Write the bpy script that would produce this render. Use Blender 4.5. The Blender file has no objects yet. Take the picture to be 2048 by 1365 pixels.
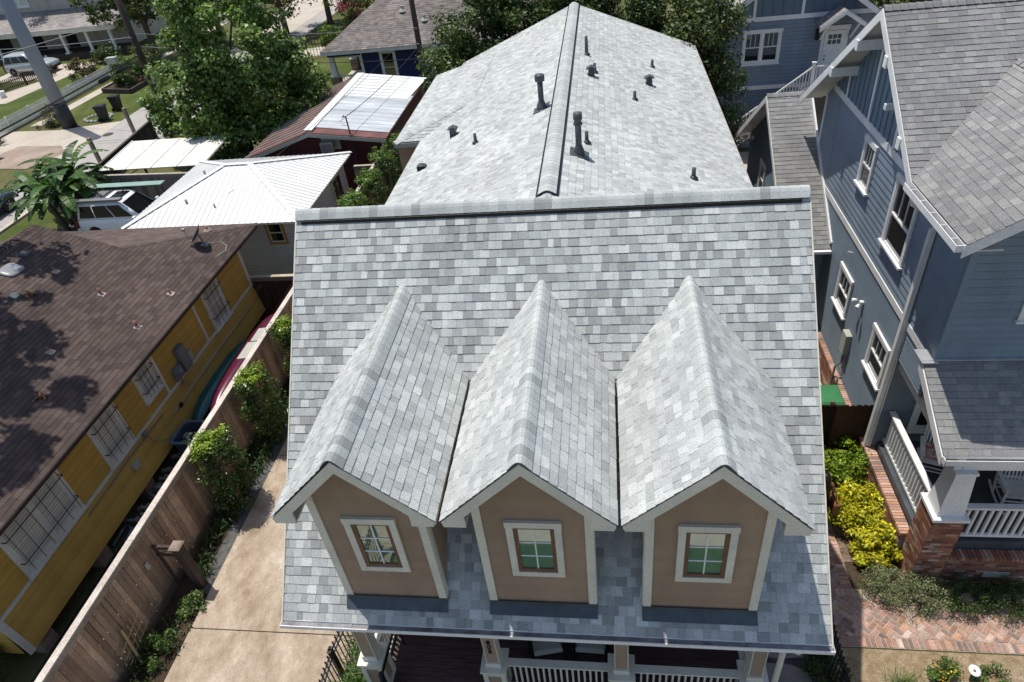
import bpy, math, random
import numpy as np
from mathutils import Vector, Matrix
rnd = random.Random(7)
scene = bpy.context.scene
COL = scene.collection
ORG = {}
PI = math.pi
R = math.radians

# ---------------------------------------------------------------- materials
def nodes_mat(name):
    m = bpy.data.materials.new(name); m.use_nodes = True
    nt = m.node_tree; b = nt.nodes['Principled BSDF']
    return m, nt, b
def link(nt, a, b): nt.links.new(a, b)
def noise(nt, scale, detail=4, rough=.55, vec=None, dist=0):
    n = nt.nodes.new('ShaderNodeTexNoise'); n.inputs['Scale'].default_value = scale
    n.inputs['Detail'].default_value = detail; n.inputs['Roughness'].default_value = rough
    n.inputs['Distortion'].default_value = dist
    if vec: link(nt, vec, n.inputs['Vector'])
    return n
def objco(nt, scale=(1,1,1)):
    t = nt.nodes.new('ShaderNodeTexCoord'); mp = nt.nodes.new('ShaderNodeMapping')
    mp.inputs['Scale'].default_value = scale
    link(nt, t.outputs['Object'], mp.inputs['Vector']); return mp.outputs['Vector']
def ramp(nt, fac, stops):
    r = nt.nodes.new('ShaderNodeValToRGB')
    while len(r.color_ramp.elements) < len(stops): r.color_ramp.elements.new(.5)
    for e, (p, c) in zip(r.color_ramp.elements, stops):
        e.position = p; e.color = (*c, 1) if len(c) == 3 else c
    link(nt, fac, r.inputs['Fac']); return r.outputs['Color']
def mixc(nt, a, b, fac=.5, mode='MIX'):
    m = nt.nodes.new('ShaderNodeMix'); m.data_type = 'RGBA'; m.blend_type = mode
    for s, v in ((m.inputs[0], fac), (m.inputs[6], a), (m.inputs[7], b)):
        if isinstance(v, (int, float)): s.default_value = v
        elif isinstance(v, tuple): s.default_value = (*v, 1) if len(v) == 3 else v
        else: link(nt, v, s)
    return m.outputs[2]
def bump(nt, b, h, strength=.3, dist=.01):
    n = nt.nodes.new('ShaderNodeBump'); n.inputs['Strength'].default_value = strength
    n.inputs['Distance'].default_value = dist
    link(nt, h, n.inputs['Height']); link(nt, n.outputs['Normal'], b.inputs['Normal'])
def attr(nt):
    a = nt.nodes.new('ShaderNodeAttribute'); a.attribute_name = 'Col'; return a.outputs['Color']

def paint(name, col, rough=.55, var=.16, scale=1.3, fine=35, bmp=.08, spec=.3, metal=0, streak=None):
    """plain painted or solid surface, never perfectly even"""
    m, nt, b = nodes_mat(name)
    co = objco(nt, streak or (1, 1, 1))
    n1 = noise(nt, scale, 5, .6, co); n2 = noise(nt, fine, 3, .6, co)
    lo = tuple(c*(1-var*1.3) for c in col); hi = tuple(min(1, c*(1+var)) for c in col)
    c1 = ramp(nt, n1.outputs['Fac'], [(.3, lo), (.7, hi)])
    c2 = mixc(nt, c1, ramp(nt, n2.outputs['Fac'], [(.35, (.78,)*3), (.65, (1.12,)*3)]), .55, 'MULTIPLY')
    link(nt, c2, b.inputs['Base Color'])
    b.inputs['Roughness'].default_value = rough; b.inputs['Specular IOR Level'].default_value = spec
    b.inputs['Metallic'].default_value = metal
    if bmp: bump(nt, b, n2.outputs['Fac'], bmp, .02)
    return m
def facecol(name, rough=.85, grain=160, gamt=.5, wscale=.35, wamt=.25, bmp=.35, spec=.15, bdist=.004, stretch=None):
    """uses the per-face colour attribute, with grain and slow weathering"""
    m, nt, b = nodes_mat(name)
    co = objco(nt)
    n1 = noise(nt, grain, 2, .7, co); n2 = noise(nt, wscale, 5, .65, objco(nt, stretch) if stretch else co)
    g = ramp(nt, n1.outputs['Fac'], [(.3, (1-gamt,)*3), (.5, (1,)*3), (.72, (1+gamt*.8,)*3)])
    w = ramp(nt, n2.outputs['Fac'], [(.3, (1-wamt,)*3), (.7, (1+wamt*.5,)*3)])
    link(nt, mixc(nt, mixc(nt, attr(nt), g, 1, 'MULTIPLY'), w, 1, 'MULTIPLY'), b.inputs['Base Color'])
    b.inputs['Roughness'].default_value = rough; b.inputs['Specular IOR Level'].default_value = spec
    if bmp: bump(nt, b, n1.outputs['Fac'], bmp, bdist)
    return m
def leafmat(name, trans=.35, rough=.45, spec=.35):
    m, nt, b = nodes_mat(name)
    a = attr(nt)
    link(nt, a, b.inputs['Base Color']); b.inputs['Roughness'].default_value = rough
    b.inputs['Specular IOR Level'].default_value = spec
    t = nt.nodes.new('ShaderNodeBsdfTranslucent')
    link(nt, mixc(nt, a, (1.0, 1.0, .35), .5, 'MULTIPLY'), t.inputs['Color'])
    mx = nt.nodes.new('ShaderNodeMixShader'); mx.inputs[0].default_value = trans
    link(nt, b.outputs[0], mx.inputs[1]); link(nt, t.outputs[0], mx.inputs[2])
    link(nt, mx.outputs[0], nt.nodes['Material Output'].inputs['Surface'])
    return m
def glassmat(name, col=(.012, .015, .018), mirror=.12, tint=(.9, .95, 1), rough=.04):
    m, nt, b = nodes_mat(name)
    b.inputs['Base Color'].default_value = (*col, 1); b.inputs['Roughness'].default_value = rough
    b.inputs['Specular IOR Level'].default_value = .25 if mirror < .03 else .6
    g = nt.nodes.new('ShaderNodeBsdfGlossy'); g.inputs['Color'].default_value = (*tint, 1)
    g.inputs['Roughness'].default_value = rough
    n = noise(nt, 1.1, 2, .5, objco(nt)); bp = nt.nodes.new('ShaderNodeBump')
    bp.inputs['Strength'].default_value = .05; bp.inputs['Distance'].default_value = .1
    link(nt, n.outputs['Fac'], bp.inputs['Height']); link(nt, bp.outputs[0], g.inputs['Normal'])
    mx = nt.nodes.new('ShaderNodeMixShader'); mx.inputs[0].default_value = mirror
    link(nt, b.outputs[0], mx.inputs[1]); link(nt, g.outputs[0], mx.inputs[2])
    link(nt, mx.outputs[0], nt.nodes['Material Output'].inputs['Surface'])
    return m
def groundmat(name, stops, s1=.25, s2=6, s3=60, bmp=.4, rough=.95, streak=(1,1,1), bd=.03):
    m, nt, b = nodes_mat(name)
    co = objco(nt, streak)
    a = noise(nt, s1, 6, .65, co, .6); c = noise(nt, s2, 6, .7, co); d = noise(nt, s3, 3, .7, co)
    mm = nt.nodes.new('ShaderNodeMath'); mm.operation = 'MULTIPLY_ADD'
    link(nt, a.outputs['Fac'], mm.inputs[0]); mm.inputs[1].default_value = .6
    m2 = nt.nodes.new('ShaderNodeMath'); m2.operation = 'MULTIPLY'; m2.inputs[1].default_value = .4
    link(nt, c.outputs['Fac'], m2.inputs[0]); link(nt, m2.outputs[0], mm.inputs[2])
    col = ramp(nt, mm.outputs[0], stops)
    g = ramp(nt, d.outputs['Fac'], [(.3, (.66,)*3), (.7, (1.25,)*3)])
    link(nt, mixc(nt, col, g, .8, 'MULTIPLY'), b.inputs['Base Color'])
    b.inputs['Roughness'].default_value = rough; b.inputs['Specular IOR Level'].default_value = .1
    mh = nt.nodes.new('ShaderNodeMath'); mh.operation = 'ADD'
    link(nt, c.outputs['Fac'], mh.inputs[0]); link(nt, d.outputs['Fac'], mh.inputs[1])
    bump(nt, b, mh.outputs[0], bmp, bd)
    return m

M = {}
M['shingle'] = facecol('shingle_grey', grain=85, gamt=.42, wamt=.17, wscale=.55, stretch=(2.2, .8, .8))
M['shingle_far'] = facecol('shingle_weathered', grain=70, gamt=.45, wamt=.3, wscale=.4)
M['siding_fc'] = facecol('painted_boards', rough=.6, grain=45, gamt=.14, wamt=.2, wscale=1.0, bmp=.1, spec=.3, stretch=(1, 1, .35))
M['wood_fc'] = facecol('weathered_wood', rough=.85, grain=40, gamt=.35, wamt=.25, wscale=2.2, bmp=.3)
M['brick_fc'] = facecol('old_brick', rough=.92, grain=45, gamt=.4, wamt=.3, wscale=1.5, bmp=.5)
M['leaf'] = leafmat('leaves'); M['leaf_gloss'] = leafmat('glossy_leaves', .28, .3, .5)
M['leaf_far'] = leafmat('distant_leaves', .3, .6, .2)
M['cream'] = paint('cream_trim', (.66, .63, .54), .5, .1)
M['white'] = paint('white_trim', (.74, .74, .73), .5, .09)
M['tan'] = paint('tan_paint', (.34, .245, .18), .6, .08)
M['brownwood'] = paint('brown_sash', (.17, .085, .05), .5, .2, 6)
M['soffit'] = paint('soffit', (.55, .55, .5), .6, .08)
M['darkmetal'] = paint('slate_flashing', (.075, .09, .105), .45, .2, 3, metal=.2)
M['gutter'] = paint('gutter_aluminium', (.55, .56, .57), .38, .15, 4, metal=.5)
M['gutterscreen'] = paint('gutter_screen', (.20, .20, .21), .6, .35, 5, fine=90, metal=.4)
M['black'] = paint('black_plastic', (.012, .012, .013), .5, .3)
M['bars'] = paint('window_bars', (.05, .05, .052), .5, .2)
M['iron'] = paint('black_iron', (.014, .015, .017), .45, .3)
M['ventgrey'] = paint('vent_paint', (.075, .085, .088), .45, .25, 5)
M['deck'] = paint('dark_decking', (.085, .05, .048), .6, .3, 3, streak=(1, 9, 9))
M['cushion'] = paint('grey_cushion', (.42, .43, .43), .9, .08)
M['glass'] = glassmat('window_glass'); M['glass_green'] = glassmat('dormer_glass', (.06, .125, .095), .27, (.80, .92, .86), .03)
M['glass_pale'] = glassmat('curtained_glass', (.50, .55, .55), .08)
M['glass_car'] = glassmat('car_glass', (.006, .007, .008), .02, (.9, .95, 1), .12)
M['yellow'] = None
M['metalroof'] = paint('white_metal_roof', (.74, .74, .72), .42, .06, .8, metal=.0, spec=.5)
M['galv'] = paint('galvanised_roof', (.60, .62, .63), .42, .28, .5, fine=14, streak=(.35, 3, 3), metal=.25)
M['rust'] = paint('red_roof_metal', (.17, .07, .06), .55, .3, 1.2)
M['darkred'] = paint('dark_red_boards', (.09, .018, .02), .7, .25)
M['concrete'] = groundmat('driveway_concrete', [(.33, (.21, .16, .115)), (.45, (.34, .268, .198)), (.54, (.43, .352, .272)), (.66, (.55, .48, .39))], .7, 3.5, 45, .25, streak=(1.2, .7, 1), bd=.012)
M['road'] = groundmat('old_concrete_road', [(.3, (.30, .285, .265)), (.5, (.37, .35, .325)), (.7, (.44, .42, .39))], .12, 2, 30, .2, streak=(1.5, .3, 1))
M['walk'] = groundmat('pale_concrete', [(.3, (.38, .33, .27)), (.5, (.48, .43, .36)), (.7, (.55, .5, .43))], .4, 4, 40, .2)
M['soil'] = groundmat('leafy_soil', [(.3, (.035, .025, .018)), (.5, (.085, .06, .042)), (.7, (.16, .115, .08))], 1.2, 14, 70, .9, bd=.05)
M['mulch'] = groundmat('bark_mulch', [(.38, (.14, .09, .06)), (.5, (.30, .215, .16)), (.6, (.48, .37, .29))], 6, 26, 70, 1, bd=.05)
M['gravel'] = groundmat('tan_gravel', [(.36, (.36, .245, .13)), (.5, (.56, .42, .26)), (.62, (.72, .60, .43))], 5, 26, 55, 1, bd=.06)
M['greygravel'] = groundmat('grey_gravel', [(.3, (.08, .085, .085)), (.5, (.2, .205, .2)), (.7, (.36, .36, .35))], 4, 45, 90, 1, bd=.04)
M['frontlawn'] = groundmat('deep_green_lawn', [(.35, (.035, .075, .035)), (.5, (.06, .105, .05)), (.65, (.10, .15, .07))], .3, 5, 50, .8, bd=.05)
M['dirt'] = groundmat('bare_dirt', [(.35, (.24, .185, .145)), (.5, (.33, .26, .21)), (.65, (.42, .35, .29))], .5, 6, 50, .5)
M['lawn'] = groundmat('lawn', [(.38, (.06, .085, .022)), (.5, (.085, .115, .03)), (.62, (.16, .155, .06))], .3, 5, 50, .8, bd=.05)
M['earth'] = groundmat('yard_ground', [(.3, (.06, .07, .025)), (.48, (.10, .11, .04)), (.62, (.17, .14, .075)), (.75, (.25, .2, .13))], .08, 2, 30, .6, bd=.05)
M['dark_soil'] = groundmat('near_black_soil', [(.3, (.02, .018, .014)), (.5, (.045, .04, .03)), (.7, (.08, .07, .05))], 1, 12, 60, .7, bd=.05)  # soil in very dark browns
M['flag'] = groundmat('flagstone', [(.3, (.22, .19, .17)), (.5, (.3, .27, .245)), (.7, (.37, .34, .31))], 1, 8, 60, .3)
M['mortar'] = groundmat('sandy_mortar', [(.3, (.36, .29, .21)), (.5, (.46, .38, .29)), (.7, (.54, .46, .37))], 2, 20, 80, .4)
M['mortar_dark'] = paint('grey_mortar', (.28, .23, .19), .9, .25, 6)
M['bark'] = paint('bark', (.11, .085, .065), .9, .35, 3, fine=25, bmp=.6, streak=(3, 3, .6))
M['pole'] = paint('creosoted_pole', (.075, .055, .045), .85, .3, 2, fine=20, bmp=.4, streak=(6, 6, .5))
M['steelpole'] = paint('grey_steel_pole', (.25, .29, .35), .5, .10, .6, metal=.1)
M['poletar'] = paint('dark_pole_base', (.05, .05, .052), .7, .3)
M['wire'] = paint('cable', (.03, .03, .032), .5, .1, bmp=0)
M['wire_light'] = paint('pale_wire', (.34, .35, .35), .5, .1, bmp=0)
M['copper'] = paint('rusty_pipe', (.26, .13, .10), .6, .3, 8)
M['lead'] = paint('pale_flashing', (.42, .34, .30), .6, .25, 6)
M['elgrey'] = paint('grey_enamel', (.19, .19, .19), .5, .12)
M['elpale'] = paint('pale_enamel', (.42, .43, .37), .5, .12)
M['bin_green'] = paint('green_plastic', (.05, .21, .085), .45, .15)
M['bin_black'] = paint('dark_plastic', (.018, .02, .021), .4, .25)
M['bin_blue'] = paint('faded_blue_plastic', (.06, .08, .105), .5, .2)
M['rim_blue'] = paint('faded_rim_plastic', (.16, .20, .235), .5, .2)
M['teal'] = paint('teal_hull', (.008, .095, .088), .3, .18, 2, spec=.5)
M['maroon'] = paint('maroon_hull', (.10, .010, .035), .3, .18, 2, spec=.5)
M['carwhite'] = paint('white_car_paint', (.84, .85, .86), .22, .03, bmp=0, spec=.6)
M['carsilver'] = paint('silver_car_paint', (.50, .54, .56), .25, .04, bmp=0, spec=.6, metal=.3)
M['carblack'] = paint('black_car_paint', (.010, .012, .016), .15, .1, bmp=0, spec=.7)
M['cargreen'] = paint('dark_truck_paint', (.02, .03, .032), .25, .1, bmp=0, spec=.6)
M['tyre'] = paint('rubber', (.018, .018, .018), .8, .2)
M['rim'] = paint('alloy', (.42, .43, .44), .35, .1, metal=.6)
M['lamp_red'] = paint('red_lens', (.22, .008, .012), .2, .1, bmp=0)
M['lamp_clear'] = paint('clear_lens', (.6, .62, .64), .15, .05, bmp=0)
M['paleblue'] = paint('pale_green_board', (.24, .36, .31), .5, .1)
M['navy'] = None
M['skin'] = paint('skin', (.36, .20, .135), .55, .06, bmp=0)
M['hair'] = paint('dark_hair', (.018, .010, .008), .45, .3, 20, streak=(1, 1, .2))
M['dress'] = paint('dark_clothes', (.035, .018, .015), .8, .2)
M['leather'] = paint('brown_leather', (.22, .09, .035), .45, .15)
M['bluecloth'] = paint('blue_cloth', (.03, .08, .4), .8, .1)
M['stone'] = paint('pale_stone', (.42, .40, .37), .85, .25, 4)
M['drygrass'] = paint('dead_leaves', (.36, .19, .08), .8, .4, 20)
M['fibre'] = paint('corrugated_fibreglass', (.62, .58, .48), .5, .12, 2)
M['screen'] = paint('dark_interior', (.012, .013, .015), .8, .3)
M['pinkdeck'] = paint('redwood_decking', (.30, .17, .145), .7, .2, 3)

# ---------------------------------------------------------------- mesh builder
class Fr:
    """wall frame: u across, v up, n outwards"""
    def __init__(s, O, U, N, V=(0, 0, 1)):
        s.O, s.U, s.V, s.N = Vector(O), Vector(U).normalized(), Vector(V).normalized(), Vector(N).normalized()
    def p(s, u, v, n=0): return s.O + s.U*u + s.V*v + s.N*n
class MB:
    def __init__(s): s.v = []; s.f = []; s.m = []; s.c = []; s.hascol = False
    def face(s, pts, mi=0, col=None):
        i = len(s.v); s.v.extend([tuple(p) for p in pts]); s.f.append(tuple(range(i, i+len(pts))))
        s.m.append(mi); s.c.append(col or (1, 1, 1)); s.hascol |= col is not None
    def hexa(s, a, b, mi=0, col=None):
        """two quads a (bottom) and b (top), same winding"""
        i = len(s.v); s.v.extend([tuple(p) for p in a]); s.v.extend([tuple(p) for p in b])
        n = len(a)
        fs = [tuple(i+k for k in reversed(range(n))), tuple(i+n+k for k in range(n))]
        fs += [(i+k, i+(k+1) % n, i+n+(k+1) % n, i+n+k) for k in range(n)]
        for f in fs: s.f.append(f); s.m.append(mi); s.c.append(col or (1, 1, 1))
        s.hascol |= col is not None
    def box(s, x0, x1, y0, y1, z0, z1, mi=0, col=None):
        s.hexa([(x0, y0, z0), (x1, y0, z0), (x1, y1, z0), (x0, y1, z0)], [(x0, y0, z1), (x1, y0, z1), (x1, y1, z1), (x0, y1, z1)], mi, col)
    def lbox(s, fr, u0, u1, v0, v1, n0, n1, mi=0, col=None):
        P = fr.p
        s.hexa([P(u0, v0, n0), P(u1, v0, n0), P(u1, v1, n0), P(u0, v1, n0)], [P(u0, v0, n1), P(u1, v0, n1), P(u1, v1, n1), P(u0, v1, n1)], mi, col)
    def prism(s, pts, off, mi=0, col=None):
        off = Vector(off); s.hexa(pts, [Vector(p)+off for p in pts], mi, col)
    def beam(s, a, b, w, h, mi=0, col=None, up=(0, 0, 1)):
        a, b = Vector(a), Vector(b); d = (b-a).normalized(); up = Vector(up)
        if abs(d.dot(up)) > .99: up = Vector((0, 1, 0))
        x = d.cross(up).normalized(); y = x.cross(d)
        q = lambda c: [c-x*w/2-y*h/2, c+x*w/2-y*h/2, c+x*w/2+y*h/2, c-x*w/2+y*h/2]
        s.hexa(q(a), q(b), mi, col)
    def tube(s, pts, r, n=8, mi=0, col=None, caps=True):
        pts = [Vector(p) for p in pts]; rs = r if isinstance(r, (list, tuple)) else [r]*len(pts)
        rings = []
        for k, p in enumerate(pts):
            d = (pts[min(k+1, len(pts)-1)]-pts[max(k-1, 0)])
            if d.length < 1e-9: d = Vector((0, 0, 1))
            d.normalize(); up = Vector((0, 0, 1)) if abs(d.z) < .95 else Vector((0, 1, 0))
            x = d.cross(up).normalized(); y = x.cross(d)
            i = len(s.v)
            s.v.extend([tuple(p+(x*math.cos(2*PI*j/n)+y*math.sin(2*PI*j/n))*rs[k]) for j in range(n)]); rings.append(i)
        for a, b in zip(rings, rings[1:]):
            for j in range(n):
                s.f.append((a+j, b+j, b+(j+1) % n, a+(j+1) % n)); s.m.append(mi); s.c.append(col or (1, 1, 1))
        if caps:
            s.f.append(tuple(rings[0]+j for j in range(n))); s.f.append(tuple(rings[-1]+j for j in reversed(range(n))))
            s.m += [mi, mi]; s.c += [col or (1, 1, 1)]*2
        s.hascol |= col is not None
    def lathe(s, c, prof, n=16, mi=0, col=None, axis=(0, 0, 1)):
        ax = Vector(axis).normalized(); t = Vector((1, 0, 0)) if abs(ax.x) < .9 else Vector((0, 1, 0))
        x = ax.cross(t).normalized(); y = ax.cross(x); c = Vector(c); rings = []
        for r, z in prof:
            i = len(s.v); s.v.extend([tuple(c+ax*z+(x*math.cos(2*PI*j/n)+y*math.sin(2*PI*j/n))*r) for j in range(n)]); rings.append(i)
        for a, b in zip(rings, rings[1:]):
            for j in range(n):
                s.f.append((a+j, a+(j+1) % n, b+(j+1) % n, b+j)); s.m.append(mi); s.c.append(col or (1, 1, 1))
        s.f.append(tuple(rings[0]+j for j in reversed(range(n)))); s.f.append(tuple(rings[-1]+j for j in range(n)))
        s.m += [mi, mi]; s.c += [col or (1, 1, 1)]*2; s.hascol |= col is not None
    def loft(s, rings, mi=0, col=None, close=True, caps=True):
        ids = []
        for rg in rings:
            ids.append(len(s.v)); s.v.extend([tuple(p) for p in rg])
        n = len(rings[0])
        for a, b in zip(ids, ids[1:]):
            for j in range(n if close else n-1):
                s.f.append((a+j, a+(j+1) % n, b+(j+1) % n, b+j)); s.m.append(mi); s.c.append(col or (1, 1, 1))
        if caps and close:
            s.f.append(tuple(ids[0]+j for j in reversed(range(n)))); s.f.append(tuple(ids[-1]+j for j in range(n)))
            s.m += [mi, mi]; s.c += [col or (1, 1, 1)]*2
        s.hascol |= col is not None

def mesh_obj(name, mb, mats, origin=(0, 0, 0), smooth=False):
    me = bpy.data.meshes.new(name)
    o3 = Vector(origin)
    me.from_pydata([(x-o3.x, y-o3.y, z-o3.z) for x, y, z in mb.v], [], mb.f)
    if not isinstance(mats, (list, tuple)): mats = [mats]
    for m in mats: me.materials.append(m)
    if len(mats) > 1: me.polygons.foreach_set('material_index', mb.m)
    if mb.hascol:
        a = me.attributes.new('Col', 'FLOAT_COLOR', 'FACE')
        a.data.foreach_set('color', [c for q in mb.c for c in (*q[:3], 1.0)])
    if smooth:
        me.polygons.foreach_set('use_smooth', [True]*len(me.polygons))
    me.update()
    o = bpy.data.objects.new(name, me); COL.objects.link(o)
    return o
def tag(o, label=None, cat=None, group=None, kind=None):
    if label: o['label'] = label
    if cat: o['category'] = cat
    if group: o['group'] = group
    if kind: o['kind'] = kind
    return o
def thing(name, label, cat, loc=(0, 0, 0), group=None):
    o = bpy.data.objects.new(name, None); o.empty_display_size = .2; COL.objects.link(o); o.location = loc
    ORG[o.name] = Vector(loc); return tag(o, label, cat, group)
def part(name, mb, mats, parent, smooth=False, label=None, kind=None):
    org = ORG[parent.name]; o = mesh_obj(name, mb, mats, org, smooth)
    o.parent = parent; ORG[o.name] = org
    return tag(o, label, None, None, kind)
def single(name, mb, mats, label, cat, loc, group=None, smooth=False, kind=None):
    o = mesh_obj(name, mb, mats, loc, smooth); o.location = loc; ORG[o.name] = Vector(loc)
    return tag(o, label, cat, group, kind)
def struct(name, mb, mats, smooth=False): return tag(mesh_obj(name, mb, mats, (0, 0, 0), smooth), kind='structure')
def kids(o): return [c for c in bpy.data.objects if c.parent == o]
def copy_tree(o, loc=None, label=None, rotz=None, parent=None, scale=None):
    ch = kids(o); c = o.copy(); COL.objects.link(c); c.parent = parent; ORG[c.name] = ORG[o.name]
    for k in ch: copy_tree(k, parent=c)
    if loc is not None: c.location = loc
    if rotz is not None: c.rotation_euler = (0, 0, rotz)
    if scale is not None: c.scale = (scale,)*3 if isinstance(scale, (int, float)) else scale
    if label: c['label'] = label
    return c

# ---------------------------------------------------------------- polygons
def clip(poly, a, b, c):
    """keep a*u+b*v<=c"""
    out = []
    for i in range(len(poly)):
        p, q = poly[i], poly[(i+1) % len(poly)]
        dp, dq = a*p[0]+b*p[1]-c, a*q[0]+b*q[1]-c
        if dp <= 1e-9: out.append(p)
        if (dp < -1e-9 and dq > 1e-9) or (dp > 1e-9 and dq < -1e-9):
            t = dp/(dp-dq); out.append((p[0]+(q[0]-p[0])*t, p[1]+(q[1]-p[1])*t))
    return out
def clip_convex(poly, hull):
    n = len(hull); area = sum(hull[i][0]*hull[(i+1) % n][1]-hull[(i+1) % n][0]*hull[i][1] for i in range(n))
    h = hull if area > 0 else hull[::-1]
    for i in range(n):
        (x0, y0), (x1, y1) = h[i], h[(i+1) % n]
        a, b = (y1-y0), -(x1-x0)
        poly = clip(poly, a, b, a*x0+b*y0)
        if len(poly) < 3: return []
    return poly
def uspan(hull, v):
    us = []
    n = len(hull)
    for i in range(n):
        (x0, y0), (x1, y1) = hull[i], hull[(i+1) % n]
        if abs(y0-y1) > 1e-9 and min(y0, y1)-1e-9 <= v <= max(y0, y1)+1e-9:
            us.append(x0+(x1-x0)*(v-y0)/(y1-y0))
    return (min(us), max(us)) if us else None
def shingles(mb, fr, hull, exp=.143, wr=(.09, .24), pal=((.4, .4, .4),), lift=.013, mi=0, seed=1, jit=.06, teeth=.5, gap=.0025):
    """rows of separate overlapping tabs over a convex outline"""
    rg = random.Random(seed); v0 = min(p[1] for p in hull); v1 = max(p[1] for p in hull)
    umin = min(p[0] for p in hull); umax = max(p[0] for p in hull)
    base = [tuple(fr.p(u, v, .001)) for u, v in hull]; mb.face(base, mi, tuple(c*.5 for c in pal[len(pal)//2]))
    v = v0
    while v < v1-1e-4:
        va, vb = v, min(v+exp*1.04, v1)
        u = umin-rg.random()*.2; last = None
        while u < umax:
            w = rg.uniform(*wr); ua, ub = max(u, umin), min(u+w-gap, umax); u += w
            if ub-ua < .004: continue
            pc = rg.choice(pal)
            if pc == last and rg.random() < .5: pc = rg.choice(pal)
            last = pc
            k = 1+rg.uniform(-jit, jit); col = tuple(c*k for c in pc)
            j = rg.uniform(-.003, .003)
            poly = [(ua, va+j), (ub, va+j), (ub, vb), (ua, vb)]
            full = clip_convex(poly, hull)
            if len(full) < 3: continue
            lf = lift*(1 if rg.random() < teeth else .62)
            P = [fr.p(q[0], q[1], .003+lf*(1-min(1, max(0, (q[1]-va)/exp)))) for q in full]
            mb.face(P, mi, col)
            lo = sorted([q for q in full if q[1] < va+.006])
            if len(lo) >= 2:
                a, b = lo[0], lo[-1]
                mb.face([fr.p(a[0], a[1], 0), fr.p(b[0], b[1], 0), fr.p(b[0], b[1], .003+lf), fr.p(a[0], a[1], .003+lf)], mi, tuple(c*.34 for c in col))
        v += exp
def siding(mb, fr, hull, exp=.15, col=(.3, .3, .3), t=.016, mi=0, seed=1, var=.05, g=.013):
    rg = random.Random(seed); mb.face([fr.p(u, v, -.012) for u, v in hull], mi, tuple(x*.22 for x in col))  # backing coloured dark to stand for shade in the lap gaps
    v0 = min(p[1] for p in hull); v1 = max(p[1] for p in hull)
    u0 = min(p[0] for p in hull)-.1; u1 = max(p[0] for p in hull)+.1
    v = v0
    while v < v1-1e-4:
        va, vb = v, min(v+exp, v1)
        poly = clip_convex([(u0, va), (u1, va), (u1, vb-g), (u0, vb-g)], hull)
        k = 1+rg.uniform(-var, var); c = tuple(x*k for x in col)
        if len(poly) >= 3:
            mb.face([fr.p(q[0], q[1], t*(1-(q[1]-va)/exp)) for q in poly], mi, c)
            lo = sorted([q for q in poly if q[1] < va+1e-6])
            if len(lo) >= 2:
                a, b = lo[0], lo[-1]
                mb.face([fr.p(a[0], a[1], 0), fr.p(b[0], b[1], 0), fr.p(b[0], b[1], t), fr.p(a[0], a[1], t)], mi, tuple(x*.35 for x in c))
        v += exp
def battens(mb, fr, hull, pitch=.3, col=(.2, .2, .2), bw=.045, t=.025, mi=0, seed=1):
    mb.face([fr.p(u, v, 0) for u, v in hull], mi, col)
    u0 = min(p[0] for p in hull); u1 = max(p[0] for p in hull); v0 = min(p[1] for p in hull); v1 = max(p[1] for p in hull)
    u = u0+pitch/2
    while u < u1:
        poly = clip_convex([(u, v0), (u+bw, v0), (u+bw, v1), (u, v1)], hull)
        if len(poly) >= 3: mb.hexa([fr.p(a, b, 0) for a, b in poly], [fr.p(a, b, t) for a, b in poly], mi, col)
        u += pitch
def bricks(mb, fr, u0, u1, v0, v1, bw=.2, bh=.066, gap=.01, pal=None, mi=0, seed=1, t=.006, off=.5):
    rg = random.Random(seed); row = 0; v = v0
    while v < v1-.01:
        vb = min(v+bh, v1); u = u0-(bw*off if row % 2 else 0)
        while u < u1:
            a, b = max(u, u0), min(u+bw, u1); u += bw+gap
            if b-a < .02: continue
            k = rg.uniform(.75, 1.2); c = tuple(x*k for x in rg.choice(pal))
            tt = t*rg.uniform(.6, 1.3); P = fr.p
            mb.face([P(a, v, tt), P(b, v, tt), P(b, vb, tt), P(a, vb, tt)], mi, c)
        v += bh+gap; row += 1
BRICK = [(.30, .13, .08), (.36, .17, .11), (.25, .11, .075), (.42, .26, .19), (.20, .10, .08), (.33, .15, .10), (.5, .38, .3)]
PAVE = [(.42, .24, .18), (.46, .28, .21), (.40, .25, .20), (.49, .34, .28), (.32, .22, .19), (.45, .26, .17), (.42, .28, .25), (.52, .39, .33), (.43, .27, .21), (.26, .19, .165)]

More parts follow.
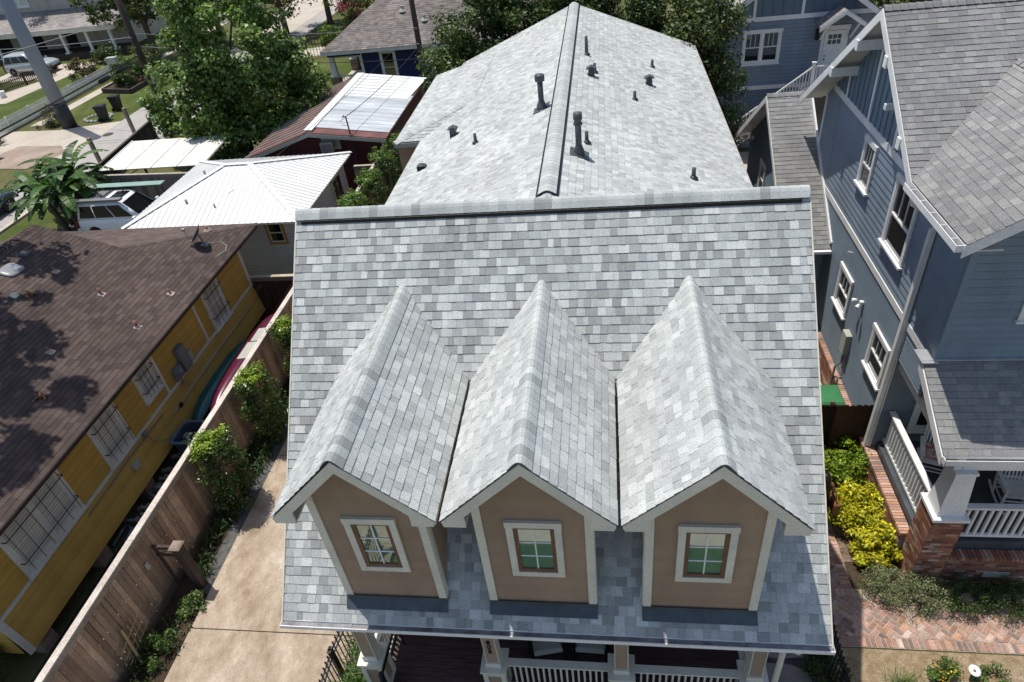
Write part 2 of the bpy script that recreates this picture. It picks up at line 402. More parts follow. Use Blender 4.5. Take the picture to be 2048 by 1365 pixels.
def ridge_cap(mb, A, B, nL, nR, w=.16, pitch=.145, pal=((.4, .4, .4),), lift=.02, rise=.03, mi=0, seed=1):
    """overlapping bent caps from A (low or front end) to B"""
    rg = random.Random(seed); A, B = Vector(A), Vector(B); d = (B-A); L = d.length; d.normalize()
    nL, nR = Vector(nL).normalized(), Vector(nR).normalized(); up = (nL+nR).normalized()
    sL = d.cross(nL); sL = sL if sL.dot(nR) < 0 else -sL
    sR = d.cross(nR); sR = sR if sR.dot(nL) < 0 else -sR
    drop = .72*w*abs(sL.dot(up))
    def sec(c, h):
        pts = [c+sL*w+nL*h]
        for k in range(1, 6):
            t = k/6; q = c*1.0
            a = (1-t)**2; b2 = 2*t*(1-t); e = t*t
            pts.append((c+sL*w*.72+nL*h)*a+(c+up*(drop+h*1.5))*b2+(c+sR*w*.72+nR*h)*e)
        pts.append(c+sR*w+nR*h); return pts
    n = max(1, int(L/pitch))
    for k in range(n):
        a = A+d*(L*k/n); b = A+d*(L*(k+1.1)/n) if k < n-1 else B
        kk = 1+rg.uniform(-.08, .08); c = tuple(x*kk for x in rg.choice(pal))
        ra, rb = sec(a, rise+lift), sec(b, rise+.004)
        for i in range(6): mb.face([ra[i], ra[i+1], rb[i+1], rb[i]], mi, c)
        r0 = sec(a, rise-.006)
        for i in range(6): mb.face([r0[i], r0[i+1], ra[i+1], ra[i]], mi, tuple(x*.6 for x in c))
        for q in (0, 6):
            base = (sL*w if q == 0 else sR*w)
            mb.face([a+base, b+base, rb[q], ra[q]], mi, tuple(x*.3 for x in c))

# ---------------------------------------------------------------- foliage
def leaves(name, parent, mat, clumps, per, size, pal, seed=1, up=.45, flat=False, asp=.55, edge=2.2, label=None, top=.35, curl=0):
    rg = np.random.default_rng(seed); org = np.array(ORG[parent.name]) if parent is not None else np.zeros(3)
    C3 = np.array([c[:3] for c in clumps], float); rr = np.array([c[3] for c in clumps], float)
    N = len(clumps)*per
    ci = np.repeat(np.arange(len(clumps)), per)
    d = rg.normal(size=(N, 3)); d /= np.linalg.norm(d, axis=1)[:, None]
    rad = rg.random(N)**(1/edge)
    p = C3[ci]+d*(rr[ci]*rad)[:, None]*np.array([1, 1, .8])
    nrm = d*.7+rg.normal(size=(N, 3))*.55+np.array([0, 0, up]); nrm /= np.linalg.norm(nrm, axis=1)[:, None]
    t = np.cross(nrm, rg.normal(size=(N, 3))); t /= np.linalg.norm(t, axis=1)[:, None]; b = np.cross(nrm, t)
    s = (size*rg.uniform(.6, 1.3, N))[:, None]
    if curl: t[:, 2] -= curl; t /= np.linalg.norm(t, axis=1)[:, None]
    V = np.empty((N, 4, 3)); V[:, 0] = p-t*s*.5; V[:, 1] = p+b*s*asp*.5+nrm*s*.06; V[:, 2] = p+t*s*.5; V[:, 3] = p-b*s*asp*.5+nrm*s*.06
    pal = np.array(pal, float); cc = pal[rg.integers(0, len(pal), N)]
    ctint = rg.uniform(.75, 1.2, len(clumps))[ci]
    shade = (.62+.45*rad)*(1+top*d[:, 2]*rad)*ctint*rg.uniform(.8, 1.2, N)  # shade inside each clump and light on its top put into leaf colours
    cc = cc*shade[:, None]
    me = bpy.data.meshes.new(name)
    me.vertices.add(N*4); me.vertices.foreach_set('co', (V-org).reshape(-1))
    me.loops.add(N*4); me.loops.foreach_set('vertex_index', np.arange(N*4, dtype=np.int32))
    me.polygons.add(N); me.polygons.foreach_set('loop_start', np.arange(0, N*4, 4, dtype=np.int32))
    me.polygons.foreach_set('loop_total', np.full(N, 4, dtype=np.int32))
    me.update(calc_edges=True)
    a = me.attributes.new('Col', 'FLOAT_COLOR', 'FACE')
    a.data.foreach_set('color', np.concatenate([cc, np.ones((N, 1))], 1).astype(np.float32).reshape(-1))
    me.materials.append(mat); me.validate()
    o = bpy.data.objects.new(name, me); COL.objects.link(o)
    if parent is not None: o.parent = parent; ORG[o.name] = ORG[parent.name]
    return tag(o, label)
def crown(c, r, n, cr, seed=1, shell=.5, zmin=-1.0):
    rg = random.Random(seed); out = []
    while len(out) < n:
        d = Vector((rg.gauss(0, 1), rg.gauss(0, 1), rg.gauss(0, 1))).normalized()
        if d.z < zmin: continue
        k = rg.uniform(shell, 1)**.6
        lump = 1+.16*math.sin(3.1*d.x+5*d.y+seed)+.12*math.sin(6*d.z+4*d.x+2*seed)
        out.append((c[0]+d.x*r[0]*k*lump, c[1]+d.y*r[1]*k*lump, c[2]+d.z*r[2]*k*lump, cr*rg.uniform(.65, 1.3)))
    return out
def tree(name, label, cat, base, height, spread, trunk_r, clumps, per, size, pal, seed=1, group=None, mat='leaf', asp=.55, limbs=7, barkmat='bark', edge=2.2, curl=0):
    t = thing(name, label, cat, base, group); rg = random.Random(seed); B = Vector(base)
    mb = MB(); top = B+Vector((rg.uniform(-.2, .2), rg.uniform(-.2, .2), height*.72))
    mid = B+(top-B)*.5+Vector((rg.uniform(-.2, .2), rg.uniform(-.2, .2), 0))
    mb.tube([B-Vector((0, 0, .1)), B+Vector((0, 0, .35)), mid, top], [trunk_r*1.35, trunk_r, trunk_r*.75, trunk_r*.3], 9)
    ends = rg.sample(clumps, min(limbs, len(clumps)))
    for e in ends:
        s = B+(top-B)*rg.uniform(.3, .85); q = Vector(e[:3]); m2 = (s+q)/2+Vector((0, 0, -.12*height*.2))
        mb.tube([s, m2, q], [trunk_r*.42, trunk_r*.28, trunk_r*.1], 6)
    part('trunk', mb, M[barkmat], t, True)
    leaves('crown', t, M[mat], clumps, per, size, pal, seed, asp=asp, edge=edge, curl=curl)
    return t
def bush(name, label, base, clumps, per, size, pal, seed=1, group=None, cat='bush', mat='leaf', stems=5, asp=.55, up=.45, edge=2.2, top=.35):
    t = thing(name, label, cat, base, group); B = Vector(base); mb = MB(); rg = random.Random(seed)
    for k in range(stems):
        e = Vector(rg.choice(clumps)[:3]); mb.tube([B+Vector((rg.uniform(-.08, .08), rg.uniform(-.08, .08), -.05)), (B+e)/2+Vector((rg.uniform(-.08, .08), rg.uniform(-.08, .08), .05)), e], [.022, .016, .006], 5)
    part('stem', mb, M['bark'], t)
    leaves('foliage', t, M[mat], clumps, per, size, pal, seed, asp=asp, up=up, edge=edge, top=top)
    return t
def blades(name, spots, n, L, w, pal, seed, mat, parent=None, lean=.6, jitter=.12, kind=None):
    """grass-like arching blades: tufts at spots (x,y,z)"""
    rg = random.Random(seed); mb = MB()
    for (x, y, z) in spots:
        for k in range(n):
            a = rg.uniform(0, 2*PI); l = L*rg.uniform(.6, 1.2); ln = lean*rg.uniform(.3, 1.2)
            bx, by = x+rg.gauss(0, jitter), y+rg.gauss(0, jitter)
            dx, dy = math.cos(a), math.sin(a); px, py = -dy*w/2, dx*w/2
            c = tuple(v*rg.uniform(.7, 1.25) for v in rg.choice(pal))
            p1 = (bx+dx*l*ln*.35, by+dy*l*ln*.35, z+l*.62); p2 = (bx+dx*l*ln, by+dy*l*ln, z+l*(.95-.5*ln))
            mb.face([(bx-px, by-py, z), (bx+px, by+py, z), (p1[0]+px, p1[1]+py, p1[2]), (p1[0]-px, p1[1]-py, p1[2])], 0, c)
            mb.face([(p1[0]-px, p1[1]-py, p1[2]), (p1[0]+px, p1[1]+py, p1[2]), p2], 0, c)
    return mb

# ---------------------------------------------------------------- windows
def window(parent, fr, u0, u1, v0, v1, cas=.11, trim='white', sash='white', glass='glass', cols=1, rows=1, upper_only=False, double=False,
           sill=True, head=.0, split=True, mullion=False, depth=.045, barw=.022, name='window', casbot=True, s=.042):
    """casing + sash + muntins as one part, the pane and the sill as its sub-parts; u0..v1 is the glazed opening"""
    mb = MB(); P = fr
    o = .012
    mb.lbox(P, u0-cas, u0, v0, v1, o, depth); mb.lbox(P, u1, u1+cas, v0, v1, o, depth)
    mb.lbox(P, u0-cas-head, u1+cas+head, v1, v1+cas*1.15, o, depth+.012)
    if casbot: mb.lbox(P, u0-cas, u1+cas, v0-cas, v0, o, depth)
    sd = depth-.014
    bays = [(u0, u1)]
    if mullion:
        mid = (u0+u1)/2; bays = [(u0, mid-.05), (mid+.05, u1)]; mb.lbox(P, mid-.05, mid+.05, v0, v1, o, depth-.004)
    mi = 1 if sash != trim else 0
    panes = MB()
    for a, b in bays:
        mb.lbox(P, a, a+s, v0, v1, .004, sd, mi); mb.lbox(P, b-s, b, v0, v1, .004, sd, mi)
        mb.lbox(P, a+s, b-s, v1-s, v1, .004, sd-.002, mi); mb.lbox(P, a+s, b-s, v0, v0+s*1.2, .004, sd-.002, mi)
        vm = (v0+v1)/2
        if split: mb.lbox(P, a+s, b-s, vm-.022, vm+.022, .004, sd-.001, mi)
        mu = 0 if mi == 0 else 2
        lo = vm+.022 if (split and upper_only) else v0+s
        for k in range(1, cols): u = a+s+(b-a-2*s)*k/cols; mb.lbox(P, u-barw/2, u+barw/2, lo, v1-s, .006, sd-.010, mu)
        for k in range(1, rows):
            v = lo+(v1-s-lo)*k/rows; mb.lbox(P, a+s, b-s, v-barw/2, v+barw/2, .006, sd-.011, mu)
        panes.lbox(P, a+s*.5, b-s*.5, v0+s*.5, v1-s*.5, .001, .016)
    mats = [M[trim], M[sash], M['white']]
    w = part(name, mb, mats, parent)
    part('pane', panes, M[glass], w)
    if sill:
        sm = MB(); sm.lbox(P, u0-cas-.035, u1+cas+.035, v0-cas-.035 if casbot else v0-.05, v0-cas+.008 if casbot else v0, o, depth+.05); part('sill', sm, M[trim], w)
    return w
# ================================================================ roofs helper
def roof_poly(mb, pts, exp=.143, wr=(.09, .24), pal=None, seed=1, lift=.013, mi=0, jit=.06, teeth=.5):
    """pts: 3-D convex outline, first two points are the eave"""
    P = [Vector(p) for p in pts]; N = Vector((0, 0, 0))
    for i in range(len(P)): N += P[i].cross(P[(i+1) % len(P)])
    N.normalize()
    if N.z < 0: N = -N
    U = (P[1]-P[0]).normalized(); V = N.cross(U)
    if V.z < 0: U = -U; V = N.cross(U)
    fr = Fr(P[0], U, N, V); hull = [((p-P[0]).dot(fr.U), (p-P[0]).dot(fr.V)) for p in P]
    shingles(mb, fr, hull, exp, wr, pal, lift, mi, seed, jit, teeth)
    return fr
def slab(mb, pts, t, mi=0, col=None):
    """underside and edges below a roof outline"""
    top = [Vector(p)-Vector((0, 0, .006)) for p in pts]; bot = [p-Vector((0, 0, t)) for p in top]
    mb.hexa(bot, top, mi, col)

PALM = [(.52, .54, .545), (.43, .45, .456), (.39, .41, .416), (.46, .48, .486), (.30, .314, .32), (.57, .588, .592), (.35, .366, .372), (.41, .43, .436), (.45, .47, .475), (.48, .50, .505)]
PALR = [(.50, .52, .523), (.45, .47, .475), (.42, .438, .442), (.53, .545, .55), (.385, .40, .405), (.47, .488, .492), (.44, .456, .46)]
PALC = [(.48, .50, .507), (.45, .47, .476), (.5, .52, .527), (.44, .46, .467), (.33, .345, .352), (.49, .51, .517)]

PALM = [(a*.94, b*.945, c*.91) for a, b, c in PALM]+[(.30, .31, .30)]; PALR = [(a*.98, b*.985, c*.95) for a, b, c in PALR]; PALC = [(a*.95, b*.955, c*.915) for a, b, c in PALC]
# ================================================================ main house
EY, EZ, RZ, XW = -4.692, 3.917, 8.8, 8.4
SL = (RZ-EZ)/(-EY)
house = thing('house', 'grey shingled house with three tan dormers in the middle of the photo', 'house', (4.2, -2, 0))
# front roof
mb = MB(); frF = roof_poly(mb, [(0, EY, EZ), (XW, EY, EZ), (XW, 0, RZ), (0, 0, RZ)], wr=(.085, .20), pal=PALM, seed=11, jit=.05)
bk = MB()
roof_poly(mb, [(0, 2.6, RZ-2.6*SL), (XW, 2.6, RZ-2.6*SL), (XW, 0, RZ), (0, 0, RZ)], pal=PALM, seed=12)
part('front_roof', mb, M['shingle'], house)
mb = MB(); slab(mb, [(.015, EY+.01, EZ), (XW-.015, EY+.01, EZ), (XW-.015, 0, RZ), (.015, 0, RZ)], .10)
slab(mb, [(.015, 2.6, RZ-2.6*SL), (XW-.015, 2.6, RZ-2.6*SL), (XW-.015, 0, RZ), (.015, 0, RZ)], .10)
for x in (.0, XW):
    s = -.012 if x == 0 else .012
    mb.beam((x+s, EY, EZ-.05), (x+s, .02, RZ-.05), .02, .12); mb.beam((x+s, 2.6, RZ-2.6*SL-.05), (x+s, -.02, RZ-.05), .02, .12)
part('roof_deck', mb, M['cream'], house)
# ridge vent with caps
mb = MB(); nF = (0, -SL, 1); nB = (0, SL, 1)
ridge_cap(mb, (.0, 0, RZ+.01), (XW, 0, RZ+.01), nB, nF, w=.158, pitch=.145, pal=PALC, rise=.044, lift=.010, seed=5)
rv = part('ridge_cap', mb, M['shingle'], house)
mb = MB(); dF = Vector((0, -1, -SL)).normalized(); dB = Vector((0, 1, -SL)).normalized(); nFv = Vector(nF).normalized(); nBv = Vector(nB).normalized()
for d, n in ((dF, nFv), (dB, nBv)):
    c = Vector((0, 0, RZ)); a = c+n*.016; b = c+d*.215+n*.016; e = c+d*.175+n*.052
    mb.hexa([(.1, *v[1:]) for v in (a, b, e)], [(XW-.12, *v[1:]) for v in (a, b, e)])
part('ridge_vent', mb, M['black'], rv)
# rear wing roof
XM, ZR, W2, ZE, YB = 4.272, 8.6, 4.18, 6.91, 15.7
S2 = (ZR-ZE)/W2; XL, XR = XM-W2, XM+W2
mb = MB()
roof_poly(mb, [(XL, .05, ZE), (XL, YB, ZE), (XM, YB, ZR), (XM, .05, ZR)], wr=(.09, .22), pal=PALR, seed=21, jit=.05)
roof_poly(mb, [(XR, .05, ZE), (XR, YB, ZE), (XM, YB, ZR), (XM, .05, ZR)], wr=(.09, .22), pal=PALR, seed=22, jit=.05)
part('rear_roof', mb, M['shingle'], house)
mb = MB()
slab(mb, [(XL+.02, .05, ZE), (XL+.02, YB-.02, ZE), (XM, YB-.02, ZR), (XM, .05, ZR)], .08); slab(mb, [(XR-.02, .05, ZE), (XR-.02, YB-.02, ZE), (XM, YB-.02, ZR), (XM, .05, ZR)], .08)
for x, s in ((XL, -.015), (XR, .015)): mb.box(min(x, x+s*2), max(x, x+s*2), .6, YB, ZE-.17, ZE-.012)
for x in (XL, XR): mb.beam((x, YB+.012, ZE-.06), (XM, YB+.012, ZR-.06), .02, .13)
part('fascia', mb, M['lead'], house)
mb = MB(); nL = (-S2, 0, 1); nR = (S2, 0, 1)
ridge_cap(mb, (XM, .72, ZR+.012), (XM, YB, ZR+.012), nL, nR, w=.160, pitch=.143, pal=[PALC[0], PALC[1], PALC[2], PALC[3]], rise=.030, lift=.007, seed=6)
rv = part('ridge_cap', mb, M['shingle'], house)
mb = MB()
for sg in (-1, 1):
    d = Vector((sg, 0, -S2)).normalized(); n = Vector((sg*S2, 0, 1)).normalized(); c = Vector((XM, 0, ZR)); a = c+n*.018; b = c+d*.215+n*.020; e = c+d*.185+n*.040
    q = [c+d*.10+n*.004, c+d*.212+n*.004, c+d*.208+n*.028, c+d*.10+n*.034]; mb.hexa([(v[0], .70, v[2]) for v in q], [(v[0], YB-.02, v[2]) for v in q])
part('ridge_vent', mb, M['black'], rv)
# side bump on the left slope
mb = MB(); AP = (1.5, 9.8, ZE+S2*(1.5-XL)+.012)
BC = (-.68, 8.05, 6.9)
roof_poly(mb, [BC, (XL+.02, 8.05, 6.915), AP], pal=PALM[:4]+PALR, seed=31, jit=.08)
roof_poly(mb, [BC, (-.68, 14.4, 6.9), (1.5, 14.4, AP[2]), AP], pal=PALR, seed=32)
ridge_cap(mb, BC, AP, (-.25, 0, 1), (0, -.33, 1), w=.13, pitch=.15, pal=PALC, rise=.012, lift=.01, seed=8)
mb.box(-.70, XL, 8.02, 8.045, 6.76, 6.89, 0, (.35, .35, .34)); mb.box(-.71, -.69, 8.02, 14.4, 6.76, 6.89, 0, (.35, .35, .34)); mb.box(-.66, XL+.4, 8.2, 14.2, 0, 6.82, 0, (.30, .22, .16))
part('side_roof', mb, M['shingle'], house)
# walls
mb = MB(); T = (.335, .24, .175)
for x, n in ((.32, -1), (8.08, 1)):
    fr = Fr((x, 0, 0), (0, -n, 0), (n, 0, 0)) if n > 0 else Fr((x, 0, 0), (0, -1, 0), (-1, 0, 0))
    sg = -1
    h = [(-2.4, .3), (2.3, .3), (2.3, 6.0), (0, 8.55), (-2.4, 6.2)] if True else None
    siding(mb, fr, h, .17, T, seed=41)
    siding(mb, fr, [(2.3, 3.55), (4.2, 3.55), (4.2, 4.05), (2.3, 5.95)], .17, T, seed=42)
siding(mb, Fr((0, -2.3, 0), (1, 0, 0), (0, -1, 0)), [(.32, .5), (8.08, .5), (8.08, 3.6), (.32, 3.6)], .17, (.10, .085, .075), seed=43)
for x, n in ((.45, -1), (8.1, 1)):
    siding(mb, Fr((x, 2.4, 0), (0, 1, 0), (n, 0, 0)), [(0, .3), (12.9, .3), (12.9, 6.85), (0, 6.85)], .17, T, seed=44)
siding(mb, Fr((0, 15.3, 0), (-1, 0, 0), (0, 1, 0)), [(-8.1, .3), (-.45, .3), (-.45, 6.85), (-4.27, 8.4), (-8.1, 6.85)], .17, T, seed=45)
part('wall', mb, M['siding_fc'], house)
mb = MB(); mb.box(.36, 8.04, -2.25, 15.2, 0, .32); part('foundation', mb, M['mortar_dark'], house)
# dormers
DX = (1.911, 4.236, 6.555); PZ, TZ, TW, YF, YW, WW = 7.85, 6.722, 1.131, -4.81, -4.395, .80
DS = (PZ-TZ)/TW
for k, xc in enumerate(DX):
    mb = MB(); fr = Fr((xc, YW, 0), (1, 0, 0), (0, -1, 0)); zb = RZ+SL*YW; ze = PZ-DS*WW-.05
    siding(mb, fr, [(-WW, zb), (WW, zb), (WW, ze), (0, PZ-.05), (-WW, ze)], .165, (.33, .232, .16), t=.012, seed=50+k, var=.05, g=.007)
    for s in (-1, 1):
        f2 = Fr((xc+s*WW, YW, 0), (0, s, 0), (s, 0, 0)); yy = lambda z: (z-RZ)/SL-YW
        h = [(0, zb), (s*yy(6.95), 6.95), (0, 6.95)]; siding(mb, f2, h, .165, (.345, .25, .182), t=.007, seed=60+k)
    d = part('dormer', mb, M['siding_fc'], house)
    mb = MB()
    for s in (-1, 1):
        roof_poly(mb, [(xc+s*TW, YF, TZ), (xc+s*TW, -1.95, TZ), (xc, -.86, PZ), (xc, YF, PZ)], wr=(.085, .20), pal=PALR+PALM[:4], seed=70+k*2+s, jit=.06)
    part('dormer_roof', mb, M['shingle'], d)
    mb = MB(); ridge_cap(mb, (xc, YF-.005, PZ+.006), (xc, -.9, PZ+.006), (-DS, 0, 1), (DS, 0, 1), w=.20, pitch=.14, pal=PALC, rise=.009, lift=.007, seed=80+k)
    part('ridge_cap', mb, M['shingle'], d)
    mb = MB()
    for s in (-1, 1):
        q = [(s*1.12, 6.695), (0, 7.815), (0, 7.615), (s*.80, 6.815), (s*.80, 6.60), (s*1.095, 6.60)]
        mb.prism([(xc+a, YF+.012, b) for a, b in q], (0, .03, 0))
        mb.box(*sorted((xc+s*.80, xc+s*1.095)), YF+.045, -2.1, 6.60, 6.635); mb.box(*sorted((xc+s*1.096, xc+s*1.118)), YF+.045, -2.0, 6.598, 6.70)
        mb.prism([(xc+a, YF+.06, b) for a, b in ((s*1.1, 6.69), (0, 7.79), (0, 7.76), (s*1.1, 6.66))], (0, 2.6, 0))
        mb.box(*sorted((xc+s*(WW-.10), xc+s*(WW+.018))), YW-.032, YW+.0, zb, 6.84)
        f2 = Fr((xc+s*WW, YW, 0), (0, 1, 0), (s, 0, 0)); mb.lbox(f2, .002, .10, zb+.06, 6.6, .002, .03)
    part('trim', mb, M['cream'], d)
    mb = MB(); vw = (-EY+YW)*math.hypot(1, SL)
    mb.lbox(frF, xc-WW-.03, xc+WW+.03, vw-.20, vw+.02, .018, .026); mb.box(xc-WW-.02, xc+WW+.02, YW-.04, YW-.0335, zb-.04, zb+.07)
    part('flashing', mb, M['darkmetal'], d)
    window(d, fr, -.285, .285, 5.10, 6.15, cas=.10, trim='cream', sash='brownwood', glass='glass_green', cols=2, rows=3, split=False, sill=False, head=.008, barw=.020, depth=.05, s=.058)
# gutter
mb = MB()
mb.box(-.03, 8.43, EY-.012, EY-.004, EZ-.085, EZ+.012); mb.box(-.03, 8.43, EY-.098, EY-.012, EZ-.085, EZ-.075)
mb.box(-.03, 8.43, EY-.102, EY-.089, EZ-.085, EZ-.008); mb.box(-.035, -.028, EY-.102, EY-.004, EZ-.085, EZ-.01); mb.box(8.428, 8.435, EY-.102, EY-.004, EZ-.085, EZ-.01)
gt = part('gutter', mb, M['white'], house)
mb = MB()
for i in range(7): mb.box(-.028+i*1.207, -.028+(i+1)*1.207-.006, EY-.088, EY-.0125, EZ-.022, EZ-.012-(.006 if i % 2 else 0))
part('gutter_guard', mb, M['gutterscreen'], gt)
mb = MB(); mb.tube([(7.95, EY-.06, EZ-.12), (7.95, -4.35, 3.3), (7.95, -4.3, 3.0), (7.95, -4.3, .1)], .05, 8); part('downspout', mb, M['cream'], house)
# flues, pipes and box vents on the rear roof
def zroof(x): return ZR-S2*abs(x-XM)
def flue(x, y, h, r, capstyle):
    z = zroof(x); mb = MB(); mb.tube([(x, y, z-.1), (x, y, z+h-.1)], r, 14)
    if capstyle == 0:
        mb.lathe((x, y, z+h-.16), [(r*1.3, 0), (r*1.75, .015), (r*1.75, .13), (r*1.55, .155), (.01, .165)], 18)
    else:
        mb.lathe((x, y, z+h-.25), [(r*1.05, -.02), (r*1.55, 0), (r*1.3, .025), (r*1.1, .05), (r*1.1, .07), (r*1.42, .09), (r*1.42, .22), (.01, .235)], 18)
        mb.lathe((x, y, z+.13), [(r, -.03), (r*1.12, 0), (r*1.12, .02), (r, .03)], 16)
    v = part('flue', mb, M['ventgrey'], house, True)
    mb = MB(); n = Vector((math.copysign(S2, x-XM), 0, 1)).normalized(); mb.lathe((x, y, z+.0), [(r*1.9, -.08), (r*1.85, .05), (r*1.05, .19)], 16)
    fr = Fr((x, y, z), (0, 1, 0), n, n.cross(Vector((0, 1, 0)))); mb.lbox(fr, -.2, .2, -.2, .2, .012, .022); part('flashing', mb, M['ventgrey'], v)
flue(3.83, 5.62, .78, .065, 0); flue(4.77, 2.85, .86, .062, 1)
def pipe(x, y, h, r):
    z = zroof(x); mb = MB(); mb.tube([(x, y, z-.05), (x, y, z+h)], [r*1.25, r], 10); mb.lathe((x, y, z), [(r*2.6, 0.01), (r*1.6, .05), (r*1.2, .07)], 12)
    part('vent_pipe', mb, M['ventgrey'], house, True)
for a in ((2.2, 5.42, .24, .036), (4.91, 3.54, .25, .036), (4.80, 9.94, .50, .042), (6.69, 10.96, .22, .036), (6.04, 7.4, .22, .036), (7.11, 3.5, .24, .04), (5.03, 8.55, .24, .04)): pipe(*a)
def boxvent(x, y):
    z = zroof(x); mb = MB(); mb.hexa([(x-.09, y-.09, z-.05), (x+.09, y-.09, z-.05), (x+.09, y+.09, z-.05), (x-.09, y+.09, z-.05)], [(x-.075, y-.075, z+.2), (x+.075, y-.075, z+.2), (x+.075, y+.075, z+.2), (x-.075, y+.075, z+.2)])
    for s in (-1, 1): mb.hexa([(x+s*.135, y-.11, z+.185), (x, y-.11, z+.215), (x, y+.11, z+.215), (x+s*.135, y+.11, z+.185)], [(x+s*.12, y-.1, z+.21), (x, y-.1, z+.265), (x, y+.1, z+.265), (x+s*.12, y+.1, z+.21)])
    part('box_vent', mb, M['ventgrey'], house)
boxvent(1.32, 6.98); boxvent(4.95, 8.18); boxvent(6.5, 9.11)
mb = MB(); x, y = .75, 5.5; z = zroof(x)
rg = []
for k in range(7):
    a = PI*k/6; rg.append((x+.16*math.cos(a)*.9, 0, z+.005+.11*math.sin(a)))
mb.loft([[(p[0], y-.13, p[2]) for p in rg], [(p[0], y+.02, p[2]+.02) for p in rg], [(p[0]*.3+x*.7, y+.16, z+.02+(p[2]-z)*.25) for p in rg]], close=False)
part('hood_vent', mb, M['ventgrey'], house, True)
mb = MB(); mb.box(x-.12, x+.12, y-.10, y-.09, z-.03, z+.09); part('hood_vent_grille', mb, M['black'], house)

# porch
mb = MB(); rg = random.Random(3)
for i in range(13): y0 = -4.22+i*.15; mb.box(.55, 7.95, y0, y0+.143, .60, .65+rg.uniform(0, .003))
mb.box(.6, 7.9, -4.15, -2.35, .1, .598)
part('porch_floor', mb, M['deck'], house)
mb = MB()
for i in range(3): mb.box(1.0, 2.95, -4.53-i*.3, -4.23-i*.3, .0, .49-i*.16)
part('porch_steps', mb, M['deck'], house)
mb = MB(); mb.box(.35, 8.05, -4.5, -2.3, 3.46, 3.50); mb.box(.4, 8.0, -4.18, -3.9, 3.22, 3.48); mb.box(.4, .62, -4.18, -2.3, 3.22, 3.48); mb.box(7.78, 8.0, -4.18, -2.3, 3.22, 3.48)
part('porch_beam', mb, M['cream'], house)
CXS = (.78, 3.12, 5.42, 7.68); CY = -4.04
for i, x in enumerate(CXS):
    mb = MB(); mb.box(x-.105, x+.105, CY-.105, CY+.105, 1.70, 3.24); c = part('porch_column', mb, M['tan'], house)
    mb = MB()
    for sx in (-1, 1):
        for sy in (-1, 1): mb.box(x+sx*.165-.045, x+sx*.165+.045, CY+sy*.165-.045, CY+sy*.165+.045, .66, 1.58)
    for s in (-1, 1):
        for z0, z1 in ((.66, .80), (1.44, 1.58)): mb.box(x-.118, x+.118, CY+s*.165-.04, CY+s*.165+.04, z0, z1); mb.box(x+s*.165-.04, x+s*.165+.04, CY-.118, CY+.118, z0, z1)
    mb.box(x-.24, x+.24, CY-.24, CY+.24, 1.585, 1.64); mb.box(x-.14, x+.14, CY-.14, CY+.14, 1.642, 1.78)
    for s in (-1, 1): mb.box(x+s*.112-.008, x+s*.112+.008, CY-.113, CY+.113, 1.78, 3.22)
    part('pedestal', mb, M['cream'], c)
    mb = MB(); mb.box(x-.175, x+.175, CY-.175, CY+.175, .66, 1.57); part('panel', mb, M['tan'], c)
def railing(name, parent, a, b, z0, z1, mat, bal=.105, capw=.14, bw=.035, post=False):
    a, b = Vector(a), Vector(b); L = (b-a).length; d = (b-a)/L; mb = MB(); up = Vector((0, 0, 1))
    mb.beam(a+up*(z1-.02), b+up*(z1-.02), capw, .045); mb.beam(a+up*(z1-.075), b+up*(z1-.075), .05, .06); mb.beam(a+up*(z0+.1), b+up*(z0+.1), .06, .07)
    n = max(2, int(L/bal))
    for k in range(1, n):
        p = a+d*(L*k/n); mb.beam(p+up*(z0+.13), p+up*(z1-.1), bw, bw)
    return part(name, mb, M[mat], parent)
for x0, x1 in ((3.36, 5.18), (5.66, 7.44)): railing('porch_railing', house, (x0, CY, 0), (x1, CY, 0), .65, 1.62, 'cream')
for x in (.78, 7.68): railing('porch_railing', house, (x, CY+.24, 0), (x, -2.33, 0), .65, 1.62, 'cream')
# house number on the second column
NUMZ = 2.42
for i, ch in enumerate('805'):
    cu = bpy.data.curves.new('digit', 'FONT'); cu.body = ch; cu.size = .165; cu.extrude = .006; cu.align_x = 'CENTER'
    to = bpy.data.objects.new('digit', cu); COL.objects.link(to)
    bpy.context.view_layer.update(); dg = bpy.context.evaluated_depsgraph_get(); me = bpy.data.meshes.new_from_object(to.evaluated_get(dg)); bpy.data.objects.remove(to)
    o = bpy.data.objects.new('house_number', me); COL.objects.link(o); me.materials.clear(); me.materials.append(M['black'])
    me.transform(Matrix.Translation(Vector((CXS[1]-.005, CY-.114, NUMZ-i*.155))-ORG[house.name]) @ Matrix.Rotation(PI/2, 4, 'X'))
    o.parent = house; ORG[o.name] = ORG[house.name]
# door and window in the dark porch wall
frP = Fr((0, -2.32, 0), (1, 0, 0), (0, -1, 0))
window(house, frP, 3.5, 4.9, 1.1, 2.8, trim='cream', sash='cream', glass='glass', mullion=True)
mb = MB(); mb.lbox(frP, 1.6, 2.5, .66, 2.75, .01, .06); dr = part('door', mb, M['brownwood'], house); mb = MB(); mb.tube([(2.4, -2.40, 1.6), (2.4, -2.40, 1.75)], .02, 8); part('handle', mb, M['gutter'], dr)

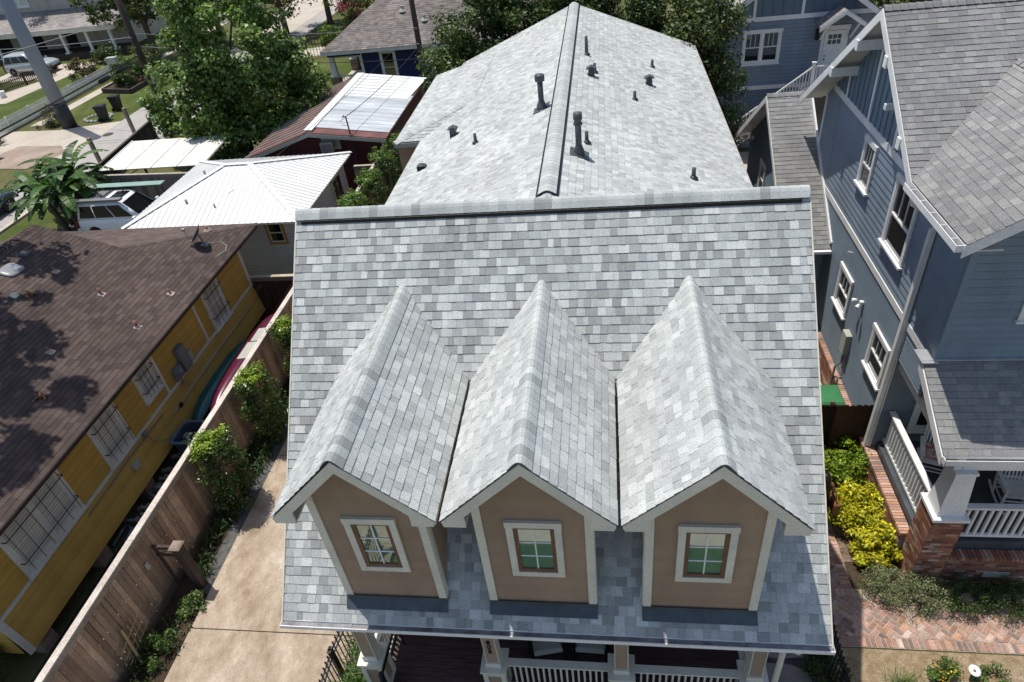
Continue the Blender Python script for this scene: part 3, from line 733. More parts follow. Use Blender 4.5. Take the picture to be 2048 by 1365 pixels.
def patio_chair(loc, label, rz):
    t = thing('patio_chair', label, 'chair', loc, 'dark porch chairs with pale cushions'); x, y, z = loc
    mb = MB()
    for sx in (-1, 1):
        for sy in (-1, 1): mb.box(x+sx*.3-.025, x+sx*.3+.025, y+sy*.3-.025, y+sy*.3+.025, z, z+.36 if sy < 0 else z+.85)
    mb.box(x-.32, x+.32, y-.32, y+.32, z+.3, z+.36); mb.box(x-.32, x+.32, y+.27, y+.32, z+.4, z+.85)
    for s in (-1, 1): mb.box(x+s*.335-.035, x+s*.335+.035, y-.34, y+.32, z+.55, z+.585); mb.box(x+s*.335-.02, x+s*.335+.02, y-.33, y-.28, z+.02, z+.55)
    part('frame', mb, M['black'], t)
    mb = MB(); mb.hexa([(x-.29, y-.33, z+.365), (x+.29, y-.33, z+.365), (x+.29, y+.25, z+.365), (x-.29, y+.25, z+.365)], [(x-.27, y-.31, z+.50), (x+.27, y-.31, z+.50), (x+.27, y+.23, z+.48), (x-.27, y+.23, z+.48)])
    o = part('seat_cushion', mb, M['cushion'], t); bv = o.modifiers.new('Bevel', 'BEVEL'); bv.width = .03; bv.segments = 3
    t.rotation_euler = (0, 0, rz); return t
patio_chair((3.98, -3.25, .655), 'left dark porch chair with a pale seat cushion turned sideways behind the railing', .22)
patio_chair((4.85, -3.18, .655), 'right dark porch chair with a pale seat cushion square to the railing', -.03)
# ================================================================ setting: ground, paths, street
def sheet(name, pts, mat, z=.004, h=None):
    mb = MB()
    if h: mb.hexa([(x, y, z-.1) for x, y in pts], [(x, y, z+h) for x, y in pts])
    else: mb.face([(x, y, z) for x, y in pts])
    return struct(name, mb, M[mat])
def rect(x0, x1, y0, y1): return [(x0, y0), (x1, y0), (x1, y1), (x0, y1)]
mb = MB(); mb.face([(-500, -300, 0), (500, -300, 0), (500, 700, 0), (-500, 700, 0)]); struct('ground', mb, M['earth'])
# driveway: slabs with joints
mb = MB(); ys = [-13.5, -8.4, -2.87, 2.4, 7.6, 12.8, 18]
for a, b in zip(ys, ys[1:]):
    mb.box(-4.24, -.02, a+.012, b-.012, -.05, .028)
struct('driveway', mb, M['concrete'])
sheet('driveway_joint', rect(-4.26, 0, -13.5, 18), 'dark_soil', .012)
sheet('gravel_edging', rect(-4.56, -4.24, -2.0, 10), 'greygravel', .008)
sheet('planting_bed', rect(-5.14, -4.24, -8, 20), 'soil', .004)
sheet('side_yard', rect(-7.35, -5.24, -8, 9.0), 'dark_soil', .004)
sheet('front_lawn', rect(.2, 9.0, -8.5, -4.9), 'frontlawn', .004); sheet('front_walk', rect(-.2, 9.4, -9.9, -8.5), 'walk', .02); sheet('front_lawn', rect(-12, -4.4, -14, -6.2), 'frontlawn', .006)
sheet('front_sidewalk', rect(-40, 40, -16.2, -14.1), 'walk', .016); sheet('front_verge', rect(-40, 40, -18.5, -16.25), 'lawn', .004); sheet('front_street', rect(-60, 60, -27, -18.7), 'road', .008)
# right-hand yard
sheet('mulch_bed', rect(9.8, 11.6, -1.6, 3.0), 'mulch', .004); sheet('mulch_bed', rect(10.4, 18, -1.75, -.6), 'soil', .006)
sheet('gravel_yard', rect(9.62, 18, -14, -2.60), 'gravel', .004)
sheet('side_path', rect(8.6, 11.4, 2.6, 10), 'walk', .008); sheet('rear_court', rect(8.6, 24, 10, 22.4), 'walk', .004)
sheet('side_gravel', rect(7.9, 9.62, -8, -1.3), 'greygravel', .006)
# brick path: herringbone panels with soldier borders
def pave(name, x0, x1, y0, y1, z=.03):
    mb = MB(); return mb
mbp = MB(); rg = random.Random(5); BW, BH = .215, .108
def brick_quad(cx, cy, ang, w, h, hull, z):
    ca, sa = math.cos(ang), math.sin(ang); w2, h2 = w/2-.010, h/2-.010
    q = [(cx+ca*a-sa*b, cy+sa*a+ca*b) for a, b in ((-w2, -h2), (w2, -h2), (w2, h2), (-w2, h2))]
    q = clip_convex(q, hull)
    if len(q) >= 3:
        k = rg.uniform(.72, 1.2); c = tuple(v*k for v in rg.choice(PAVE)); zz = z+rg.uniform(-.003, .004)
        mbp.hexa([(x, y, z-.03) for x, y in q], [(x, y, zz) for x, y in q], 0, c)
def herring(x0, x1, y0, y1, ang=PI/4, z=.034):
    hull = [(x0, y0), (x1, y0), (x1, y1), (x0, y1)]; ca, sa = math.cos(ang), math.sin(ang); cx, cy = (x0+x1)/2, (y0+y1)/2
    u = BH; n = int(max(x1-x0, y1-y0)*1.6/u)+4
    for i in range(-n, n):
        for j in range(-n, n):
            # a horizontal brick covers cells 0 and 1 of every run of four, an upright one cells 3 and 2
            if (i-j) % 4 == 0: a, b, w, h = i*u+u, j*u+u/2, 2*u, u
            elif (i-j) % 4 == 3: a, b, w, h = i*u+u/2, j*u+u, u, 2*u
            else: continue
            if w > h: A = ang; W, H = w, h
            else: A = ang+PI/2; W, H = h, w
            px, py = cx+ca*a-sa*b, cy+sa*a+ca*b
            if x0-.3 < px < x1+.3 and y0-.3 < py < y1+.3: brick_quad(px, py, A, W, H, hull, z)
def soldier(x0, x1, y0, y1, alongx, z=.036):
    hull = [(x0, y0), (x1, y0), (x1, y1), (x0, y1)]
    if alongx:
        x = x0
        while x < x1: brick_quad(x+.05, (y0+y1)/2, PI/2, y1-y0, .1, hull, z); x += .1
    else:
        y = y0
        while y < y1: brick_quad((x0+x1)/2, y+.05, 0, x1-x0, .1, hull, z); y += .1
herring(9.25, 10.16, -1.28, 2.5); soldier(10.165, 10.37, -1.28, 2.5, False); soldier(9.1, 10.37, -1.495, -1.285, True)
herring(9.1, 18, -2.36, -1.50); soldier(9.1, 18, -2.575, -2.365, True)
struct('brick_path', mbp, M['brick_fc'])
mb = MB(); mb.box(9.08, 18, -2.578, -1.28, -.02, .024); mb.box(9.2, 10.372, -1.279, 2.5, -.02, .024); struct('brick_path_bed', mb, M['mortar'])
for i, q in enumerate([[(7.95, -2.35), (8.75, -2.3), (9.12, -2.55), (9.02, -2.86), (8.45, -2.9), (7.9, -2.8)], [(8.05, -3.0), (8.75, -3.02), (9.05, -3.15), (9.12, -3.75), (8.4, -3.9), (7.9, -3.6)]]):
    mb = MB(); mb.prism([(x, y, .0) for x, y in q], (0, 0, .045))
    single('flagstone', mb, M['flag'], ['rounded grey flagstone nearest the porch corner post', 'larger grey flagstone at the bottom edge beside the porch'][i], 'paving stone', (8.5, -2.6-i, 0), 'flagstones beside the porch')
# street on the left with verge, sidewalk and drives
mb = MB()
for k in range(-4, 16): mb.box(-28.8, -25.45, k*6+.02, k*6+5.98, -.05, .02); mb.box(-25.44, -22.9, max(19.7, k*6+.02), max(19.71, k*6+5.98), -.05, .02)
struct('street', mb, M['road'])
mb = MB(); mb.box(-25.45, -25.2, -20, 24, -.05, .12); struct('curb', mb, M['walk'])
mb = MB()
for y0, y1 in ((-20, 31.5), (34.1, 95)):
    y = y0
    while y < y1: mb.box(-36.25, -35.2, y+.01, min(y+1.5, y1)-.01, -.05, .03); y += 1.5
struct('sidewalk', mb, M['walk'])
sheet('drive_apron', [(-46, 28.5), (-28.6, 27.2), (-28.6, 33.9), (-33, 32.8), (-36, 33.1), (-46, 33.6)], 'walk', .026)
sheet('dirt_patch', [(-35, 26.5), (-30.2, 25.8), (-29.2, 28.2), (-30.5, 29.6), (-34, 30)], 'dirt', .032)
sheet('grass_verge', [(-35.2, 34.2), (-28.8, 34.0), (-28.8, 41), (-30.5, 60), (-35.2, 60)], 'lawn', .006)
sheet('front_yard', rect(-60, -37.3, 33.5, 62), 'lawn', .006); sheet('far_drive', [(-47.5, 40.5), (-43.3, 40.5), (-42.2, 52.5), (-51, 52.5), (-51, 47.5), (-44.6, 47.2)], 'walk', .014)
sheet('banana_lawn', rect(-25.1, -17.5, 6, 19.5), 'lawn', .006); sheet('car_pad', rect(-22, -12.5, 12, 18.6), 'greygravel', .012)
sheet('blue_house_lawn', rect(-24, -11.5, 31.5, 46), 'lawn', .006); sheet('far_path', [(-23.5, 45.5), (-16.5, 48.5), (-17.5, 51.5), (-24, 49)], 'walk', .012); sheet('far_drive', rect(-31, -25, 56, 90), 'walk', .026)
mb = MB(); mb.lathe((-28.1, 31.2, .018), [(.36, 0), (.36, .012), (.30, .014), (.01, .014)], 24); single('manhole_cover', mb, M['pole'], 'round iron manhole cover set in the pale street', 'manhole cover', (-28.1, 31.2, .02))

# ================================================================ blue house on the right
BLUE = (.225, .285, .345); BLU2 = (.20, .26, .32); BTN = (.155, .215, .275)
PALG = [(.235, .235, .23), (.26, .26, .25), (.215, .215, .215), (.25, .25, .245), (.285, .285, .27), (.225, .222, .228)]
bh = thing('blue_house', 'blue grey clapboard house with white trim and stacked gables at the right edge', 'house', (13, 4, 0))
BX = 11.5
frS = Fr((BX, 0, 0), (0, -1, 0), (-1, 0, 0))
mb = MB()
siding(mb, frS, [(-9.9, .95), (-2.0, .95), (-2.0, 4.52), (-9.9, 4.52)], .098, BLU2, seed=101, t=.012)
siding(mb, frS, [(-9.9, 4.68), (-.7, 4.68), (-.7, 7.15), (-9.5, 7.15), (-9.9, 6.85)], .165, BLUE, seed=102, t=.016)
siding(mb, frS, [(-2.0, 3.75), (-.7, 3.75), (-.7, 4.52), (-2.0, 4.52)], .098, BLU2, seed=103)
battens(mb, Fr((BX, 0, 0), (0, -1, 0), (-1, 0, 0)), [(-9.3, 7.3), (-2.2, 7.3), (-2.2, 7.6), (-5.5, 9.95)], .30, BTN)
frW = Fr((0, .7, 0), (1, 0, 0), (0, -1, 0))
siding(mb, frW, [(11.5, 4.6), (19, 4.6), (19, 7.2), (15.2, 7.75), (13.15, 9.05), (11.5, 8.0)], .165, BLU2, seed=104, t=.014)
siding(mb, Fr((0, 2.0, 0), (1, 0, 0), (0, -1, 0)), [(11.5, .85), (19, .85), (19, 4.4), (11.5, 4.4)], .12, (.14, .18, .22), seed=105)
siding(mb, Fr((0, 9.9, 0), (-1, 0, 0), (0, 1, 0)), [(-20, .9), (-11.5, .9), (-11.5, 6.8), (-20, 6.8)], .165, BLU2, seed=106)
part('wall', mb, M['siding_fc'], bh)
mb = MB(); mb.lbox(frS, -.79, -.67, 4.72, 7.6, .001, .03, 0, BLU2); mb.lbox(frW, 11.471, 11.59, 4.72, 7.7, .001, .028, 0, BLU2); part('corner_board', mb, M['siding_fc'], bh)
mb = MB()
for z0, z1, ya, yb in ((4.52, 4.69, .66, 9.93), (7.14, 7.31, 2.2, 9.35)): mb.lbox(frS, -yb, -ya, z0, z1, .0, .034)
mb.lbox(frS, -9.93, -9.80, .95, 6.85, .0, .03)
mb.lbox(frS, -2.12, -1.98, .95, 4.5, .0, .028)
for y, zt in ((8.3, 8.0), (6.55, 9.25), (4.8, 9.5)): mb.lbox(frS, -y-.055, -y+.055, 7.31, zt, .0, .036)
def rake(mb, x, pts, h=.22, t=.03, drop=.03):
    for a, b in zip(pts, pts[1:]):
        d = Vector((0, b[0]-a[0], b[1]-a[1]))
        q = [(x, a[0], a[1]-drop), (x, b[0], b[1]-drop), (x, b[0], b[1]-drop-h), (x, a[0], a[1]-drop-h)]
        mb.prism(q, (t, 0, 0))
RX = 10.9
rake(mb, RX-.01, [(10.38, 6.70), (5.5, 10.05), (2.24, 7.74)])
q = [(11.0-.12, 7.77), (13.15, 9.18), (15.4, 7.77)]
for a, b in zip(q, q[1:]): mb.prism([(a[0], -.10, a[1]-.03), (b[0], -.10, b[1]-.03), (b[0], -.10, b[1]-.26), (a[0], -.10, a[1]-.26)], (0, .03, 0))
part('trim', mb, M['white'], bh)
mb = MB()   # soffits
for a, b in (((10.36, 6.66), (5.5, 9.99)), ((5.5, 9.99), (2.3, 7.7))): mb.prism([(RX+.02, a[0], a[1]-.05), (RX+.02, b[0], b[1]-.05), (BX, b[0], b[1]-.05), (BX, a[0], a[1]-.05)], (0, 0, .03))
mb.box(RX+.01, BX, -.05, 2.25, 7.60, 7.63)
for a, b in (((11.0, 7.72), (13.15, 9.13)), ((13.15, 9.13), (15.3, 7.72))): mb.prism([(a[0], -.07, a[1]-.05), (b[0], -.07, b[1]-.05), (b[0], .7, b[1]-.05), (a[0], .7, a[1]-.05)], (0, 0, .03))
part('soffit', mb, M['soffit'], bh)
mb = MB()
for y, z in ((6.52, 9.31), (7.97, 8.31), (4.71, 9.45), (3.2, 8.36)): mb = MB(); mb.box(RX-.035, BX, y-.08, y+.08, z-.36, z-.14); part('outrigger', mb, M['white'], bh)
mb = MB()
roof_poly(mb, [(RX, 2.27, 7.75), (21, 2.27, 7.75), (21, 5.5, 10.05), (RX, 5.5, 10.05)], .138, (.10, .27), PALG, 111, jit=.04)
roof_poly(mb, [(RX, 10.36, 6.70), (21, 10.36, 6.70), (21, 5.5, 10.05), (RX, 5.5, 10.05)], .138, (.10, .27), PALG, 112, jit=.04)
part('roof', mb, M['shingle_far'], bh)
mb = MB(); slab(mb, [(RX+.03, 2.3, 7.75), (21, 2.3, 7.75), (21, 5.5, 10.05), (RX+.03, 5.5, 10.05)], .06); slab(mb, [(RX+.03, 10.3, 6.73), (21, 10.3, 6.73), (21, 5.5, 10.05), (RX+.03, 5.5, 10.05)], .06)
part('roof_deck', mb, M['soffit'], bh)
mb = MB()
roof_poly(mb, [(RX, -.12, 7.76), (RX, 2.27, 7.76), (13.15, 4.31, 9.21), (13.15, -.12, 9.21)], .138, (.10, .27), PALG, 113, jit=.04)
roof_poly(mb, [(15.4, -.12, 7.76), (15.4, 2.27, 7.76), (13.15, 4.31, 9.21), (13.15, -.12, 9.21)], .138, (.10, .27), PALG, 114, jit=.04)
part('wing_roof', mb, M['shingle_far'], bh)
mb = MB(); ridge_cap(mb, (13.15, -.12, 9.215), (13.15, 4.2, 9.215), (-.645, 0, 1), (.645, 0, 1), w=.13, pitch=.15, pal=PALG, rise=.01, seed=9)
ridge_cap(mb, (RX, 5.5, 10.055), (21, 5.5, 10.055), (0, .7, 1), (0, -.7, 1), w=.14, pitch=.15, pal=PALG, rise=.012, seed=10)
part('ridge_cap', mb, M['shingle_far'], bh)
mb = MB(); mb.box(RX-.125, RX-.003, -.06, 2.26, 7.61, 7.62); mb.box(RX-.13, RX-.115, -.06, 2.26, 7.61, 7.735); mb.box(RX-.13, RX-.0, -.075, -.06, 7.61, 7.735); mb.box(RX-.014, RX-.002, -.06, 2.26, 7.62, 7.74)
for k in range(5): mb.box(RX-.12, RX-.01, .2+k*.45, .215+k*.45, 7.70, 7.712)
mb.tube([(RX-.06, 1.95, 7.62), (RX-.02, 1.96, 7.45), (11.3, 1.98, 7.15), (11.42, 2.0, 6.95), (11.42, 2.05, 6.8)], .048, 8)
mb.box(11.37, 11.466, 2.0, 2.11, .6, 6.85); part('gutter', mb, M['white'], bh)
mb = MB(); mb.box(RX-.113, RX-.016, -.05, 2.25, 7.622, 7.64); part('gutter_dark_strip', mb, M['soil'], bh)  # dark brown strip along the gutter floor
for (y0, y1, z0, z1) in ((5.66, 6.27, 5.88, 6.93), (3.02, 4.08, 5.45, 6.93), (5.22, 6.03, 2.52, 3.55), (2.44, 3.27, 2.52, 3.55)):
    window(bh, frS, -y1, -y0, z0, z1, cas=.10, cols=3, upper_only=True, head=.02, depth=.06, casbot=False, glass='glass')
window(bh, frW, 12.75, 13.75, 5.8, 7.1, cas=.12, cols=3, upper_only=True, head=.02, depth=.05)
window(bh, Fr((0, 2.0, 0), (1, 0, 0), (0, -1, 0)), 12.3, 13.5, 1.65, 2.9, cas=.12, glass='screen', split=False)
# brick base
mb = MB(); frB = Fr((11.38, 0, 0), (0, -1, 0), (-1, 0, 0)); bricks(mb, frB, -9.95, -2.0, 0, .86, pal=BRICK, seed=1); frT = Fr((11.38, 0, .95), (0, -1, 0), (0, 0, 1), (1, 0, 0)); 
y = 2.0
while y < 9.9:
    k = rg.uniform(.8, 1.2); c = tuple(v*k for v in rg.choice(PAVE[:6])); mb.box(11.352, 11.51, y, y+.066, .865, .955, 0, c); y += .078
frQ = Fr((11.40, 0, 0), (0, -1, 0), (-1, 0, 0)); bricks(mb, frQ, -2.0, .53, 0, .86, pal=BRICK, seed=2)
y = -.52
while y < 2.0:
    k = rg.uniform(.8, 1.2); c = tuple(v*k for v in rg.choice(PAVE[:6])); mb.box(11.37, 11.60, y, y+.066, .875, .965, 0, c); y += .078
frQ2 = Fr((0, -1.02, 0), (1, 0, 0), (0, -1, 0)); bricks(mb, frQ2, 12.07, 18, 0, .82, pal=BRICK, seed=3)
x = 12.08
while x < 18:
    k = rg.uniform(.8, 1.1); c = tuple(v*k for v in rg.choice(BRICK[:5])); mb.box(x, x+.066, -1.06, -.83, .83, .91, 0, c); x += .078
part('brick_base', mb, M['brick_fc'], bh)
mb = MB(); mb.box(11.384, 11.5, 2.0, 9.9, 0, .86); mb.box(11.404, 12.2, -.52, 2.0, 0, .86); mb.box(12.2, 18, -1.015, 2.0, 0, .82); part('foundation', mb, M['mortar_dark'], bh)
mb = MB(); mb.lbox(frQ2, 12.95, 13.45, .25, .42, .009, .025); part('foundation_vent', mb, M['elpale'], bh)
mb = MB(); mb.box(11.62, 19, -.81, 1.99, .87, 1.15); part('porch_floor', mb, M['darkmetal'], bh)
# porch roof, pier, column, rails
mb = MB(); roof_poly(mb, [(11.28, -.98, 3.87), (20, -.98, 3.87), (20, .69, 4.76), (11.28, .69, 4.76)], .138, (.10, .27), PALG, 115, jit=.04)
part('porch_roof', mb, M['shingle_far'], bh)
mb = MB(); slab(mb, [(11.30, -.96, 3.87), (20, -.96, 3.87), (20, .68, 4.75), (11.30, .68, 4.75)], .09)
mb.prism([(11.275, -.99, 3.85), (11.275, .69, 4.75), (11.275, .69, 4.54), (11.275, -.99, 3.65)], (-.025, 0, 0)); mb.box(11.62, 20, -.94, 2.0, 3.66, 3.69)
mb.box(11.56, 11.70, -.95, 2.02, 3.46, 3.80); mb.box(11.71, 19, -.95, -.75, 3.46, 3.655)
pr = part('porch_trim', mb, M['white'], bh)
mb = MB(); mb.box(11.27, 20, -1.10, -.99, 3.74, 3.755); mb.box(11.27, 20, -1.105, -1.09, 3.74, 3.87); mb.box(11.265, 11.28, -1.105, -.99, 3.74, 3.87); part('porch_gutter', mb, M['white'], bh)
mb = MB(); mb.box(11.25, 20, .62, .685, 4.775, 4.80); mb.box(11.22, 11.52, .55, .98, 4.765, 4.79); part('porch_flashing', mb, M['gutter'], bh)
mb = MB(); px0, px1, py0, py1 = 11.49, 12.06, -1.15, -.55
for fr, L in ((Fr((px0, py0, 0), (1, 0, 0), (0, -1, 0)), .57), (Fr((px0, py1, 0), (0, -1, 0), (-1, 0, 0)), .60), (Fr((px1, py0, 0), (0, 1, 0), (1, 0, 0)), .60), (Fr((px1, py1, 0), (-1, 0, 0), (0, 1, 0)), .57)):
    bricks(mb, fr, 0, L, 0, 2.20, pal=BRICK, seed=int(L*9))
mb.box(px0+.003, px1-.003, py0+.003, py1-.003, 0, 2.215, 0, (.26, .21, .17)); pp = part('brick_pier', mb, M['brick_fc'], bh)
mb = MB(); mb.box(px0-.045, px1+.045, py0-.045, py1+.045, 2.218, 2.29); part('pier_cap', mb, M['white'], pp)
mb = MB(); cx, cy = (px0+px1)/2, (py0+py1)/2
q = lambda r, z: [(cx-r, cy-r, z), (cx+r, cy-r, z), (cx+r, cy+r, z), (cx-r, cy+r, z)]
mb.hexa(q(.245, 2.292), q(.175, 3.40)); mb.hexa(q(.2, 3.40), q(.2, 3.458)); part('porch_column', mb, M['white'], bh)
railing('porch_railing', bh, (11.74, -.55, 0), (11.74, 1.97, 0), 1.15, 2.16, 'white', .13, .13, .045); railing('porch_railing', bh, (12.06, -.72, 0), (18, -.72, 0), 1.15, 2.16, 'white', .14, .13, .05)
# small fittings on the side wall
mb = MB(); mb.box(11.40, 11.485, 4.26, 4.36, 3.55, 3.63); mb.lathe((11.36, 4.40, 3.62), [(.03, 0), (.06, .1), (.01, .11)], 10, axis=(-.6, .5, -.5)); mb.lathe((11.36, 4.22, 3.6), [(.03, 0), (.06, .1), (.01, .11)], 10, axis=(-.6, -.5, -.5)); part('flood_light', mb, M['white'], bh)
mb = MB(); mb.box(11.34, 11.487, 4.42, 4.74, 1.85, 2.45); part('electric_box', mb, M['elpale'], bh)
mb = MB(); mb.tube([(11.42, 4.55, 1.85), (11.42, 4.55, 1.5), (11.32, 4.62, 1.3), (11.32, 4.62, .2)], .03, 6); mb.tube([(11.44, 4.3, 1.2), (11.34, 4.3, 1.15), (11.33, 4.32, .1)], .025, 6); part('conduit', mb, M['elgrey'], bh)
mb = MB(); mb.box(11.25, 11.44, 5.12, 5.24, 8.05, 8.17); part('flood_light', mb, M['white'], bh)
mb = MB(); mb.tube([(11.49, 5.66, 4.2), (11.38, 5.66, 4.25), (11.38, 5.66, 4.18)], .015, 6); part('hook', mb, M['white'], bh)
# lower side wing with its own gable
mb = MB(); SY, SZ, SX = 11.5, 6.4, 10.2
roof_poly(mb, [(SX, 7.15, 3.45), (11.47, 7.15, 3.45), (11.47, SY, SZ), (SX, SY, SZ)], .145, (.14, .36), PALG, 121, jit=.05)
roof_poly(mb, [(SX, 15.9, 3.45), (13, 15.9, 3.45), (13, SY, SZ), (SX, SY, SZ)], .145, (.14, .36), PALG, 122, jit=.05)
ridge_cap(mb, (SX, SY, SZ+.01), (11.4, SY, SZ+.01), (0, .68, 1), (0, -.68, 1), w=.13, pitch=.15, pal=PALG, rise=.01, seed=13)
part('side_roof', mb, M['shingle_far'], bh)
mb = MB(); rake(mb, SX-.01, [(15.95, 3.44), (SY, SZ), (7.12, 3.44)], .2); mb.box(SX, 11.47, 7.02, 7.13, 3.36, 3.44)
for a, b in (((15.9, 3.42), (SY, SZ-.03)), ((SY, SZ-.03), (7.15, 3.42))): mb.prism([(SX+.02, a[0], a[1]-.05), (SX+.02, b[0], b[1]-.05), (10.72, b[0], b[1]-.05), (10.72, a[0], a[1]-.05)], (0, 0, .03))
mb.beam((11.47, 7.2, 3.6), (11.47, 11.4, 6.44), .05, .12); part('side_trim', mb, M['white'], bh)
mb = MB(); frV = Fr((10.7, 0, 0), (0, -1, 0), (-1, 0, 0)); siding(mb, frV, [(-15.4, .3), (-7.7, .3), (-7.7, 3.72), (-11.5, 6.3), (-15.4, 3.72)], .11, BLU2, seed=131)
siding(mb, Fr((0, 7.7, 0), (1, 0, 0), (0, -1, 0)), [(10.7, .3), (11.5, .3), (11.5, 3.6), (10.7, 3.6)], .11, BLU2, seed=132); part('side_wall', mb, M['siding_fc'], bh)
window(bh, frV, -13.1, -12.45, 2.55, 3.5, cas=.10, cols=3, upper_only=True, depth=.05); mb = MB(); mb.box(10.55, 10.69, 14.7, 14.9, 3.7, 3.85); mb.lathe((10.5, 14.95, 3.75), [(.04, 0), (.09, .13), (.01, .14)], 10, axis=(-.6, .5, -.5)); mb.lathe((10.5, 14.65, 3.75), [(.04, 0), (.09, .13), (.01, .14)], 10, axis=(-.6, -.5, -.5)); part('flood_light', mb, M['white'], bh)

# rocking chairs and cushion
def rocker(loc, label, rz):
    t = thing('rocking_chair', label, 'rocking chair', loc, 'white rocking chairs on the porch'); x, y, z = loc
    for s in (-1, 1):
        mb = MB(); pts = [(x+s*.27, y-.45+.9*k/8, z+.02+.16*((k/8-.45)*2)**2*.5) for k in range(9)]
        for a, b in zip(pts, pts[1:]): mb.beam(a, b, .035, .04)
        part('rocker', mb, M['white'], t)
    for s in (-1, 1):
        mb = MB(); mb.beam((x+s*.27, y-.25, z+.03), (x+s*.29, y-.27, z+.62), .04, .04); part('front_leg', mb, M['white'], t)
        mb = MB(); mb.beam((x+s*.25, y+.22, z+.03), (x+s*.27, y+.42, z+1.1), .04, .04); part('back_post', mb, M['white'], t)
        mb = MB(); mb.box(x+s*.29-.05, x+s*.29+.05, y-.32, y+.3, z+.62, z+.645); part('arm', mb, M['white'], t)
    mb = MB()
    for k in range(6): mb.box(x-.27, x+.27, y-.29+k*.09, y-.215+k*.09, z+.40, z+.42)
    for zz in (.15, .26): mb.beam((x-.27, y-.25, z+zz), (x+.27, y-.25, z+zz), .025, .025); mb.beam((x-.26, y+.24, z+zz), (x+.26, y+.24, z+zz), .025, .025)
    for s in (-1, 1): mb.beam((x+s*.27, y-.25, z+.22), (x+s*.26, y+.25, z+.22), .025, .025)
    part('seat', mb, M['white'], t)
    mb = MB()
    for k in range(7): u = -.21+k*.07; mb.beam((x+u, y+.24, z+.42), (x+u, y+.41, z+1.06), .035, .015)
    mb.beam((x-.29, y+.42, z+1.09), (x+.29, y+.42, z+1.09), .03, .08); mb.beam((x-.26, y+.26, z+.48), (x+.26, y+.26, z+.48), .03, .05)
    part('backrest', mb, M['white'], t)
    t.rotation_euler = (0, 0, rz); return t
rocker((12.50, 1.15, 1.155), 'white wooden rocking chair holding a patterned cushion behind the side railing', -.35)
rocker((13.75, .25, 1.155), 'white rocking chair half hidden under the porch gutter, only a curved runner showing', -.1)
m, nt, b = nodes_mat('patterned_cushion'); v = nt.nodes.new('ShaderNodeTexVoronoi'); v.inputs['Scale'].default_value = 22; link(nt, objco(nt), v.inputs['Vector'])
sp = nt.nodes.new('ShaderNodeSeparateColor'); link(nt, v.outputs['Color'], sp.inputs[0])
link(nt, ramp(nt, sp.outputs[0], [(.0, (.6, .58, .52)), (.3, (.5, .08, .05)), (.5, (.62, .6, .55)), (.68, (.06, .09, .3)), (.85, (.55, .3, .2))]), b.inputs['Base Color']); b.inputs['Roughness'].default_value = .9; M['pattern'] = m
mb = MB(); x, y, z = 12.48, 1.20, 1.58; mb.hexa([(x-.2, y-.2, z), (x+.2, y-.2, z), (x+.2, y+.2, z), (x-.2, y+.2, z)], [(x-.18, y-.17, z+.1), (x+.18, y-.17, z+.1), (x+.18, y+.2, z+.14), (x-.18, y+.2, z+.14)])
o = single('cushion', mb, M['pattern'], 'red and blue patterned cushion lying on the rocking chair seat', 'cushion', (x, y, z)); bv = o.modifiers.new('Bevel', 'BEVEL'); bv.width = .035; bv.segments = 3; o.rotation_euler = (0, 0, -.35)

# dark picket-board fence between the houses, bin behind
def board_fence(name, label, a, b, h, bw=.14, cols=((.1, .06, .04),), dog=False, cap=False, seed=1, z0=.03, group=None, kick=False, both=True, capcol=(.45, .36, .29), gapmax=.004):
    a, b = Vector((*a, 0)), Vector((*b, 0)); L = (b-a).length; d = (b-a)/L; n = Vector((d.y, -d.x, 0)); rg = random.Random(seed)
    t = thing(name, label, 'fence', tuple(a), group); mb = MB(); up = Vector((0, 0, 1)); u = 0
    while u < L-.02:
        w = min(bw*rg.uniform(.9, 1.05), L-u); k = rg.uniform(.62, 1.25); c = tuple(x*k for x in rg.choice(cols)); hh = h+rg.uniform(-.012, .012)*(0 if cap else 1)
        p, q = a+d*(u+.003), a+d*(u+w-rg.uniform(0, gapmax)); o = n*(.018+rg.uniform(-.003, .003))
        if dog:
            pts = [p+up*z0, q+up*z0, q+up*(hh-.04), q-d*.03+up*hh, p+d*.03+up*hh, p+up*(hh-.04)]
        else: pts = [p+up*z0, q+up*z0, q+up*hh, p+up*hh]
        mb.hexa([x+o for x in pts], [x+o-n*.018 for x in pts], 0, c); u += w
    part('boards', mb, M['wood_fc'], t)
    mb = MB(); c = tuple(x*.9 for x in cols[0])
    for zz in (.35, h*.55, h-.2): mb.beam(a-n*.03+up*zz, b-n*.03+up*zz, .04, .09, 0, c)
    part('rail', mb, M['wood_fc'], t); k = 0
    while k <= L:
        mb = MB(); p = a+d*k-n*.09; mb.box(p.x-.045, p.x+.045, p.y-.045, p.y+.045, 0, h-.02, 0, c); part('post', mb, M['wood_fc'], t); k += 2.4
    if cap:
        mb = MB(); s = 0
        while s < L: e = min(s+rg.uniform(2.3, 3.7), L); k = rg.uniform(.85, 1.12); mb.beam(a+d*s+up*(h+.018)-n*.03, a+d*(e-.004)+up*(h+.018)-n*.03, .155, .036, 0, tuple(x*k for x in capcol)); s = e
        mb.beam(a+n*.03+up*(h-.075), b+n*.03+up*(h-.075), .02, .13, 0, tuple(x*.5 for x in capcol)); part('cap_rail', mb, M['wood_fc'], t)
    if kick:
        mb = MB(); mb.beam(a+n*.05+up*.12, b+n*.05+up*.12, .04, .22, 0, (.16, .12, .085)); part('kick_board', mb, M['wood_fc'], t)
    return t
board_fence('board_fence', 'dark brown dog-eared board fence between the grey house and the blue porch', (8.2, 2.35), (11.70, 2.35), 2.0, .14, ((.055, .028, .016), (.07, .034, .02), (.04, .022, .014)), dog=True, seed=5)

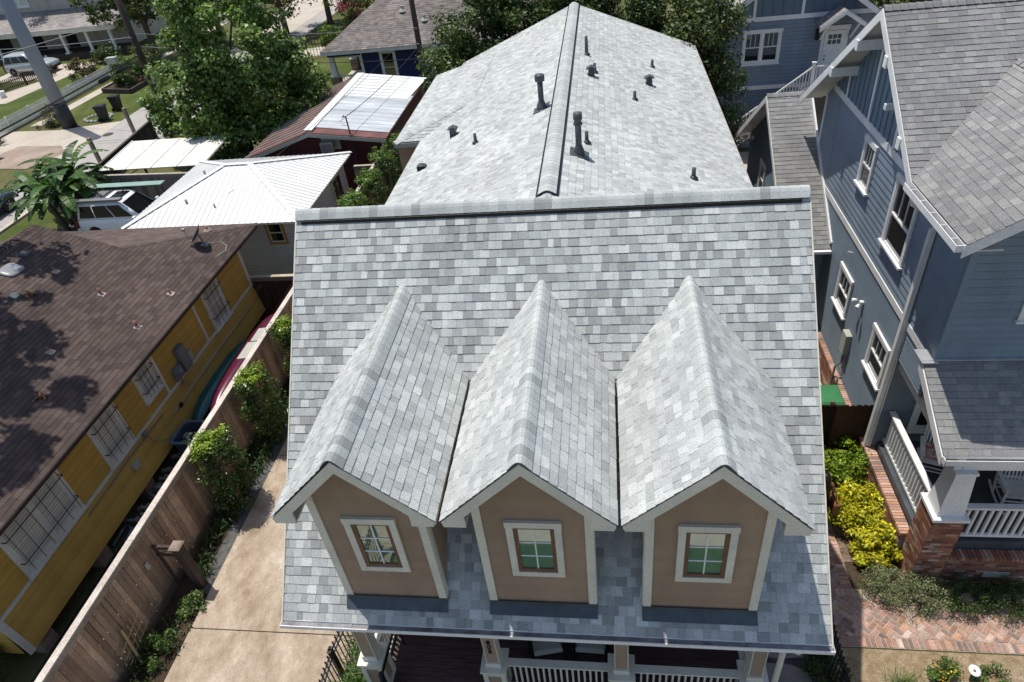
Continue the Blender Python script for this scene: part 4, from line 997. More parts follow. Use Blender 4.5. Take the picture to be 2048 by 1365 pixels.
def wheelie_bin(loc, label, mat, rz=0, group=None):
    t = thing('wheelie_bin', label, 'trash bin', loc, group); x, y, z = loc
    mb = MB(); q = lambda a, b, zz, o=0: [(x-a, y-b+o, z+zz), (x+a, y-b+o, z+zz), (x+a, y+b+o, z+zz), (x-a, y+b+o, z+zz)]
    mb.loft([q(.22, .24, .06, .03), q(.27, .33, .95), q(.295, .36, .96), q(.295, .36, 1.0)]); part('body', mb, M[mat], t)
    mb = MB(); mb.loft([q(.305, .385, 1.005, -.01), q(.305, .385, 1.03, -.01), q(.27, .33, 1.075, -.01), q(.18, .22, 1.09, -.01)]); mb.box(x-.1, x+.1, y-.41, y-.38, z+.98, z+1.02); part('lid', mb, M[mat], t)
    mb = MB(); mb.tube([(x-.22, y+.40, z+.97), (x+.22, y+.40, z+.97)], .018, 8); mb.box(x-.23, x-.19, y+.33, y+.41, z+.93, z+.99); mb.box(x+.19, x+.23, y+.33, y+.41, z+.93, z+.99); part('handle', mb, M[mat], t)
    for s in (-1, 1): mb = MB(); mb.tube([(x+s*.25, y+.27, z+.12), (x+s*.31, y+.27, z+.12)], .12, 14); part('wheel', mb, M['tyre'], t)
    t.rotation_euler = (0, 0, rz); return t
wheelie_bin((11.0, 3.75, .01), 'green lidded wheelie bin showing above the dark board fence', 'bin_green', PI)

# ================================================================ garage apartment at the rear right
ga = thing('garage_house', 'blue grey two storey garage with outside stair and white door at the top right', 'house', (13.4, 24, 0)); GY = 22.5
frG = Fr((0, GY, 0), (1, 0, 0), (0, -1, 0)); GB = (.20, .255, .32)
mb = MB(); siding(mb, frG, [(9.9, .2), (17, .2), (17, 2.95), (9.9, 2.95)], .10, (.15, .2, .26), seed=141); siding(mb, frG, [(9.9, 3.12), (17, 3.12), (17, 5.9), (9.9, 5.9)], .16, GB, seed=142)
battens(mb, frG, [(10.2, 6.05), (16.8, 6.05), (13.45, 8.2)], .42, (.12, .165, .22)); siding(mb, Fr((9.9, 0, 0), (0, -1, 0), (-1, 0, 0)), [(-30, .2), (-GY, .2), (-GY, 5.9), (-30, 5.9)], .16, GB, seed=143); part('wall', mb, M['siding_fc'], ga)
mb = MB(); mb.lbox(frG, 9.87, 17, 2.95, 3.13, 0, .03); mb.lbox(frG, 9.87, 17, 5.88, 6.06, 0, .032)
for u in (11.75, 13.75): mb.lbox(frG, u-.06, u+.06, 6.06, 7.0 if u < 12 else 8.1, 0, .034)
mb.lbox(frG, 9.87, 10.0, .2, 5.9, 0, .028)
for a, b in (((9.75, 5.75), (13.45, 8.42)), ((13.45, 8.42), (17.2, 5.75))): mb.prism([(a[0], GY-.42, a[1]), (b[0], GY-.42, b[1]), (b[0], GY-.42, b[1]-.24), (a[0], GY-.42, a[1]-.24)], (0, .03, 0)); mb.prism([(a[0], GY-.38, a[1]-.12), (b[0], GY-.38, b[1]-.12), (b[0], GY, b[1]-.12), (a[0], GY, a[1]-.12)], (0, 0, .03))
part('trim', mb, M['white'], ga)
mb = MB(); roof_poly(mb, [(9.72, GY-.43, 5.78), (9.72, 31, 5.78), (13.45, 31, 8.45), (13.45, GY-.43, 8.45)], .15, (.15, .4), [(.34, .33, .31), (.40, .39, .36), (.29, .28, .27)], 144); roof_poly(mb, [(17.2, GY-.43, 5.78), (17.2, 31, 5.78), (13.45, 31, 8.45), (13.45, GY-.43, 8.45)], .15, (.15, .4), PALG, 145); part('roof', mb, M['shingle_far'], ga)
window(ga, frG, 11.48, 12.9, 4.2, 5.42, cas=.11, cols=3, upper_only=True, mullion=True, head=.03, depth=.05)
mb = MB(); mb.lbox(frG, 14.83, 15.67, 3.2, 5.28, .01, .05); dr = part('door', mb, M['white'], ga)
mb = MB()
for i in range(3):
    for j in range(2): mb.lbox(frG, 14.98+i*.19, 15.14+i*.19, 4.72+j*.22, 4.90+j*.22, .045, .053)
part('door_light', mb, M['glass'], dr)
mb = MB(); mb.lathe((14.93, GY-.05, 4.10), [(.03, 0), (.035, .05), (.01, .06)], 8, axis=(0, -1, 0)); mb.lathe((14.93, GY-.05, 4.25), [(.028, 0), (.028, .03), (.01, .035)], 8, axis=(0, -1, 0)); part('handle', mb, M['black'], dr)
mb = MB(); mb.lbox(frG, 14.70, 14.82, 3.2, 5.42, .0, .035); mb.lbox(frG, 15.68, 15.80, 3.2, 5.42, .0, .035); mb.lbox(frG, 14.66, 15.84, 5.30, 5.48, .0, .045); part('door_casing', mb, M['white'], ga)
mb = MB(); mb.lbox(frG, 14.44, 14.56, 4.95, 5.35, .02, .14); mb.lbox(frG, 14.41, 14.59, 5.35, 5.39, .01, .17); part('wall_lamp', mb, M['black'], ga)
mb = MB()
for s in (-1, 1): roof_poly(mb, [(15.25+s*.95, GY-1.05, 5.68), (15.25+s*.95, GY, 5.68), (15.25, GY, 6.3), (15.25, GY-1.05, 6.3)], .14, (.15, .35), PALG, 146+s)
cn = part('door_hood', mb, M['shingle_far'], ga)
mb = MB()
for s in (-1, 1): mb.prism([(15.25+s*.97, GY-1.07, 5.66), (15.25, GY-1.07, 6.29), (15.25, GY-1.07, 6.13), (15.25+s*.97, GY-1.07, 5.5)], (0, .03, 0)); mb.beam((15.25+s*.62, GY-.95, 5.72), (15.25+s*.62, GY-.03, 4.95), .07, .07); mb.box(*sorted((15.25+s*.58, 15.25+s*.68)), GY-1.0, GY, 5.68, 5.78)
part('bracket', mb, M['white'], cn)
mb = MB(); ny = 15
for k in range(ny): x1 = 14.25-k*.27; z = 3.2-(k+1)*.2; mb.box(x1-.28, x1, GY-1.15, GY-.1, z-.04, z)
mb.box(14.25, 16.6, GY-1.2, GY-.06, 3.1, 3.2); mb.beam((14.3, GY-1.17, 3.1), (10.25, GY-1.17, .1), .05, .26)
for x in (14.3, 16.4): mb.box(x-.06, x+.06, GY-1.2, GY-1.08, 0, 3.1)
part('stair', mb, M['white'], ga)
mb = MB(); a, b = Vector((14.25, GY-1.17, 3.2)), Vector((10.3, GY-1.17, .28)); up = Vector((0, 0, 1))
mb.beam(a+up*.95, b+up*.95, .07, .06); mb.beam(a+up*.18, b+up*.18, .05, .06); mb.beam(a+up*.95+Vector((.05, 0, 0)), (16.6, GY-1.17, 4.15), .07, .06); mb.beam(a+up*.15, (16.6, GY-1.17, 3.35), .05, .06)
for k in range(1, 32): p = a+(b-a)*k/32; mb.beam(p+up*.18, p+up*.93, .032, .032)
for k in range(1, 17): p = Vector((14.25+k*.14, GY-1.17, 3.2)); mb.beam(p+up*.15, p+up*.93, .032, .032)
for p in (a, b): mb.box(p.x-.07, p.x+.07, p.y-.07, p.y+.07, p.z-.1, p.z+1.1); mb.box(p.x-.09, p.x+.09, p.y-.09, p.y+.09, p.z+1.1, p.z+1.15)
part('stair_railing', mb, M['white'], ga)
# ================================================================ yellow house on the left
PALB = [(.092, .068, .060), (.082, .060, .053), (.104, .077, .067), (.072, .054, .049), (.11, .08, .069)]
YEL = (.54, .335, .075); YE2 = (.50, .295, .06)
M['eavedark'] = paint('dark_eave', (.05, .038, .033), .8, .2)
yh = thing('yellow_house', 'mustard yellow clapboard house with a brown shingle roof at the left edge', 'house', (-10, 2, 0))
EX, EZY, SY_ = -7.0, 3.5, .37
def zy(x): return EZY+SY_*(EX-x)
RXY = -12.3
mb = MB()
roof_poly(mb, [(EX, -4.7, EZY), (EX, 6.9, EZY), (RXY, 6.9, zy(RXY)), (RXY, -4.7, zy(RXY))], .14, (.24, .34), PALB, 201, jit=.06, lift=.009, teeth=.9)
roof_poly(mb, [(EX, 6.9, EZY), (EX, 10.2, EZY), (-9.8, 6.9, zy(-9.8)), ], .14, (.24, .34), PALB, 202, lift=.009)
roof_poly(mb, [(-17.6, -4.7, EZY), (-17.6, 6.9, EZY), (RXY, 6.9, zy(RXY)), (RXY, -4.7, zy(RXY))], .14, (.24, .34), PALB, 203, lift=.009)
roof_poly(mb, [(EX, 10.2, EZY), (-16, 10.2, EZY), (-16, 6.9, zy(-9.8)), (-9.8, 6.9, zy(-9.8))], .14, (.24, .34), [tuple(c*1.25 for c in q) for q in PALB], 204, lift=.009)
ridge_cap(mb, (EX, 10.2, EZY), (-9.8, 6.9, zy(-9.8)), (0, SY_*.85, 1), (SY_, 0, 1), w=.11, pitch=.14, pal=[(.12, .095, .085), (.10, .08, .07)], rise=.008, lift=.008, seed=7)
ridge_cap(mb, (RXY, -4.7, zy(RXY)), (RXY, 6.9, zy(RXY)), (-SY_, 0, 1), (SY_, 0, 1), w=.13, pitch=.14, pal=PALB, rise=.008, seed=8)
part('roof', mb, M['shingle_far'], yh)
mb = MB()
slab(mb, [(EX+.02, -4.68, EZY), (EX+.02, 10.18, EZY), (-9.8, 6.9, zy(-9.8)), (RXY, 6.9, zy(RXY)), (RXY, -4.68, zy(RXY))], .05)
mb.box(EX-.05, EX-.03, -4.65, 10.15, EZY-.15, EZY-.04)
rg = random.Random(4)
for k in range(32): y = -4.5+k*.46; mb.beam((EX-.02, y, EZY-.10), (-7.4, y, EZY+.04), .05, .10)
part('eave', mb, M['eavedark'], yh)
YX = -7.4
frY = Fr((YX, 0, 0), (0, 1, 0), (1, 0, 0))
mb = MB(); siding(mb, frY, [(-3.9, 1.72), (9.05, 1.72), (9.05, 3.62), (-3.9, 3.62)], .085, YE2, seed=205, t=.02, var=.10)
frK = Fr((YX+.16, 0, .57), (0, 1, 0), (1, 0, .14), Vector((-.14, 0, 1.09)).normalized()); siding(mb, frK, [(-3.9, 0), (9.05, 0), (9.05, 1.1), (-3.9, 1.1)], .085, YEL, seed=206, t=.02, var=.10)
siding(mb, Fr((0, 9.05, 0), (-1, 0, 0), (0, 1, 0)), [(7.4, .57), (16, .57), (16, 3.6), (7.4, 3.6)], .085, YE2, seed=207)
siding(mb, Fr((0, -3.9, 0), (1, 0, 0), (0, -1, 0)), [(-17, .57), (-7.4, .57), (-7.4, 3.6), (-12.3, 5.3), (-17, 3.6)], .085, YE2, seed=208)
siding(mb, Fr((0, 6.85, 0), (-1, 0, 0), (0, 1, 0)), [(10, 4.2), (14.6, 4.2), (12.3, 5.35)], .085, YE2, seed=209)
part('wall', mb, M['siding_fc'], yh)
mb = MB(); mb.lbox(frY, -3.93, 9.08, 1.64, 1.73, .0, .045)
mb.lbox(frY, -3.93, -3.80, 1.73, 3.6, 0, .035); mb.lbox(frK, -3.93, -3.78, 0, 1.09, .0, .035); mb.lbox(frY, 8.94, 9.08, 1.73, 3.6, 0, .035)
for u in (3.25, 5.72): mb.lbox(frY, u-.05, u+.05, 1.73, 3.6, 0, .028)
part('trim', mb, M['cream'], yh)
def burglar(fr, u0, u1, v0, v1, nb):
    mb = MB(); d = .16
    for v in (v0+.25*(v1-v0), v1-.2*(v1-v0)):
        mb.beam(fr.p(u0-.06, v, d), fr.p(u1+.06, v, d), .018, .018)
        for u in (u0-.06, u1+.06): mb.beam(fr.p(u, v, .03), fr.p(u, v, d), .02, .02)
    for k in range(nb): u = u0+.04+(u1-u0-.08)*k/(nb-1); mb.beam(fr.p(u, v0+.02, d), fr.p(u, v1-.06, d), .011, .011)
    return mb
for (u0, u1, v0, v1, mul, nb) in ((-2.72, -.98, 1.86, 3.22, True, 9), (.42, 1.28, 1.86, 3.22, False, 6), (2.42, 3.02, 2.25, 3.15, False, 5), (6.35, 7.22, 1.80, 3.20, False, 5)):
    wn = window(yh, frY, u0, u1, v0, v1, cas=.12, trim='cream', sash='cream', glass='glass_pale', mullion=mul, depth=.05, cols=1, rows=1)
    part('burglar_bars', burglar(frY, u0, u1, v0, v1, max(4, int(nb*.75))), M['bars'], wn)
mb = MB(); mb.lbox(frY, 4.10, 4.46, 1.78, 2.60, .03, .17); part('electric_panel', mb, M['elgrey'], yh)
mb = MB(); mb.lbox(frY, 3.66, 4.02, 1.80, 2.18, .03, .14); mb.lathe(frY.p(3.84, 2.02, .14), [(.10, 0), (.10, .06), (.07, .10), (.01, .11)], 16, axis=(1, 0, 0)); part('electric_meter', mb, M['elgrey'], yh)
mb = MB(); mb.tube([frY.p(3.84, 1.80, .08), frY.p(3.84, 1.55, .09), frY.p(3.86, 1.45, .2)], .025, 8); part('conduit', mb, M['elgrey'], yh)
mb = MB(); mb.lbox(frY, 4.55, 4.72, 1.86, 2.16, .03, .10); part('junction_box', mb, M['elpale'], yh)
for a, b, z in ((-.95, 2.6, 1.50), (2.9, 8.3, 1.22)):
    mb = MB(); mb.tube([frK.p(a, z-.57, .03), frK.p((a+b)/2, z-.54, .03), frK.p(b, z-.57, .03)], .018, 6); part('pipe', mb, M['elpale'] if z < 1.4 else M['elgrey'], yh)
mb = MB(); mb.lbox(frK, .78, 1.02, .55, .78, .02, .07); part('junction_box', mb, M['elpale'], yh)
mb = MB(); mb.lbox(frK, 1.62, 1.76, .98, 1.10, .03, .10); mb.tube([frK.p(1.7, .98, .06), frK.p(1.8, .6, .08), frK.p(2.15, .35, .12), frK.p(2.4, .4, .15)], .012, 5); part('cable_box', mb, M['elgrey'], yh)
mb = MB(); mb.lbox(frK, 3.22, 3.34, .58, .68, .02, .09); part('cable_box', mb, M['black'], yh)
for y in (-3.4, -1.2, 1.0, 3.2, 5.4, 7.6): mb = MB(); mb.box(-7.75, -7.38, y-.2, y+.2, 0, .56); part('pier', mb, M['mortar_dark'], yh)
mb = MB(); mb.box(-16.5, -8.2, -3.6, 8.8, .0, .55); part('crawl_space', mb, M['screen'], yh)
def ypipe(x, y, h, r):
    z = zy(x); mb = MB(); mb.tube([(x, y, z-.05), (x-.012, y, z+h)], r, 10); v = part('vent_pipe', mb, M['copper'], yh, True)
    mb = MB(); n = Vector((SY_, 0, 1)).normalized(); fr = Fr((x, y, z), (0, 1, 0), n, n.cross(Vector((0, 1, 0)))); mb.lbox(fr, -.09, .09, -.10, .08, .010, .022); mb.lathe((x, y, z), [(r*2.2, 0), (r*1.15, .08)], 10); part('flashing', mb, M['lead'], v)
for a in ((-9.12, 4.62, .22, .035), (-7.63, 5.4, .18, .03), (-7.69, 3.70, .22, .045), (-10.6, 5.05, .17, .035), (-8.95, 2.05, .17, .035), (-8.15, 9.0, .15, .06)): ypipe(*a)
for x, y in ((-10.75, 3.62), (-11.6, 5.4)):
    z = zy(x); mb = MB(); mb.hexa([(x-.14, y-.14, z), (x+.14, y-.14, z-.04), (x+.14, y+.14, z-.04), (x-.14, y+.14, z)], [(x-.10, y-.11, z+.13), (x+.12, y-.11, z+.07), (x+.12, y+.11, z+.07), (x-.10, y+.11, z+.13)]); part('roof_vent', mb, M['ventgrey'], yh)
M['domeglass'] = paint('skylight_acrylic', (.27, .275, .29), .3, .1)
mb = MB(); x, y = -11.5, 4.62; z = zy(x); n = Vector((SY_, 0, 1)).normalized(); fr = Fr((x, y, z), (0, 1, 0), n, n.cross(Vector((0, 1, 0))))
rings = []
for s, h in ((1, .01), (1, .05), (.93, .07), (.75, .085), (.4, .095)):
    rings.append([fr.p(.30*s*math.copysign(abs(math.cos(t))**.6, math.cos(t)), .26*s*math.copysign(abs(math.sin(t))**.6, math.sin(t)), h) for t in [2*PI*k/20 for k in range(20)]])
mb.loft(rings); part('skylight', mb, M['domeglass'], yh, True)
# satellite dish
dz = zy(-7.85); sd = thing('satellite_dish', 'grey satellite dish on a tilted arm standing near the far corner of the brown roof', 'satellite dish', (-7.85, 8.15, dz))
mb = MB(); mb.tube([(-7.85, 8.15, dz), (-7.88, 8.12, dz+.28), (-7.9, 8.1, dz+.42)], .025, 8); mb.box(-7.98, -7.72, 8.05, 8.25, dz-.02, dz+.05); part('mast', mb, M['elgrey'], sd)
mb = MB(); ax = Vector((-.75, -.25, .62)).normalized(); c = Vector((-7.92, 8.1, dz+.45)); t1 = ax.cross(Vector((0, 0, 1))).normalized(); t2 = ax.cross(t1)
rg2 = []
for r, h in ((.01, 0), (.12, .012), (.22, .04), (.30, .08)): rg2.append([c+ax*h+t1*(r*math.cos(2*PI*k/24))+t2*(r*1.12*math.sin(2*PI*k/24)) for k in range(24)])
rg2 += [[p-ax*.015 for p in rg2[3]], [p-ax*.02 for p in rg2[1]], [p-ax*.02 for p in rg2[0]]]
mb.loft(rg2); part('reflector', mb, M['ventgrey'], sd, True)
mb = MB(); e = c+ax*.42+t2*.05; mb.tube([c+t2*.3, c+t2*.32+ax*.15, e], .014, 6); mb.box(e.x-.05, e.x+.05, e.y-.035, e.y+.035, e.z-.03, e.z+.05); part('feed_arm', mb, M['elpale'], sd)
mb = MB(); fz = lambda x: zy(x)+.016
pts = [(-7.8, 8.3), (-7.55, 8.55), (-7.3, 8.45), (-7.22, 8.15), (-7.3, 7.75)]; mb.tube([(x, y, fz(x)) for x, y in pts], .012, 5); part('cable', mb, M['elpale'], sd)
# dead-leaf clumps on the brown roof
for i, (x, y, lab) in enumerate(((-8.3, .55, 'curled orange leaf clump low on the brown roof above the barred window'), (-10.55, 3.85, 'dry twig and leaf clump caught by the square roof vent'))):
    leaves_o = None; e = thing('leaf_clump', lab, 'dead leaves', (x, y, zy(x)), 'dead leaves on the brown roof')
    leaves('leaf', e, M['leaf'], [(x, y, zy(x)+.05, .13), (x+.1, y+.05, zy(x)+.04, .09)], 18, .11, [(.30, .14, .06), (.4, .22, .11), (.2, .1, .05)], 30+i, up=1)

# ================================================================ fence, gate and things along the driveway
FW = [(.37, .262, .19), (.41, .295, .215), (.325, .228, .165), (.45, .33, .245), (.345, .243, .175)]
lf = board_fence('board_fence', 'long weathered brown board fence with a pale flat cap beside the driveway', (-5.2, -8.2), (-5.2, 19.3), 2.1, .145, FW, cap=True, seed=21, kick=True, gapmax=.024, capcol=(.62, .55, .48))
mb = MB(); mb.tube([(-5.09, -8, 1.93)]+[(-5.09, -8+k*1.0+.5, 1.905 if k % 2 else 1.93) for k in range(17)], .006, 4); 
for k in range(16): mb.beam((-5.10, -7.8+k*1.0, 2.09), (-5.05, -7.8+k*1.0, 2.09), .015, .015)
part('string_wire', mb, M['wire'], lf)
gf = board_fence('board_fence', 'dark brown cross-braced fence closing the gap behind the yellow house', (-8.6, 9.15), (-5.26, 9.15), 1.9, .15, ((.075, .045, .03), (.09, .055, .036)), cap=True, seed=22, capcol=(.5, .41, .31))
mb = MB()
for a, b in (((-8.2, .4), (-7.1, 1.6)), ((-7.0, .4), (-5.9, 1.6))): mb.beam((a[0], 9.115, a[1]), (b[0], 9.115, b[1]), .03, .09)
part('brace', mb, M['darkred'] if False else M['brownwood'], gf)
board_fence('board_fence', 'grey board fence behind the white cottage in front of the dark red shed', (-6.4, 18.7), (-5.2, 18.7), 1.9, .15, FW, cap=True, seed=23, capcol=(.5, .43, .36))
M['oldwood'] = paint('old_sawn_wood', (.30, .23, .18), .8, .25, 4)
gp = thing('gate_post', 'dark square timber post with a short arm to the fence beside the driveway', 'post', (-4.52, -1.78, 0))
mb = MB(); mb.box(-4.62, -4.42, -1.88, -1.68, 0, 1.58); part('post', mb, M['pole'], gp)
mb = MB(); mb.hexa([(-4.66, -1.92, 1.58), (-4.38, -1.92, 1.58), (-4.38, -1.64, 1.58), (-4.66, -1.64, 1.58)], [(-4.62, -1.88, 1.62), (-4.42, -1.88, 1.62), (-4.42, -1.68, 1.62), (-4.62, -1.68, 1.62)]); part('cap', mb, M['oldwood'], gp)
mb = MB(); mb.box(-5.14, -4.64, -1.82, -1.75, 1.47, 1.56); mb.box(-5.14, -4.64, -1.81, -1.76, 1.2, 1.28); mb.box(-5.13, -5.07, -1.81, -1.76, .1, 1.45); part('arm', mb, M['pole'], gp)
mb = MB(); mb.box(-5.155, -5.14, -2.2, -2.09, 1.20, 1.40); single('wall_plate', mb, M['elpale'], 'small white double plate fixed on the brown fence near the timber post', 'plate', (-5.15, -2.1, 1.3))
M['bamboo'] = paint('bamboo', (.52, .38, .17), .7, .2)
mb = MB()
for k in range(5): y = -3.75+k*.13; mb.beam((-5.08, y, .05+k*.06), (-5.12, y+.14, .72+k*.09), .014, .02)
for k in range(3): z = .2+k*.22; mb.beam((-5.07, -3.85, z), (-5.07, -3.05, z+.22), .012, .018)
mb.beam((-4.95, -3.72, 0), (-5.12, -3.5, 1.0), .05, .04); single('trellis', mb, M['bamboo'], 'small bamboo trellis leaning against the brown fence at the bottom left', 'trellis', (-5.1, -3.5, 0))
for i, (y0, y1) in enumerate(((4.35, 5.15), (5.2, 5.85))):
    mb = MB(); mb.box(-5.66+i*.06, -5.28, y0, y1, 2.05, 2.075); single('board', mb, M['paleblue'] if False else M['elpale'], ['near pale board lying beside the fence cap by the canoes', 'far pale board lying beside the fence cap by the canoes'][i], 'board', (-5.45, y0, 2.05), 'pale boards on the fence').rotation_euler = (0, R(-6), 0)
# canoes
def canoe(label, x, y0, y1, tilt, mat, z):
    t = thing('canoe', label, 'canoe', (x, (y0+y1)/2, 0), 'upturned canoes beside the yellow house'); L = y1-y0; rings = []
    n = 25
    for k in range(n):
        s = -1+2*k/(n-1); wdt = .44*max(.02, (1-abs(s)**2.3))**.75; h = .40*(1-.25*abs(s)**3)*max(.08, (1-abs(s)**7)); rock = .10*s*s
        ring = []
        for j in range(13):
            a = PI*j/12; cx = math.cos(a); cz = math.sin(a)
            px = wdt*math.copysign(abs(cx)**.7, cx); pz = h*abs(cz)**.75-rock
            ct, st = math.cos(tilt), math.sin(tilt); ring.append((x+px*ct-pz*st, y0+L*k/(n-1), z+px*st+pz*ct))
        rings.append(ring)
    mb = MB(); mb.loft(rings, close=False); part('hull', mb, M[mat], t, True)
    mb = MB(); mb.tube([r[0] for r in rings], .022, 6); g1 = part('gunwale', mb, M['black'], t, True); mb = MB(); mb.tube([r[-1] for r in rings], .022, 6); part('gunwale', mb, M['black'], t, True)
    return t
canoe('deep green upturned canoe against the yellow wall', -6.92, 2.9, 7.3, .75, 'teal', .62); canoe('maroon upturned canoe between the green canoe and the fence', -6.28, 2.9, 8.5, .55, 'maroon', .92)
mb = MB()
for y in (3.9, 6.6): mb.box(-7.1, -5.9, y-.05, y+.05, .0, .5)
single('canoe_rack', mb, M['pole'], 'low timber bearers under the two canoes', 'rack', (-6.4, 5, 0))
# faded open tote
tb = thing('storage_tub', 'faded blue open plastic tub full of oddments by the fence', 'tub', (-6.73, 2.45, 0))
def rr(cx, cy, a, b, z, r=.12, n=5):
    out = []
    for sx, sy, s0 in ((1, 1, 0), (-1, 1, 1), (-1, -1, 2), (1, -1, 3)):
        for k in range(n+1): t = (s0+k/n)*PI/2; out.append((cx+sx*(a-r)+r*math.cos(t), cy+sy*(b-r)+r*math.sin(t), z))
    return out
mb = MB(); mb.loft([rr(-6.73, 2.45, .26, .36, .05), rr(-6.73, 2.45, .32, .43, .90), rr(-6.73, 2.45, .29, .40, .90), rr(-6.73, 2.45, .25, .34, .45)]); part('body', mb, M['bin_blue'], tb)
mb = MB(); mb.loft([rr(-6.73, 2.45, .325, .435, .88), rr(-6.73, 2.45, .37, .48, .895), rr(-6.73, 2.45, .37, .48, .93), rr(-6.73, 2.45, .31, .42, .945), rr(-6.73, 2.45, .295, .405, .90)], caps=False); part('rim', mb, M['rim_blue'], tb)
mb = MB(); mb.box(-6.85, -6.62, 2.3, 2.5, .6, .86); mb.box(-6.9, -6.6, 2.15, 2.3, .6, .74); part('contents', mb, M['elgrey'], tb); mb = MB(); mb.lathe((-6.7, 2.62, .6), [(.12, 0), (.12, .16), (.02, .17)], 12); part('contents', mb, M['black'], tb)
# stacked split logs and junk under the yellow house
rg = random.Random(8); mb = MB()
for k in range(46):
    y = -.1+k*.075+rg.uniform(-.05, .05); z = rg.uniform(.04, .34); l = rg.uniform(.2, .42); x = -7.25+rg.uniform(-.12, .22)
    a = rg.uniform(-.5, .5); kk = rg.uniform(.6, 1.3); mb.beam((x, y, z), (x+l*math.cos(a), y+l*math.sin(a), max(.04, z-.04)), rg.uniform(.06, .12), rg.uniform(.05, .09), 0, (.24*kk, .19*kk, .155*kk))
single('log_pile', mb, M['wood_fc'], 'heap of weathered split logs on the ground against the yellow house', 'log pile', (-7.1, 1.6, 0))
mb = MB(); mb.tube([(-7.5, -.8, .05), (-7.3, -.5, .3), (-7.45, -.2, .12), (-7.15, -.35, .2), (-7.2, -.7, .08)], .035, 7); mb.box(-7.6, -7.1, -.2, -.14, .28, .31); single('junk_pipe', mb, M['rim_blue'], 'tangle of pale plastic pipe on the grass by the yellow house', 'pipe', (-7.3, -.5, 0))

# ================================================================ white metal-roofed cottage
wc = thing('white_cottage', 'small white cottage with a bright white ribbed metal hip roof', 'house', (-9.5, 14.4, 0))
X0, X1, Y0, Y1, ZE_, ZT = -13.15, -5.9, 11.15, 17.6, 3.02, 4.06
YM = (Y0+Y1)/2; A1, A2 = (-10.0, YM, ZT), (-8.95, YM, ZT)
mb = MB()
mb.face([(X0, Y0, ZE_), (X1, Y0, ZE_), A2, A1]); mb.face([(X1, Y0, ZE_), (X1, Y1, ZE_), A2]); mb.face([(X1, Y1, ZE_), (X0, Y1, ZE_), A1, A2]); mb.face([(X0, Y1, ZE_), (X0, Y0, ZE_), A1])
zz = lambda q: q
def rib(a, b): mb.beam(Vector(a)+Vector((0, 0, .006)), Vector(b)+Vector((0, 0, .006)), .045, .022)
sp = .235
x = X0+.1
while x < X1-.05:
    t = min((x-X0)/(A1[0]-X0), 1) if x < A1[0] else (1 if x <= A2[0] else (X1-x)/(X1-A2[0]))
    for y, s in ((Y0, 1), (Y1, -1)): rib((x, y-.01*s, ZE_), (x, y+s*t*(YM-Y0), ZE_+t*(ZT-ZE_)))
    x += sp
y = Y0+.1
while y < Y1-.05:
    t = 1-abs(y-YM)/(YM-Y0); rib((X1, y, ZE_), (X1-t*(X1-A2[0]), y, ZE_+t*(ZT-ZE_))); rib((X0, y, ZE_), (X0+t*(A1[0]-X0), y, ZE_+t*(ZT-ZE_))); y += sp
rf = part('roof', mb, M['metalroof'], wc)
mb = MB()
for a, b in (((X0, Y0, ZE_), A1), ((X1, Y0, ZE_), A2), ((X1, Y1, ZE_), A2), ((X0, Y1, ZE_), A1), (A1, A2)): mb.beam(Vector(a)+Vector((0, 0, .022)), Vector(b)+Vector((0, 0, .022)), .22, .02)
part('hip_cap', mb, M['metalroof'], rf)
mb = MB(); slab(mb, [(X0+.04, Y0+.04, ZE_), (X1-.04, Y0+.04, ZE_), (X1-.04, Y1-.04, ZE_), (X0+.04, Y1-.04, ZE_)], .09); part('eave', mb, M['white'], wc)
for x, y, r in ((-10.9, 12.35, .05), (-9.6, 12.05, .035), (-10.7, 13.9, .05)):
    t = (y-Y0)/(YM-Y0); z = ZE_+t*(ZT-ZE_); mb = MB(); mb.tube([(x, y, z), (x, y, z+.16)], r, 8); part('vent_pipe', mb, M['elpale'], wc, True)
mb = MB(); WH = (.60, .59, .56)
siding(mb, Fr((0, Y0+.5, 0), (1, 0, 0), (0, -1, 0)), [(X0+.5, .2), (X1-.4, .2), (X1-.4, 2.95), (X0+.5, 2.95)], .15, WH, seed=221, t=.014); siding(mb, Fr((X1-.4, 0, 0), (0, 1, 0), (1, 0, 0)), [(Y0+.5, .2), (Y1-.5, .2), (Y1-.5, 2.95), (Y0+.5, 2.95)], .15, WH, seed=222, t=.014)
siding(mb, Fr((X0+.5, 0, 0), (0, -1, 0), (-1, 0, 0)), [(-Y1+.5, .2), (-Y0-.5, .2), (-Y0-.5, 2.95), (-Y1+.5, 2.95)], .15, WH, seed=223); siding(mb, Fr((0, Y1-.5, 0), (-1, 0, 0), (0, 1, 0)), [(-X1+.4, .2), (-X0-.5, .2), (-X0-.5, 2.95), (-X1+.4, 2.95)], .15, WH, seed=224)
part('wall', mb, M['siding_fc'], wc)
M['ochre'] = paint('ochre_trim', (.42, .22, .05), .55, .1)
fw = Fr((0, Y0+.5, 0), (1, 0, 0), (0, -1, 0)); 
window(wc, fw, -7.55, -6.98, 1.95, 2.75, cas=.10, trim='ochre', sash='cream', glass='glass', sill=False)
window(wc, fw, -9.6, -8.98, 2.0, 2.75, cas=.10, trim='ochre', sash='cream', glass='glass', sill=False)
fe = Fr((X1-.4, 0, 0), (0, 1, 0), (1, 0, 0)); window(wc, fe, 15.6, 16.5, 1.0, 2.55, cas=.1, trim='cream', sash='brownwood', glass='glass', sill=False)
mb = MB(); mb.box(X1-.42, X1-.37, 17.05, 17.2, .2, 2.9); mb.box(X0+.5, X0+.62, Y0+.47, Y0+.5, .2, 2.9); part('corner_post', mb, M['cream'], wc)

